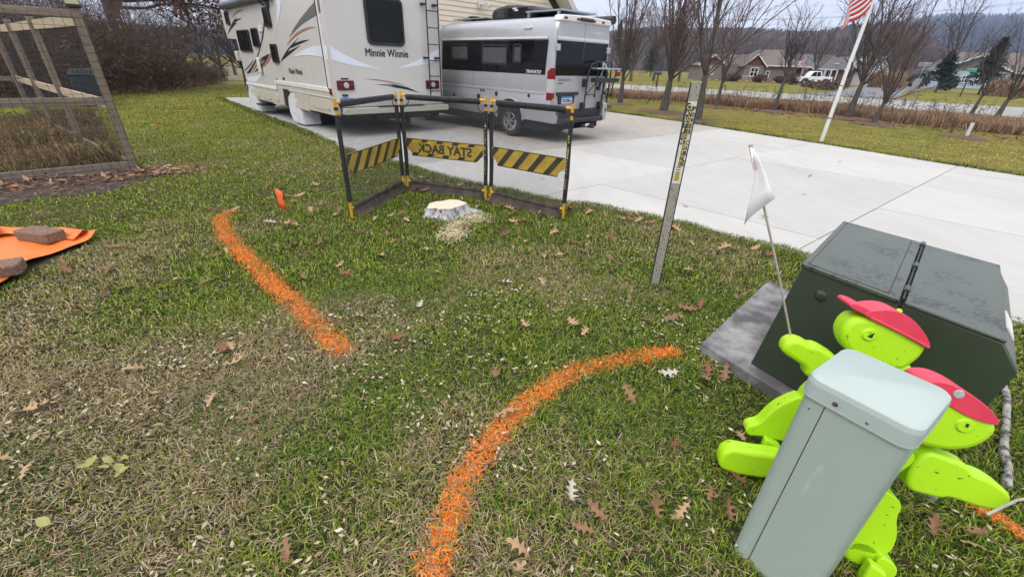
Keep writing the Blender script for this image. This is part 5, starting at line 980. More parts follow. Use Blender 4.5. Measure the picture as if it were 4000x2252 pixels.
def leaf_quads(C, size, r_, cols, flat=0.0):
    """small bent two-triangle leaves at the points C"""
    n = len(C); a = r_.normal(0, 1, (n, 3)); a[:, 2] *= (1 - flat); a /= np.linalg.norm(a, axis=1)[:, None]; b = r_.normal(0, 1, (n, 3)); b[:, 2] *= (1 - flat); b = np.cross(a, b) if flat < .5 else np.cross(a, np.array([0, 0, 1.0]) + r_.normal(0, .25, (n, 3))); b /= np.linalg.norm(b, axis=1)[:, None] + 1e-9
    s = (size * r_.uniform(.6, 1.3, n))[:, None]; V = np.stack([C - a * s, C + b * s * .45 + 0, C + a * s, C - b * s * .45], 1); c = np.array(cols)[r_.integers(0, len(cols), n)] * r_.uniform(.7, 1.2, (n, 1))
    F = (np.arange(n) * 4)[:, None] + np.array([[0, 1, 2, 3]]); return V.reshape(-1, 3), F, np.repeat(c, 4, 0)
def shrub(label, x, y, H, W, n, seed, mat, group='bare bushes of the left thicket', leaves=500):
    r_ = np.random.default_rng(seed); out = []; t = thing('bare_bush', label, 'bush', (x, y, 0), 0, group); P = dict(seg=(4, 5, 3, 2), wob=.13, lift=(0, -.01, -.02, -.03), max=3, kids=(0, 9, 4, 0), ang=(.5, .6, .7, .6), ratio=(.6, .42, .5, .5), rmin=.0075); P['from'] = (.1, .15, .2, .2)
    for k in range(n):
        az = r_.uniform(0, 6.283); ro = W * .5 * math.sqrt(r_.random()); sp = r_.uniform(.05, .75); b = np.array([math.cos(az) * ro, math.sin(az) * ro, 0.0]); grow(r_, out, b, np.array([math.cos(az) * math.sin(sp), math.sin(az) * math.sin(sp), math.cos(sp)]), H * r_.uniform(.6, 1.1), .016, 1, P)
    o = big_mesh('stems', *seg_mesh(out, 3), mat, parent=t); o['kind'] = 'stuff'
    if leaves:
        ends = np.array([s[1] for s in out]); C = ends[r_.integers(0, len(ends), leaves)] * np.array([1, 1, .75]) + r_.normal(0, .08, (leaves, 3)); C[:, 2] = np.abs(C[:, 2]) + .05; V, F, c = leaf_quads(C, .05, r_, [(.16, .09, .05), (.22, .14, .07), (.11, .07, .045), (.20, .16, .09)]); o = big_mesh('dead_leaves', V, F, M_DLF, c, parent=t); o['kind'] = 'stuff'
tag(sheet('scrubland', [(-19.5, 31.5), (-15.5, 30.5), (-13, 33), (-10, 45), (-8, 70), (-90, 90), (-90, 34)], .010, pm('dry scrub ground', (.16, .135, .06), .95, col2=(.13, .09, .055), scale=.6, detail=9)), 'brownish rough ground beyond the thicket at left', 'ground', kind='structure')
tag(sheet('thicket_floor', [(-14.6, 10.2), (-17.2, 15.5), (-15.9, 19.5), (-16.0, 23), (-17.2, 27), (-18.8, 31.5), (-24, 36), (-45, 34), (-45, 6), (-22, 6)], .008, pm('leafy forest floor', (.10, .062, .042), .95, col2=(.17, .115, .075), scale=2.5, detail=9, bump=.6)), 'brown leaf-covered floor under the left thicket', 'ground', kind='structure')
EXTRA = [(-17.3, 20.9, 4.0, 2.6, 'tall and dense, hiding the oak\'s lower trunk'), (-16.5, 20.2, 3.7, 2.2, 'at the lawn edge under the oak\'s limb'), (-18.6, 22.8, 4.2, 2.8, 'right at the oak\'s foot'), (-16.8, 15.6, 3.3, 3.0, 'behind the garden fence\'s mid rail'), (-18.4, 12.6, 3.4, 3.2, 'behind the garden fence\'s top rail'), (-22.6, 21.6, 3.5, 3.6, 'right of the oak trunk'), (-17.2, 21.6, 1.9, 2.8, 'at the middle of the lawn edge'), (-17.9, 25.0, 1.1, 2.8, 'right half of the lawn edge'), (-25.6, 21.6, 4.0, 4.2, 'behind the oak trunk'), (-30, 22, 5.6, 5, 'highest at the far back left'), (-22.5, 17.4, 4.2, 3.4, 'left of the oak trunk'), (-27.5, 13.0, 4.8, 4.4, 'left behind the solar lamp post'), (-31, 14, 5.6, 5, 'far back behind the fence'), (-20.4, 30.5, 1.0, 3.2, 'farthest right behind the leaf bank'), (-24.5, 31.5, 1.7, 4.2, 'back right by the bare trees'), (-18.2, 21.9, 3.2, 2.8, 'in front of the oak trunk'), (-16.9, 17.0, 2.9, 2.4, 'just right of the fence\'s corner post')]
SPOTS = [(-18.5, 17.2, 3.3, 3.4), (-17.6, 20.2, 2.9, 3.2), (-20.5, 18.6, 3.8, 3.4), (-21.5, 15.8, 3.6, 3.6), (-19.6, 21.8, 3.2, 3.4), (-18.0, 23.4, 1.5, 3.0), (-20.8, 24.8, 2.0, 3.4), (-24.0, 19.5, 4.4, 4.0), (-24.5, 14.2, 4.0, 4.0), (-18.6, 26.6, .9, 3.0), (-22.5, 12.0, 3.6, 3.6), (-20.6, 28.2, 1.1, 3.4), (-26.5, 24.0, 3.2, 4.4), (-23.4, 27.6, 1.9, 4.0), (-28.0, 17.5, 5.0, 4.5), (-26.0, 9.5, 4.2, 4.2), (-16.9, 18.3, 2.1, 2.4), (-19.2, 14.6, 3.2, 3.2)]
where = ['behind the garden fence', 'at the lawn edge', 'deep in the thicket', 'behind the compost bin', 'below the oak', 'above the leaf bank', 'behind the leaf bank', 'at the thicket\'s tall back', 'behind the fence posts', 'low on the leaf bank', 'far left behind the rails', 'at the thicket\'s right end', 'at the very back', 'behind the bank near the bare trees', 'tallest at the back', 'at the photo\'s left edge', 'nearest the lawn corner', 'right behind the fence\'s far post']
for i, (x, y, H, W) in enumerate(SPOTS): shrub('tangled bare brown bush ' + where[i], x, y, H * 1.12, W, 30, 80 + i, M_SHR if i % 2 else M_SHR2, leaves=650)
for i, (x, y, H, W, wh) in enumerate(EXTRA): shrub('dense bare brown bush ' + wh, x, y, H * 1.1, W, 30, 180 + i, M_SHR2 if i % 2 else M_SHR, leaves=500)
oak = thing('oak_tree', 'oak with hanging brown leaves overhanging the left thicket', 'tree', (-20.0, 24.4, 0)); oak.scale = (1.28, 1.28, 1.28); r_ = np.random.default_rng(5); out = []
P = dict(seg=(4, 7, 5, 4), wob=.13, lift=(0, -.01, -.03, -.05), max=3, kids=(0, 11, 5, 0), ang=(.5, .75, .7, .6), ratio=(.6, .36, .5, .5), rmin=.008); P['from'] = (.2, .25, .2, .2)
trunkp = [(0, 0, 0), (.1, 0, 1.4), (.05, 0, 2.7), (-.25, .1, 4.2), (-.5, .2, 6.0)]
for a, b, r0, r1 in zip(trunkp, trunkp[1:], (.26, .24, .22, .17), (.24, .22, .17, .12)): out.append((np.array(a, float), np.array(b, float), r0, r1, 0))
for st_, dr_, ln, rd in (((.1, 0, 2.3), (.75, -.1, .80), 3.2, .12), ((.0, 0, 2.9), (.95, .15, .16), 6.2, .09), ((-.1, 0, 3.2), (.95, -.2, .22), 6.0, .08), ((-.2, 0, 3.9), (-.7, .2, .7), 4.0, .08), ((-.1, 0, 3.6), (.95, .2, .12), 6.4, .08), ((.9, -.1, 3.3), (.95, -.25, .05), 5.0, .06), ((1.1, 0, 3.6), (.95, .1, .12), 5.2, .06), ((-.3, .1, 4.6), (-.5, -.6, .6), 4, .07), ((.05, 0, 2.7), (.97, -.1, .04), 4.6, .06)): grow(r_, out, np.array(st_), nrm(np.array(dr_)), ln, rd, 1, P)
big_mesh('trunk', *seg_mesh([s for s in out if s[4] <= 1], 8), pm('dark oak bark', (.045, .037, .033), .95, col2=(.08, .068, .06), scale=10, bump=.6), parent=oak, smooth=True)
o = big_mesh('branches', *seg_mesh([s for s in out if s[4] > 1], 3), M_TWD, parent=oak); o['kind'] = 'stuff'
ends = np.array([s[1] for s in out if s[4] >= 2 and s[1][0] > .4 and s[1][2] > 1.9]); C = ends[r_.integers(0, len(ends), 3600)] + r_.normal(0, .10, (3600, 3)) - np.array([0, 0, .05]); V, F, c = leaf_quads(C, .085, r_, [(.15, .065, .045), (.11, .05, .038), (.20, .095, .06), (.085, .042, .034)]); o = big_mesh('foliage', V, F, M_DLF, c, parent=oak); o['kind'] = 'stuff'
# bank of fallen leaves at the thicket's foot
n = 22000; r_ = np.random.default_rng(15); pth = np.array([(-20.5, 13.5), (-17.4, 17.4), (-16.4, 20.0), (-16.6, 23.0), (-17.6, 26.5), (-18.9, 30)]); u = r_.random(n) * 5; k = np.minimum(u.astype(int), 4); f = (u - k)[:, None]; C2 = pth[k] * (1 - f) + pth[k + 1] * f; off = np.abs(r_.normal(0, 1.0, n)); C2 = C2 + np.stack([-off * .9, off * .35], 1) + r_.normal(0, .15, (n, 2)); z = .03 + r_.random(n) * np.clip(off * .6, .05, .95)
V, F, c = leaf_quads(np.column_stack([C2, z]), .075, r_, [(.27, .15, .085), (.33, .20, .115), (.17, .09, .06), (.40, .29, .18), (.24, .18, .10)], .4); tag(big_mesh('leaf_bank', V, F, M_DLF, c), 'bank of fallen brown leaves along the thicket\'s foot', 'leaves', kind='stuff')
# ================================================================== tall dry grass between lawn and road
def blades(C, H, W, lean, cols, r_, droop=.35, jitter=.25):
    """three-triangle bent blades; returns verts, tri faces, colours"""
    n = len(C); az = r_.uniform(0, 6.283, n); d = np.stack([np.cos(az), np.sin(az), np.zeros(n)], 1); s = np.stack([-d[:, 1], d[:, 0], np.zeros(n)], 1) ; tw = r_.uniform(-.6, .6, n)[:, None]; s = s * np.cos(tw) + d * np.sin(tw)
    L_ = lean * r_.uniform(.2, 1.6, n); h = H * r_.uniform(.55, 1.25, n); w_ = W * r_.uniform(.7, 1.3, n); ml = (L_ * .38)[:, None]; mid = C + d * ml * h[:, None] + np.array([0, 0, 1.0]) * (h * .62 / np.sqrt(1 + L_ ** 2 * .3))[:, None]; tip = C + d * (L_ * h)[:, None] + np.array([0, 0, 1.0]) * (h * np.clip(1 - droop * L_, .12, 1))[:, None]
    hw = (w_ * .5)[:, None]; V = np.stack([C - s * hw, C + s * hw, mid - s * hw * .85, mid + s * hw * .85, tip], 1)
    F = ((np.arange(n) * 5)[:, None, None] + np.array([[[0, 1, 3], [0, 3, 2], [2, 3, 4]]])).reshape(-1, 3); c = np.asarray(cols) * r_.uniform(1 - jitter, 1 + jitter, (n, 1)); c = np.repeat(c, 5, 0); return V.reshape(-1, 3), F, c
M_BLADE = vcol_mat('grass blades', .75, .3, .08)
front = np.array([(-4, 31.0), (1, 28.0), (5.05, 26.5), (7.96, 26.0), (9.8, 24), (11.3, 22.2), (12.6, 21.2), (13.7, 20.0), (14.3, 18.6), (15.0, 16.8), (16.3, 14.6), (18.2, 11.5)]); back = front + np.array([(1.9, 2.8)] * 3 + [(1.9, 2.6), (1.9, 2.4), (2.0, 2.2), (2.0, 2.1), (2.0, 2.0), (2.2, 2.0), (2.4, 2.0), (2.4, 1.9), (2.4, 1.8)])
n = 52000; r_ = np.random.default_rng(21); u = r_.random(n) * 11; k = np.minimum(u.astype(int), 10); f = (u - k)[:, None]; A = front[k] * (1 - f) + front[k + 1] * f; B = back[k] * (1 - f) + back[k + 1] * f; t_ = r_.random(n)[:, None] ** 1.2; C2 = A * (1 - t_) + B * t_ + r_.normal(0, .12, (n, 2))
pal = np.array([(.34, .215, .14), (.40, .27, .175), (.27, .165, .115), (.44, .33, .215), (.21, .13, .09)]); cc = pal[r_.integers(0, 5, n)]; hh = .30 + .24 * vnoise(C2, .7, 5)
V, F, c = blades(np.column_stack([C2, np.zeros(n)]), hh, .022, .45, cc, r_); tag(big_mesh('dry_grass_strip', V, F, M_BLADE, c), 'strip of tall dry reddish-brown grass along the road', 'dry grass', kind='stuff')
wp = []
for q in range(260):
    u = r_.random() * 11; k = min(int(u), 10); f = u - k; t_ = r_.random(); p = (front[k] * (1 - f) + front[k + 1] * f) * (1 - t_) + (back[k] * (1 - f) + back[k + 1] * f) * t_; h = r_.uniform(.5, .95); b = np.array([p[0], p[1], 0.0]); e = b + np.array([r_.normal(0, .08), r_.normal(0, .08), h]); wp.append((b, e, .006, .004))
    for _ in range(5): s_ = b + (e - b) * r_.uniform(.6, 1); wp.append((s_, s_ + np.array([r_.normal(0, .08), r_.normal(0, .08), r_.uniform(.02, .12)]), .006, .008))
V, F = seg_mesh(wp, 3); tag(big_mesh('weed_stalks', V, F, M_TWD), 'dark weed stalks standing above the tall dry grass', 'weeds', kind='stuff')
V, F, c = leaf_quads(np.column_stack([front[np.minimum((r_.random(3000) * 11).astype(int), 11)] + r_.normal(0, 1.0, (3000, 2)) + np.array([-.6, -.7]), np.full(3000, .03)]), .07, r_, [(.21, .10, .06), (.26, .15, .085), (.15, .08, .05)], .8); tag(big_mesh('leaf_drift', V, F, M_DLF, c), 'brown leaves drifted along the front of the dry grass', 'leaves', kind='stuff')
# ================================================================== neighbouring houses
M_TAUPE = pm('taupe siding', (.20, .165, .14), .8, col2=(.17, .14, .12), scale=.8, stretch=(.3, .3, 6)); M_REDW = pm('red brown shakes', (.13, .045, .035), .8, scale=3); M_RF1 = pm('brown shingles', (.165, .13, .112), .95, col2=(.125, .10, .09), scale=3, detail=8); M_RF2 = pm('grey shingles', (.095, .088, .09), .95, col2=(.125, .115, .115), scale=3, detail=8); M_STONE = pm('field stone', (.30, .26, .22), .9, col2=(.15, .13, .115), scale=5, bump=.6); M_WTR = pm('white trim', (.62, .62, .62), .6, scale=4); M_BLU2 = pm('pale blue siding', (.36, .44, .52), .7, scale=1, stretch=(.3, .3, 6)); M_BRK = pm('dark brick', (.12, .075, .062), .9, col2=(.16, .10, .08), scale=8); M_DOORB = pm('brown garage door', (.16, .085, .05), .6, scale=4)
def local_frame(pa, pb):
    e = pb - pa; return math.atan2(e[1], e[0]), float(np.linalg.norm(e[:2]))
def gable_roof(m, x0, x1, y0, y1, ze, zr, hip=0.0, ov=.4, th=.12):
    ym = (y0 + y1) / 2; a = [(x0 - ov, y0 - ov, ze), (x1 + ov, y0 - ov, ze), (x1 + ov, y1 + ov, ze), (x0 - ov, y1 + ov, ze), (x0 - ov + hip, ym, zr), (x1 + ov - hip, ym, zr)]; k = len(m.v); m.v += a + [(x, y, z - th) for x, y, z in a[:4]]
    for f in ((0, 1, 5, 4), (2, 3, 4, 5), (1, 2, 5), (3, 0, 4), (0, 6, 7, 1), (1, 7, 8, 2), (2, 8, 9, 3), (3, 9, 6, 0), (6, 9, 8, 7)): m.f.append(tuple(k + q for q in f))
def win(par, x0, x1, z0, z1, y=0.0, cols=2, rows=2):
    w_ = part('window', M_WTR, par, lambda m: ring(m, [(x0, z0), (x1, z0), (x1, z1), (x0, z1)], [(x0 + .12, z0 + .12), (x1 - .12, z0 + .12), (x1 - .12, z1 - .12), (x0 + .12, z1 - .12)], lambda x, z: (x, y + .02, z), lambda x, z: (x, y - .07, z)))
    part('pane', M_GLASS, w_, lambda m: m.box(x0 + .1, x1 - .1, y - .03, y - .01, z0 + .1, z1 - .1))
    for c in range(1, cols): xx = x0 + (x1 - x0) * c / cols; part('glazing_bar', M_WTR, w_, lambda m: m.box(xx - .05, xx + .05, y - .06, y - .035, z0 + .1, z1 - .1))
    for r in range(1, rows): zz = z0 + (z1 - z0) * r / rows; part('glazing_bar', M_WTR, w_, lambda m: m.box(x0 + .1, x1 - .1, y - .058, y - .036, zz - .04, zz + .04))
def front_gable(par, xc, hw, ze, zr, y0, wallm, topm, depth=6):
    part('gable_wing', wallm, par, lambda m: m.box(xc - hw, xc + hw, y0, y0 + depth, 0, ze)); part('gable_end', topm, par, lambda m: m.loop([(xc - hw, y0 + .02, ze), (xc + hw, y0 + .02, ze), (xc, y0 + .02, zr)], [(xc - hw, y0 + depth, ze), (xc + hw, y0 + depth, ze), (xc, y0 + depth, zr)]))
    for s in (-1, 1):
        part('barge_board', M_WTR, par, lambda m: m.loop([(xc, y0 - .35, zr + .02), (xc + s * (hw + .4), y0 - .35, ze - .28), (xc + s * (hw + .4), y0 - .35, ze - .05), (xc, y0 - .35, zr + .26)], [(xc, y0 - .28, zr + .02), (xc + s * (hw + .4), y0 - .28, ze - .28), (xc + s * (hw + .4), y0 - .28, ze - .05), (xc, y0 - .28, zr + .26)]))
        part('gable_roof', M_RF1 if topm is M_REDW else M_RF2, par, lambda m: m.loop([(xc, y0 - .3, zr + .1), (xc + s * (hw + .4), y0 - .3, ze - .2), (xc + s * (hw + .4), y0 + depth, ze - .2), (xc, y0 + depth, zr + .1)], [(xc, y0 - .3, zr + .2), (xc + s * (hw + .4), y0 - .3, ze - .1), (xc + s * (hw + .4), y0 + depth, ze - .1), (xc, y0 + depth, zr + .2)]))
# taupe ranch house
pa, pb = bearing(2775, 84), bearing(3165, 90); rz, Ln = local_frame(pa, pb); X = lambda px: (px - 2775) / 390 * Ln
h1 = thing('house', 'taupe ranch house with brown hip roof and red gable beyond the road', 'house', pa, rz)
part('wall', M_TAUPE, h1, lambda m: m.box(X(2850), X(3155), 0, 9, 0, 2.45)); part('wall', M_TAUPE, h1, lambda m: m.box(X(2800), X(2850), 3, 9, 0, 2.4)); part('roof', M_RF1, h1, lambda m: gable_roof(m, X(2945), X(3130), 0, 9, 2.45, 4.75, hip=2.2)); part('roof', M_RF1, h1, lambda m: gable_roof(m, X(2790), X(2950), 3, 9.2, 2.4, 3.9, hip=.5)); part('roof', M_RF1, h1, lambda m: gable_roof(m, X(3100), X(3165), 1.5, 8.5, 2.4, 3.6, hip=1.0)); part('eave_board', M_WTR, h1, lambda m: m.box(X(2968), X(3160), -.48, -.40, 2.28, 2.46))
front_gable(h1, X(2928), X(2965) - X(2928), 2.3, 3.75, -1.6, M_TAUPE, M_REDW); win(h1, X(2916), X(2947), .75, 2.05, -1.6); part('stone_base', M_STONE, h1, lambda m: m.box(X(2890), X(2966), -1.72, -1.61, 0, .75)); part('sill', M_WTR, h1, lambda m: m.box(X(2889), X(2967), -1.78, -1.62, .75, .83))
win(h1, X(2994), X(3009), .6, 1.65, 0, 1, 2); front_gable(h1, X(2790), 1.9, 2.3, 3.5, 1.2, M_TAUPE, M_REDW); win(h1, X(2784), X(2800), .8, 2.0, 1.2)
part('door', M_GLASS, h1, lambda m: m.box(X(3110), X(3128), -.06, .0, 0, 2.05)); part('garage_door', M_DOORB, h1, lambda m: m.box(X(3138), X(3154), -.06, 0, .1, 1.95)); part('door_frame', M_WTR, h1, lambda m: m.box(X(3130), X(3136), -.08, 0, 0, 2.2)); part('porch', M_BRK, h1, lambda m: m.box(X(2855), X(2888), -1.0, -.02, 0, 1.0))
# grey-roofed house behind the pickup
pa, pb = bearing(3165, 92), bearing(3345, 100); rz, Ln2 = local_frame(pa, pb); X2 = lambda px: (px - 3165) / 180 * Ln2
h2 = thing('house', 'low house with grey roof and white gables behind the pickup', 'house', pa, rz); part('wall', M_BRK, h2, lambda m: m.box(0, Ln2, 0, 9, 0, 2.2)); part('roof', M_RF2, h2, lambda m: gable_roof(m, 0, Ln2, 0, 9, 2.2, 4.4, hip=1.5)); win(h2, X2(3205), X2(3245), .5, 2.0, 0, 4, 1); front_gable(h2, X2(3300), 2.4, 2.3, 3.6, -1.5, M_BRK, M_WTR); part('eave_board', M_WTR, h2, lambda m: m.box(-.3, Ln2 * .7, -.48, -.4, 2.05, 2.22)); part('dormer_trim', M_WTR, h2, lambda m: m.box(X2(3262), X2(3305), .5, .7, 2.95, 3.1))
for q in range(3): part('porch_post', M_WTR, h2, lambda m: m.box(X2(3195) + q * 1.3, X2(3195) + q * 1.3 + .15, -1.2, -1.05, 0, 2.1))
# white garage further along
pa, pb = bearing(3375, 96), bearing(3470, 100); rz, Ln3 = local_frame(pa, pb); h3 = thing('house', 'white gabled garage behind the dark tree and tan ornamental grass', 'house', pa, rz); M_WW = pm('white siding', (.55, .55, .56), .7, scale=1, stretch=(.3, .3, 6))
part('wall', M_WW, h3, lambda m: m.loop([(0, 0, 0), (Ln3, 0, 0), (Ln3, 0, 2.4), (Ln3 * .62, 0, 4.0), (0, 0, 2.2)], [(0, 8, 0), (Ln3, 8, 0), (Ln3, 8, 2.4), (Ln3 * .62, 8, 4.0), (0, 8, 2.2)])); part('roof', M_RF2, h3, lambda m: m.loop([(-.4, -.4, 2.1), (Ln3 * .62, -.4, 4.1), (Ln3 * .62, 8, 4.1), (-.4, 8, 2.1)], [(-.4, -.4, 2.22), (Ln3 * .62, -.4, 4.25), (Ln3 * .62, 8, 4.25), (-.4, 8, 2.22)])); part('roof', M_RF2, h3, lambda m: m.loop([(Ln3 + .4, -.4, 2.25), (Ln3 * .62, -.4, 4.1), (Ln3 * .62, 8, 4.1), (Ln3 + .4, 8, 2.25)], [(Ln3 + .4, -.4, 2.37), (Ln3 * .62, -.4, 4.25), (Ln3 * .62, 8, 4.25), (Ln3 + .4, 8, 2.37)])); part('garage_door', M_WTR, h3, lambda m: m.box(Ln3 * .25, Ln3 * .85, -.05, 0, 0, 2.0))
# right-hand house
pa, pb = bearing(3700, 112), bearing(4060, 118); rz, Ln4 = local_frame(pa, pb); X4 = lambda px: (px - 3700) / 360 * Ln4; h4 = thing('house', 'pale blue house with wide brown roof behind the spruces at right', 'house', pa, rz)
part('wall', M_BLU2, h4, lambda m: m.box(0, Ln4, 0, 10, 0, 2.6)); part('roof', M_RF1, h4, lambda m: gable_roof(m, X4(3740), Ln4, -1, 11, 2.6, 5.6, hip=1.5, ov=1.0)); front_gable(h4, X4(3757), 5.2, 2.6, 4.7, -2.5, M_BLU2, M_RF1); part('eave_board', M_WTR, h4, lambda m: m.box(X4(3800), Ln4, -2.08, -2.0, 2.35, 2.6)); part('painted_porch_shade', M_BRK, h4, lambda m: m.box(X4(3880), Ln4, -.1, -.02, .3, 2.4))  # dark panel on the blue wall paints in the shade under the porch
for q in range(5): part('porch_post', M_WTR, h4, lambda m: m.box(X4(3860) + q * 2.6, X4(3860) + q * 2.6 + .2, -1.6, -1.4, 0, 2.5))
win(h4, X4(3775), X4(3800), .8, 2.0, -2.5); win(h4, X4(3725), X4(3750), .8, 2.0, -2.5)
# ---- white pickup
b = bearing(3262, 78); b2 = bearing(3133, 76.5); rz, LT = local_frame(b2, b); tk = thing('pickup_truck', 'white pickup truck parked on the neighbour\'s drive', 'pickup', b2, rz); M_TW2 = pm('white car paint', (.68, .69, .71), .3, scale=3, coat=.5); k = LT / 5.8
part('body', M_TW2, tk, lambda m: m.exty([(0.05 * k, .45), (0.0, .85), (.15 * k, 1.02), (1.45 * k, 1.14), (1.5 * k, 1.14), (5.75 * k, 1.14), (5.8 * k, .9), (5.75 * k, .48)], -.0, 1.9), bevel=.06); part('cab', M_TW2, tk, lambda m: m.exty([(1.45 * k, 1.12), (2.05 * k, 1.72), (2.4 * k, 1.80), (3.45 * k, 1.80), (3.68 * k, 1.68), (3.78 * k, 1.12)], .08, 1.82), bevel=.05)
part('window', M_GLASS, tk, lambda m: m.exty([(1.78 * k, 1.17), (2.18 * k, 1.66), (2.75 * k, 1.70), (2.75 * k, 1.17)], .06, .1)); part('window', M_GLASS, tk, lambda m: m.exty([(2.85 * k, 1.17), (2.85 * k, 1.70), (3.38 * k, 1.70), (3.52 * k, 1.17)], .06, .1))
for x in (1.02 * k, 4.62 * k):
    part('wheel_well', M_DARK, tk, lambda m: m.exty([(x + .5 * math.cos(t), .42 + .5 * math.sin(t)) for t in np.linspace(0, math.pi, 13)], -.012, .1)); ty = part('tyre', M_TYRE, tk, lambda m: m.lathe([(-.03, .22), (-.02, .36), (.02, .40), (.25, .40)], 20, 'y', (x, 0, .40)), smooth=True); part('rim', M_CHROME, ty, lambda m: m.lathe([(-.04, .08), (-.032, .22)], 16, 'y', (x, 0, .40)))
part('tail_lamp', M_RED, tk, lambda m: m.box(5.62 * k, 5.82 * k, -.015, .1, .80, 1.08)); part('headlamp', M_LENS, tk, lambda m: m.box(-.01, .25 * k, -.015, .2, .82, .98)); part('rear_bumper', M_CHROME, tk, lambda m: m.box(5.74 * k, 5.95 * k, .05, 1.85, .45, .65)); part('door_seam', M_GREYD, tk, lambda m: m.box(2.8 * k, 2.82 * k, -.008, .05, .55, 1.14))
# ---- spruces and shrubs
def spruce(label, px, d, H, base, W, seed):
    r_ = np.random.default_rng(seed); p = bearing(px, d); t = thing('spruce_tree', label, 'tree', p, 0, 'spruces by the side street'); part('trunk', M_TB, t, lambda m: m.tube([(0, 0, 0), (0, 0, H * .95)], [.12, .03], 8)); C = []
    for _ in range(330):
        f = r_.random() ** .8; z = base + (H - base) * f; ln = W * (1 - f) ** .8 * r_.uniform(.6, 1.1) + .15; az = r_.uniform(0, 6.283); u = np.linspace(.1, 1, 14)[:, None]; tip = np.array([math.cos(az) * ln, math.sin(az) * ln, -.18 * ln + r_.normal(0, .08)]); C.append(np.array([0, 0, z]) + u * tip + r_.normal(0, .07, (14, 3)))
    C = np.concatenate(C); V, F, c = leaf_quads(C, .11, r_, [(.018, .034, .022), (.03, .05, .03), (.012, .024, .018), (.045, .06, .035)]); o = big_mesh('crown', V, F, M_DLF, c, parent=t); o['kind'] = 'stuff'
spruce('small dark spruce with bare lower trunk beyond the road', 3680, 72, 4.1, 1.35, 1.7, 1); spruce('taller pointed spruce before the pale blue house', 3852, 72, 5.3, 1.2, 1.8, 2)
spruce('dark evergreen seen between the van and the stout bare tree', 2440, 92, 7, 1.0, 2.8, 3); spruce('dark evergreen behind the stout bare tree', 2545, 96, 5.5, .8, 2.8, 4)
spruce('tall thin evergreen on the skyline above the van\'s rear corner', 2405, 125, 11.5, 5, 1.8, 5)
def puff(name, label, cat, px, d, W, H, n, size, cols, seed, upright=False):
    r_ = np.random.default_rng(seed); p = bearing(px, d); t = thing(name, label, cat, p, 0)
    if upright:
        a = r_.uniform(0, 6.283, n); r = W * .5 * np.sqrt(r_.random(n)); C = np.stack([r * np.cos(a), r * np.sin(a), np.zeros(n)], 1); V, F, c = blades(C, np.full(n, H), size, .35, np.array(cols)[r_.integers(0, len(cols), n)], r_)
    else:
        C = r_.normal(0, 1, (n, 3)); C /= np.linalg.norm(C, axis=1)[:, None]; C *= (r_.random(n) ** .4)[:, None]; C = C * np.array([W * .5, W * .5, H * .5]) + np.array([0, 0, H * .5]); V, F, c = leaf_quads(C, size, r_, cols)
    o = big_mesh('foliage', V, F, M_DLF, c, parent=t); o['kind'] = 'stuff'; part('stem', M_TB, t, lambda m: m.tube([(0, 0, 0), (0, 0, H * .5)], .05, 6))
puff('ornamental_grass', 'tan clump of tall ornamental grass beyond the side street', 'ornamental grass', 3470, 84, 3.8, 1.9, 3500, .09, [(.42, .31, .17), (.34, .22, .12), (.22, .13, .08), (.5, .38, .22)], 1, True); puff('ornamental_grass', 'tan ornamental grass clump at the photo\'s right edge', 'ornamental grass', 3985, 70, 4.2, 1.6, 2200, .09, [(.42, .30, .18), (.30, .19, .12), (.22, .13, .09)], 2, True)
puff('evergreen_shrub', 'small round dark evergreen shrub left of the small spruce', 'shrub', 3595, 88, 2.6, 2.0, 900, .16, [(.014, .028, .02), (.025, .042, .026)], 3); puff('evergreen_shrub', 'small round dark evergreen shrub below the pale blue house', 'shrub', 3716, 84, 2.2, 1.9, 900, .15, [(.018, .032, .02), (.03, .05, .03)], 4)
for i, (px, d, W, H, lab) in enumerate(((3108, 78, 3.2, 1.5, 'bare reddish shrub by the ranch house door'), (3235, 60, 4.6, 1.0, 'low brown shrub before the pickup'), (2975, 82, 2.2, 1.1, 'bare brown shrub by the stone gable'), (3060, 84, 2.2, 1.0, 'bare brown shrub left of the house door'), (2870, 82, 2.6, 1.1, 'brown shrub at the house porch'))): puff('bare_bush', lab, 'shrub', px, d, W, H, 700, .16, [(.10, .062, .055), (.15, .10, .085), (.08, .055, .05)], 10 + i)
for i, (px, lab) in enumerate(((2778, 'pumpkin at the left end of the ranch house'), (2808, 'pumpkin beside the left gable'), (2900, 'pumpkin before the stone base, left one'), (2928, 'pumpkin before the stone base, right one'), (2992, 'pumpkin under the small window'), (3034, 'pumpkin near the right part of the ranch house'))):
    p = bearing(px, 80); t = thing('pumpkin', 'orange ' + lab, 'pumpkin', p, 0, 'pumpkins along the ranch house'); m = MB(); prof = [(0, .07), (.05, .17), (.14, .2), (.24, .17), (.28, .06)]; m.lathe(prof, 14, 'z'); m.v = [(x * (1 + .07 * math.cos(7 * math.atan2(y, x))), y * (1 + .07 * math.cos(7 * math.atan2(y, x))), z) for x, y, z in m.v]; m.build('fruit', pm('pumpkin skin', (.62, .20, .03), .5, scale=6), t, smooth=True); part('stalk', M_TWD, t, lambda m: m.tube([(0, 0, .27), (.03, 0, .34)], .02, 5))
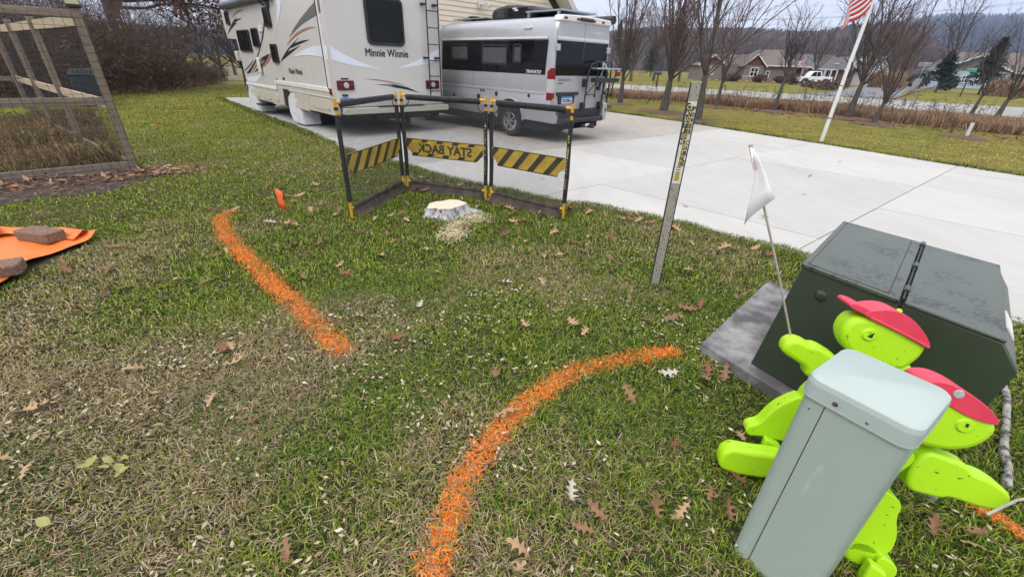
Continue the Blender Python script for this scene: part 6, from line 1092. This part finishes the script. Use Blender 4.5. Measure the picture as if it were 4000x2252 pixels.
# ---- posts, signs, wires
ss = thing('street_sign', 'green street name sign on a dark post beyond the road', 'sign', (41.2, 44.3, 0), math.radians(-43)); part('post', M_BLK, ss, lambda m: m.tube([(0, 0, 0), (0, 0, 2.2)], .05, 8)); part('sign_plate', pm('sign green', (.02, .34, .20), .4, scale=4), ss, lambda m: m.box(-.38, .30, -.04, .04, 2.08, 2.36)); part('sign_rim', M_WTR, ss, lambda m: m.box(-.34, .26, -.045, -.041, 2.31, 2.33))
us = thing('meter_post', 'thin grey utility post with pale panel at the dry grass edge', 'post', (19.09, 23.05, 0), math.radians(-40)); M_GAL = pm('galvanised steel', (.33, .35, .38), .5, metal=.4, scale=6)
for x in (-.09, .09): part('leg', M_GAL, us, lambda m: m.tube([(x, 0, 0), (x, 0, 1.3)], .018, 6))
part('panel', M_GAL, us, lambda m: m.box(-.14, .14, -.03, .03, .95, 1.5), bevel=.01); part('pole', M_GAL, us, lambda m: m.tube([(0, .0, 1.4), (.03, 0, 2.05)], .02, 6)); part('top_panel', M_GAL, us, lambda m: m.box(-.22, .28, -.03, .03, 2.02, 2.18), bevel=.01)
ws = part('white_stake', M_WTR, None, lambda m: m.loop([(x, y, -.02) for x, y in rrect(-.035, .035, -.035, .035, .01, 3)], [(x, y, .43) for x, y in rrect(-.035, .035, -.035, .035, .01, 3)]), bevel=.004); ws.location = (13.42, 13.63, 0); tag(ws, 'short white stake in a mulch ring at right', 'stake')
for px, d, h, lab in ((2476, 33, 1.5, 'red fibreglass marker rod in the dry grass behind the van'), (2500, 46, 1.3, 'second red marker rod farther off by the road')): p = bearing(px, d); o = part('marker_rod', pm('red rod', (.60, .05, .04), .5, scale=10), None, lambda m: m.tube([(0, 0, 0), (.04, 0, h * .5), (.10, 0, h)], .02, 6)); o.location = tuple(p); tag(o, lab, 'marker rod')
p = bearing(2576, 46); mb_ = thing('mailbox', 'black mailbox on a post across the road by the stout tree', 'mailbox', p, math.radians(60)); part('post', M_BLK, mb_, lambda m: m.box(-.06, .06, -.06, .06, 0, 1.0)); part('box', M_BLK, mb_, lambda m: m.exty([(-.12, 1.0), (.12, 1.0), (.12, 1.15), (.06, 1.25), (-.06, 1.25), (-.12, 1.15)], -.28, .28))
p = bearing(3132, 47); gf = thing('garden_flag', 'small reddish flag on a thin pole at the far road edge', 'flag', p, math.radians(-20)); part('pole', M_GAL, gf, lambda m: m.tube([(0, 0, 0), (.0, 0, 2.6), (-.1, 0, 2.9)], .025, 6)); m = MB(); m.v = [(-.05 - .1 * (i // 2) , .05 * math.sin(i), (2.55 if i % 2 else 2.1) - .05 * (i // 2)) for i in range(10)]; m.f = [(2 * i, 2 * i + 2, 2 * i + 3, 2 * i + 1) for i in range(4)]; o = m.build('cloth', pm('faded flag cloth', (.50, .12, .13), .7, col2=(.6, .5, .5), scale=9, lo=.48, hi=.52), gf); o.modifiers.new('t', 'SOLIDIFY').thickness = .006
bs = thing('block_steps', 'three stacked concrete blocks at the driveway edge right of the van', 'steps', (3.62, 19.4, 0), HEAD); M_BLK2 = pm('tan retaining block', (.22, .18, .14), .9, col2=(.16, .13, .105), scale=8, bump=.5)
for i, (x, y, z, s_) in enumerate(((0, .5, 0, .40), (0, .5, .17, .30), (-.1, .6, .34, .22), (.35, .2, 0, .22))): part('block', M_BLK2, bs, lambda m: m.box(x - s_, x + s_, y - .15, y + .15, z, z + .165), bevel=.012)
p = bearing(2628, 95); up_ = thing('utility_pole', 'wooden utility pole with crossarm among the far bare trees', 'utility pole', p, math.radians(-20)); part('pole', M_TWD, up_, lambda m: m.tube([(0, 0, 0), (0, 0, 9.6)], [.16, .11], 8)); part('crossarm', M_TWD, up_, lambda m: m.box(-1.2, 1.2, -.06, .06, 8.9, 9.05))
for x in (-1.0, 0, 1.0): part('insulator', M_GREYD, up_, lambda m: m.tube([(x, 0, 9.05), (x, 0, 9.2)], .05, 6))
for i, (dz, dx) in enumerate(((9.2, -1), (9.2, 1), (7.6, 0))):
    a = p + np.array([dx, 0, dz]); e = bearing(4400, 150) + np.array([dx, 0, dz + 8.5]); pts = [a * (1 - t) + e * t - np.array([0, 0, 1.6 * 4 * t * (1 - t)]) for t in np.linspace(0, 1, 16)]
    o = part('power_line', M_GREYD, None, lambda m: m.tube(pts, .018, 4)); tag(o, ('upper left', 'upper right', 'lowest')[i] + ' overhead wire crossing the sky at right', 'wire', 'overhead wires')
# ================================================================== lawn grass, paint, litter, leaves
PADXY = [(x + 1.4677, y + 1.9898) for x, y, z in pc]
TARPXY = [(-3.78, 2.6), (-3.86, 3.1), (-3.95, 3.7), (-4.3, 3.82), (-5.5, 3.95), (-5.6, 2.2)]
MULCHXY = [(-5.9, 4.4), (-5.67, 4.95), (-5.12, 5.21), (-5.2, 5.91), (-4.95, 6.22), (-5.45, 6.75), (-5.8, 6.5), (-7.6, 4.7), (-7.0, 3.9)]
PAINT = [([(-3.23, 4.62), (-3.18, 4.4), (-2.8, 3.88), (-2.29, 3.36), (-1.73, 2.82), (-1.23, 2.32), (-1.03, 2.13)], .085, 'broad orange paint line on the grass left of the stump'),
         ([(1.04, 2.22), (.76, 2.15), (.40, 2.02), (.11, 1.74), (-.10, 1.43), (-.2, 1.18), (-.235, .97), (-.245, .80), (-.25, .5)], .068, 'curved orange paint line running from the concrete pad to the foreground'),
         ([(1.98, 1.20), (2.03, 1.12), (2.07, 1.03), (2.1, .95)], .035, 'short orange paint mark at the right edge'),
         ([(-4.50, 6.38), (-4.46, 6.26)], .07, 'small orange paint spot near the garden fence')]
for i, (x, y) in enumerate([(-8.9, 10.9), (-10.4, 13.8), (-12.2, 16.9), (-15.8, 24.2)]): PAINT.append(([(x, y), (x + .25, y + .05)], .1 + .02 * i, ('nearest', 'second', 'third', 'farthest')[i] + ' orange paint spot on the lawn left of the motorhome'))
M_SOILB = pm('dark wood mulch bed', (.045, .028, .022), .95, col2=(.11, .075, .055), scale=24, detail=9, bump=1.0, bscale=45)
tag(sheet('mulch_bed', MULCHXY, .006, M_SOILB), 'dark mulch bed along the foot of the garden fence', 'mulch', kind='structure')
ZONES = [(.72, 2.0, 10500, .0042, .050), (2.0, 3.4, 6800, .0052, .054), (3.4, 6.0, 3700, .0072, .052), (6.0, 11.0, 1250, .0105, .042), (11.0, 19.0, 380, .016, .040), (19.0, 30.0, 90, .026, .045)]
Cs, Hs, Ws = [], [], []
for r0, r1, den, w_, h in ZONES:
    th = 1.5 if r1 < 2.5 else 1.4 if r1 < 4 else 1.10; n = int(den * th * (r1 * r1 - r0 * r0)); r = np.sqrt(rng.uniform(r0 * r0, r1 * r1, n)); a = rng.uniform(-th, th, n); P = np.stack([r * np.sin(a), r * np.cos(a)], 1); Cs.append(P); Hs.append(np.full(n, h)); Ws.append(np.full(n, w_))
P = np.concatenate(Cs); Hh = np.concatenate(Hs); Ww = np.concatenate(Ws); far_ = np.linalg.norm(P, axis=1)
keep = ~inpoly(P, DRIVE) & ~inpoly(P, PADXY) & ~inpoly(P, TARPXY) & (np.linalg.norm((P - np.array([-.80, 4.86])) * np.array([1, 1.15]), axis=1) > .25) & ~(inpoly(P, MULCHXY) & (rng.random(len(P)) > .04)) & (np.linalg.norm(P - np.array([1.062, .972]), axis=1) > .15)
keep &= ~((far_ > 19) & (P[:, 0] > 0)) & ~((far_ > 11) & (P[:, 0] > 2) & (rng.random(len(P)) > .35))
P, Hh, Ww, far_ = P[keep], Hh[keep], Ww[keep], far_[keep]
n1 = vnoise(P, .9, 1) * .55 + vnoise(P, 2.6, 2) * .3 + vnoise(P, 9, 3) * .15
wl = np.clip((-P[:, 0] - .75) / .9, 0, 1) * np.clip((2.7 - P[:, 1]) / 1.0, 0, 1) * .34          # worn patch at near left
right = (P[:, 0] > 3.0) & (P[:, 1] > 8)
dry = np.clip((n1 - .52) * 2.8, 0, .65) + .06 + wl * 2.0 * (.5 + vnoise(P, 1.6, 44)) + right * .22
GRN = np.array([(.165, .235, .026), (.235, .315, .036), (.068, .118, .016), (.37, .42, .085), (.165, .255, .032), (.30, .315, .045), (.045, .088, .014), (.10, .175, .022)]); DRY = np.array([(.42, .325, .18), (.32, .24, .13), (.53, .43, .27), (.22, .16, .09), (.32, .29, .10)])
isd = rng.random(len(P)) < dry; cols = np.where(isd[:, None], DRY[rng.integers(0, 5, len(P))], GRN[rng.integers(0, 8, len(P))]); cols = np.where(right[:, None], cols * np.array([1.25, 1.08, .85]), cols)
lean = np.where(isd, 1.3, 1.0) * np.where(far_ < 4, 1.0, .8); tuft = (.55 + .70 * vnoise(P, 6, 9)) * (1 - .5 * np.clip(wl * 2.2, 0, 1))
painted = np.full(len(P), -1)
for k, (path, hw, lab) in enumerate(PAINT):
    d, t_ = dist_path(P, path); edge = hw * (.72 + .55 * vnoise(P, 22, 30 + k)); painted[(d < edge) & (rng.random(len(P)) < np.clip(1.15 - (d / edge) ** 2 * .85, 0, 1) * np.clip(.25 + 1.05 * vnoise(P, 9, 50 + k), 0, .95))] = k
def put(sel, name, cc, hmul=1.0):
    V, F, c = blades(np.column_stack([P[sel], np.full(sel.sum(), -.002)]), Hh[sel] * tuft[sel] * hmul, Ww[sel] * (1 if hmul == 1 else 1.25), lean[sel], cc, rng, droop=.52); return big_mesh(name, V, F, M_BLADE, c)
tag(put(painted < 0, 'grass', cols[painted < 0]), 'short ragged autumn grass blades of the lawn', 'grass', kind='stuff')
ORG = np.array([(.90, .24, .035), (.85, .19, .022), (.93, .36, .09), (.78, .28, .05), (.66, .37, .12)])
for k, (path, hw, lab) in enumerate(PAINT):
    s = painted == k
    if s.sum() < 3: continue
    cc = ORG[rng.integers(0, 5, s.sum())]; tag(put(s, 'paint_line' if hw < .069 or k < 2 else 'paint_spot', cc, .8), lab, 'paint mark', 'orange utility paint on the grass', kind='stuff')
# paint caught low in the thatch: lets the marks read as sprayed, not planted
def spray_bits():
    for k, (path, hw, lab) in enumerate(PAINT[:3]):
        ln = sum(math.dist(a, b) for a, b in zip(path, path[1:])); n = int(ln * 2600); u = rng.random(n) * ln; Q = []
        acc = 0.0
        for a, b in zip(path, path[1:]):
            l = math.dist(a, b); s = (u >= acc) & (u < acc + l); f = ((u[s] - acc) / l)[:, None]; Q.append(np.array(a) * (1 - f) + np.array(b) * f); acc += l
        Q = np.concatenate(Q); Q = Q + rng.normal(0, hw * .52, Q.shape); Q = Q[rng.random(len(Q)) < .25 + 1.1 * vnoise(Q, 7, 70 + k)]; V, F, c = straws(Q, .016, .0036, ORG * .95, .024); tag(big_mesh('paint_film', V, F, M_BLADE, c), 'sprayed thatch inside the ' + lab.split(' on ')[0].split(' running')[0].split(' at ')[0], 'paint mark', 'orange utility paint on the grass', kind='stuff')
# ragged fringe where the turf meets the concrete
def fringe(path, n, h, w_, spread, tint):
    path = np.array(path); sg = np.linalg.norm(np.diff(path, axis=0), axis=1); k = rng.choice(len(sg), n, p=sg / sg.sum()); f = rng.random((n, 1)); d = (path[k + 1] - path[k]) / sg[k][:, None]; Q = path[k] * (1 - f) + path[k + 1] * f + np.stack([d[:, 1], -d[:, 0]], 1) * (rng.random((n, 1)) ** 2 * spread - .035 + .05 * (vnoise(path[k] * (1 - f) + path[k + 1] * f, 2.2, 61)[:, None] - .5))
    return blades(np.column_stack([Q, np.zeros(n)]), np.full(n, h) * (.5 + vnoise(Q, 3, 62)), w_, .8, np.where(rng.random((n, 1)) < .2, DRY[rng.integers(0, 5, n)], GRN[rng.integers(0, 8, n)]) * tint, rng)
V, F, c = fringe(DRIVE[1:17], 15000, .065, .006, .22, .9); tag(big_mesh('grass_fringe', V, F, M_BLADE, c), 'ragged grass fringe along the near edge of the driveway', 'grass', kind='stuff')
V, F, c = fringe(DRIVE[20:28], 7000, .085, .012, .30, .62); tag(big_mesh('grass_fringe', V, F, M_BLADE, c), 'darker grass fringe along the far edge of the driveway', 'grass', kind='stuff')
V, F, c = fringe(DRIVE[0:2], 5000, .07, .012, .25, .8); tag(big_mesh('grass_fringe', V, F, M_BLADE, c), 'grass fringe beside the motorhome\'s parking slab', 'grass', kind='stuff')
# flattened straw
def straws(P2, ln, w_, cols, z=.028):
    n = len(P2); a = rng.uniform(0, 6.283, n); d = np.stack([np.cos(a), np.sin(a), rng.normal(0, .18, n)], 1) * (ln * rng.uniform(.4, 1.2, n))[:, None]; s = np.stack([-np.sin(a), np.cos(a), np.zeros(n)], 1) * (w_ * .5); C = np.column_stack([P2, rng.uniform(.006, z, n)]); V = np.stack([C - d - s, C - d + s, C + d + s * .6, C + d - s * .6], 1); F = (np.arange(n) * 4)[:, None] + np.array([[0, 1, 2, 3]]); return V.reshape(-1, 3), F, np.repeat(cols[rng.integers(0, len(cols), n)] * rng.uniform(.7, 1.25, (n, 1)), 4, 0)
def scatter(n, r0, r1, weight=None, th=1.1):
    r = np.sqrt(rng.uniform(r0 * r0, r1 * r1, n)); a = rng.uniform(-th, th, n); Q = np.stack([r * np.sin(a), r * np.cos(a)], 1); Q = Q[~inpoly(Q, DRIVE) & ~inpoly(Q, PADXY) & ~inpoly(Q, TARPXY) & (np.linalg.norm(Q - np.array([1.062, .972]), axis=1) > .16) & (np.linalg.norm(Q - np.array([-.8, 4.86]), axis=1) > .27)]
    if weight is not None: Q = Q[rng.random(len(Q)) < weight(Q)]
    return Q
wst = lambda Q: np.clip(.12 + (vnoise(Q, .9, 1) * .6 + vnoise(Q, 2.6, 2) * .4 - .42) * 2.2 + np.clip((-Q[:, 0] - .75) / .9, 0, 1) * np.clip((2.7 - Q[:, 1]) / 1.0, 0, 1) * 1.3, .04, 1)
spray_bits()
STR = np.array([(.42, .335, .205), (.32, .24, .145), (.52, .43, .29), (.22, .16, .10), (.15, .10, .065)]); Q = np.concatenate([scatter(36000, .72, 3.2, wst, 1.25), scatter(16000, 3.2, 6.5, wst)])
V, F, c = straws(Q, .023, .0032, STR); tag(big_mesh('dead_straw', V, F, M_BLADE, c), 'dead straw lying flat in the lawn', 'dead grass', kind='stuff')
# small pale leaflets and clover
wlf = lambda Q: np.clip((vnoise(Q, 1.3, 6) * .55 + vnoise(Q, 4.5, 16) * .45 - .40) * 4.2, .04, 1) * np.clip(1.25 - Q[:, 1] * .13, .3, 1)
LIT = [(.52, .43, .28), (.62, .54, .40), (.38, .285, .17), (.44, .41, .22), (.28, .18, .11)]
Q = np.concatenate([scatter(5600, .72, 3.0, wlf, 1.25), scatter(1900, 3.0, 7.0, wlf)]); V, F, c = leaf_quads(np.column_stack([Q, rng.uniform(.022, .044, len(Q))]), .0135, rng, LIT, .8); tag(big_mesh('leaf_litter', V, F, M_DLF, c), 'tiny pale dry leaflets scattered through the grass', 'leaf litter', kind='stuff')
wcl = lambda Q: (vnoise(Q, 1.8, 12) > .56) * .8
Q = scatter(34000, .72, 3.6, wcl); V, F, c = leaf_quads(np.column_stack([Q, rng.uniform(.02, .04, len(Q))]), .009, rng, [(.050, .115, .024), (.08, .16, .034), (.12, .20, .05)], .8); tag(big_mesh('clover', V, F, M_BLADE, c), 'low clover leaves growing between the grass', 'clover', kind='stuff')
# sawdust and chips by the stump
def blob(n, cx, cy, sx, sy): return np.column_stack([rng.normal(cx, sx, n), rng.normal(cy, sy, n)])
Q = np.concatenate([blob(1100, -.45, 4.66, .075, .07), blob(800, -.60, 4.42, .06, .07), blob(1200, -.63, 4.14, .075, .10), blob(160, -.62, 4.25, .12, .2)]); Q = Q[np.linalg.norm((Q - np.array([-.80, 4.86])) * np.array([1, 1.15]), axis=1) > .24]
V, F, c = leaf_quads(np.column_stack([Q, rng.uniform(.02, .05, len(Q))]), .0105, rng, [(.66, .55, .36), (.72, .63, .45), (.56, .45, .27), (.60, .56, .30)], .6); tag(big_mesh('wood_chips', V, F, M_DLF, c), 'pale sawdust and wood chips spilled beside the stump', 'wood chips', kind='stuff')
# mulch chips and dead leaves on the bed; rank grass inside the enclosure
n = 5200; Q = np.column_stack([rng.uniform(-7.6, -4.3, n), rng.uniform(3.9, 6.9, n)]); Q = Q[inpoly(Q, MULCHXY)]; V, F, c = straws(Q, .035, .011, np.array([(.06, .035, .026), (.10, .06, .042), (.16, .10, .07), (.30, .22, .14), (.04, .025, .02)]), .04); tag(big_mesh('mulch_chips', V, F, M_DLF, c), 'dark bark chips lying on the mulch bed', 'mulch', kind='stuff')
n = 520; Q = np.concatenate([np.column_stack([rng.normal(-4.95, .32, 260), rng.normal(6.25, .25, 260)]), np.column_stack([rng.uniform(-6.9, -5.4, n), rng.uniform(4.6, 6.6, n)])]); u_, v_ = (Q - np.array([-5.787, 6.494])) @ RT[:2], (Q - np.array([-5.787, 6.494])) @ FW[:2]; Q = Q[(v_ < -.08) & (v_ > -.75) & (u_ < 1.1)]; V, F, c = leaf_quads(np.column_stack([Q, rng.uniform(.02, .06, len(Q))]), .05, rng, [(.24, .12, .065), (.30, .17, .09), (.17, .08, .05), (.38, .27, .17)], .6); tag(big_mesh('leaf_drift', V, F, M_DLF, c), 'brown leaves drifted against the garden fence', 'leaves', kind='stuff')
n = 15000; U = np.column_stack([rng.uniform(-3.2, -.06, n), rng.uniform(.06, 8, n)]); Q = np.array([-5.787, 6.494]) + U[:, :1] * RT[:2] + U[:, 1:] * FW[:2]; pal = np.array([(.26, .175, .09), (.17, .105, .06), (.33, .24, .13), (.085, .10, .035), (.11, .068, .042)]); V, F, c = blades(np.column_stack([Q, np.zeros(n)]), .12 + .30 * vnoise(Q, .9, 8), .012, .9, pal[rng.integers(0, 5, n)], rng); tag(big_mesh('rank_grass', V, F, M_BLADE, c), 'tangled dry grass inside the garden enclosure', 'dry grass', kind='stuff')
# ---- individual fallen leaves
def leaf_mesh(name, mat, seed, kind='oak', s=.06):
    r_ = random.Random(seed); out_ = []
    if kind == 'oak':
        lob = [(0, .03), (.10, .10), (.18, .30), (.24, .10), (.34, .14), (.44, .46), (.50, .14), (.60, .16), (.72, .44), (.76, .14), (.84, .12), (.92, .18), (1.0, 0)]
        up_l = [(-1 + 2 * t, w_ * r_.uniform(.85, 1.15)) for t, w_ in lob]; dn = [(-1 + 2 * t + r_.uniform(-.04, .04), -w_ * r_.uniform(.85, 1.15)) for t, w_ in lob[-2:0:-1]]
    else:
        lob = [(0, .02), (.15, .22), (.35, .40), (.6, .38), (.82, .2), (1, 0)]; up_l = [(-1 + 2 * t, w_) for t, w_ in lob]; dn = [(-1 + 2 * t, -w_) for t, w_ in lob[-2:0:-1]]
    ol = up_l + dn; c1, c2, tw = r_.uniform(.1, .9) * r_.choice((1, 1, -.5)), r_.uniform(-.2, .8), r_.uniform(-.5, .5)
    f = lambda x, y: (x * s, y * s * 1.25, s * (c1 * x * x * .6 + c2 * y * y * 2.2 + tw * x * y))
    m = MB(); mid = [(-1 + 2 * k / 6, 0) for k in range(7)]; m.v = [f(x, y) for x, y in ol]; n = len(ol); k0 = len(m.v); m.v += [f(x, y) for x, y in mid]
    near = lambda x: k0 + max(0, min(6, int(round((x + 1) * 3))))
    for i in range(n):
        j = (i + 1) % n; a, b = near(ol[i][0]), near(ol[j][0])
        if a == b: m.f.append((i, j, a))
        else: m.f.append((i, j, b, a))
    k = len(m.v); st_ = [f(-1, .02), f(-1, -.02), (-1.35 * s, 0, s * c1 * .8)]; m.v += st_; m.f.append((k, k + 1, k + 2))
    o = m.build(name, mat, None, smooth=True); me = o.data; bpy.data.objects.remove(o); return me
LM = {'brown': pm('brown leaf', (.25, .135, .06), .7, col2=(.15, .075, .036), scale=40), 'tan': pm('tan leaf', (.42, .28, .15), .7, col2=(.29, .18, .09), scale=40), 'rust-red': pm('rust leaf', (.23, .085, .035), .7, col2=(.13, .05, .026), scale=40), 'pale grey': pm('pale leaf underside', (.50, .455, .39), .8, col2=(.36, .31, .25), scale=40), 'dark brown': pm('dark leaf', (.085, .042, .03), .75, col2=(.13, .07, .045), scale=30), 'yellow-green': pm('yellow green leaf', (.22, .25, .07), .6, col2=(.34, .28, .08), scale=20)}
LMESH = {(c, v): leaf_mesh('leaf', LM[c], 100 + 7 * i + v, 'oak' if c != 'yellow-green' else 'oval') for i, c in enumerate(LM) for v in range(6)}
MARKS = [('the stump', -.8, 4.86), ('the marker post', 1.18, 3.17), ('the concrete pad', 1.2, 2.1), ('the utility pedestal', 1.06, .97), ('the curved paint line', .1, 1.74), ('the broad paint line', -2.0, 3.1), ('the left safety screen', -1.75, 5.0), ('the right safety screen', .3, 5.1), ('the orange tarpaulin', -4.2, 3.3), ('the garden fence', -5.4, 6.2), ('the bottom left corner', -1.9, 1.0), ('the driveway edge', 1.9, 4.7), ('the near foreground', -.4, .9)]
LEAVES = []
def put_leaf(x, y, col, sc, where_=None, z=.03):
    d = min(MARKS, key=lambda q: (q[1] - x) ** 2 + (q[2] - y) ** 2); o = bpy.data.objects.new('fallen_leaf', LMESH[(col, random.randrange(6))]); COL.objects.link(o)
    o.location = (x, y, z + random.uniform(.006, .022)); o.rotation_euler = (random.uniform(-.5, .5), random.uniform(-.5, .5), random.uniform(0, 6.28)); o.scale = (sc, sc, sc)
    lab = ('large ' if sc > 1.2 else 'small ' if sc < .85 else '') + col + (' oak' if col != 'yellow-green' else '') + ' leaf ' + (where_ or 'on the grass near ' + d[0])
    LEAVES.append((lab, math.hypot(d[1] - x, d[2] - y) if not where_ else x, o, not where_)); tag(o, lab, 'leaf', 'fallen leaves on the lawn')
KNOWN = [(-4.17, 4.34, 'tan'), (-3.05, 3.6, 'tan'), (-2.57, 4.27, 'pale grey'), (-2.34, 4.26, 'tan'), (-2.05, 4.49, 'dark brown'), (-2.21, 3.65, 'brown'), (-1.28, 4.07, 'brown'), (-.63, 3.2, 'tan'), (-.15, 3.36, 'brown'), (-.07, 3.06, 'pale grey'), (.24, 3.12, 'tan'), (.1, 2.43, 'tan'), (.43, 2.48, 'tan'), (.5, 2.39, 'tan'), (-.66, 2.65, 'pale grey'), (-1.04, 2.49, 'tan'), (-.72, 2.25, 'rust-red'), (-1.56, 1.94, 'tan'), (-.08, 1.91, 'brown'), (-1.39, 4.62, 'tan'), (-1.2, 4.51, 'tan'), (.08, 4.57, 'rust-red'), (.43, 4.29, 'tan'), (1.02, 4.17, 'rust-red'), (.89, 3.65, 'brown'), (.41, 3.66, 'tan'), (1.17, 3.82, 'tan'), (.08, 4.25, 'brown'), (-1.19, 3.53, 'tan'), (.92, 1.98, 'pale grey'), (.65, 1.78, 'brown'), (.27, 1.17, 'pale grey'), (.37, 1.09, 'brown'), (.6, 1.11, 'brown'), (.71, 1.11, 'tan'), (.79, 1.45, 'rust-red'), (1.0, 1.27, 'rust-red'), (.90, 1.12, 'brown'), (.86, 1.20, 'brown'), (1.19, 1.58, 'brown'), (1.12, 1.52, 'tan'), (-2.0, 1.19, 'tan'), (-2.17, 1.25, 'tan'), (-.77, .9, 'brown'), (.06, .94, 'tan'), (-2.08, 1.86, 'tan'), (-1.52, 1.65, 'tan'), (-1.22, 1.53, 'rust-red'), (-2.92, 2.47, 'tan'), (-2.93, 2.64, 'dark brown'), (-2.49, 2.61, 'dark brown'), (-3.54, 3.02, 'rust-red'), (-3.62, 3.12, 'brown'), (1.68, 1.07, 'brown'), (1.81, 1.05, 'brown'), (1.79, 1.0, 'tan'), (.3, 1.02, 'brown'), (.05, .86, 'tan'), (-.01, 1.62, 'tan'), (1.25, 1.98, 'brown'), (1.18, 2.05, 'rust-red'), (1.12, 1.95, 'brown'), (.98, 2.35, 'brown'), (1.30, 2.75, 'brown'), (1.42, 2.8, 'rust-red'), (1.75, 2.95, 'brown')]
for x, y, c in KNOWN: put_leaf(x, y, c, random.uniform(.8, 1.25) if y > 1.3 else random.uniform(.65, .95))
for x, y in ((-1.7, 1.24), (-1.73, 1.22), (-1.67, 1.27), (-1.64, 1.23), (-1.76, 1.26), (-1.82, 1.68), (-1.71, 1.0), (-1.65, 1.48), (-1.60, 1.21), (-1.79, 1.20)): put_leaf(x + random.uniform(-.03, .03), y + random.uniform(-.025, .025), 'yellow-green', random.uniform(.35, .6))
q = 0
while q < 165:
    r = math.sqrt(random.uniform(2.6 ** 2, 10 ** 2)); a = random.uniform(-1.0, .62); x, y = (r * math.sin(a), r * math.cos(a)) if q % 2 else (random.uniform(-3.4, 2.2), random.triangular(2.9, 6.6, 5.0))
    pt = np.array([[x, y]])
    if inpoly(pt, DRIVE)[0] or inpoly(pt, PADXY)[0] or inpoly(pt, TARPXY)[0] or inpoly(pt, MULCHXY)[0] or math.hypot(x + .8, y - 4.86) < .3: continue
    put_leaf(x, y, random.choice(['brown', 'brown', 'tan', 'rust-red', 'dark brown', 'tan']), random.uniform(.7, 1.3)); q += 1
q = 0
while q < 34:       # along the grass edge by the driveway
    k = random.randrange(0, 12); f = random.random(); x = DRIVE[k][0] * (1 - f) + DRIVE[k + 1][0] * f - random.uniform(.03, .4); y = DRIVE[k][1] * (1 - f) + DRIVE[k + 1][1] * f - random.uniform(.03, .4)
    if k == 0 and f < .3: continue
    put_leaf(x, y, random.choice(['brown', 'rust-red', 'tan', 'dark brown']), random.uniform(.85, 1.3), 'in the grass along the driveway edge'); q += 1
for x, y in ((-1.2, 7.9), (-.9, 7.7), (.4, 6.6), (-2.4, 8.6), (4.2, 6.2), (6.5, 8.9), (2.2, 5.4), (3.0, 5.0), (5.0, 7.4)): put_leaf(x, y, random.choice(['dark brown', 'tan', 'brown']), random.uniform(.6, .9), 'on the bare driveway concrete', .03)

ORD = ['', 'second', 'third', 'fourth', 'fifth', 'sixth', 'seventh', 'eighth', 'ninth', 'tenth', 'eleventh', 'twelfth', 'thirteenth', 'fourteenth', 'fifteenth', 'sixteenth']
by = {}
for l_ in LEAVES: by.setdefault(l_[0], []).append(l_)
for lab, ls in by.items():          # tell alike neighbours apart by their order from the landmark, or from the left
    if len(ls) < 2: continue
    for k, l_ in enumerate(sorted(ls, key=lambda q: q[1])): l_[2]['label'] = lab + ((', ' + (ORD[min(k, 15)] + ' ' if k else '') + 'nearest') if l_[3] else (', ' + (ORD[min(k, 15)] + ' from left' if k else 'leftmost')))
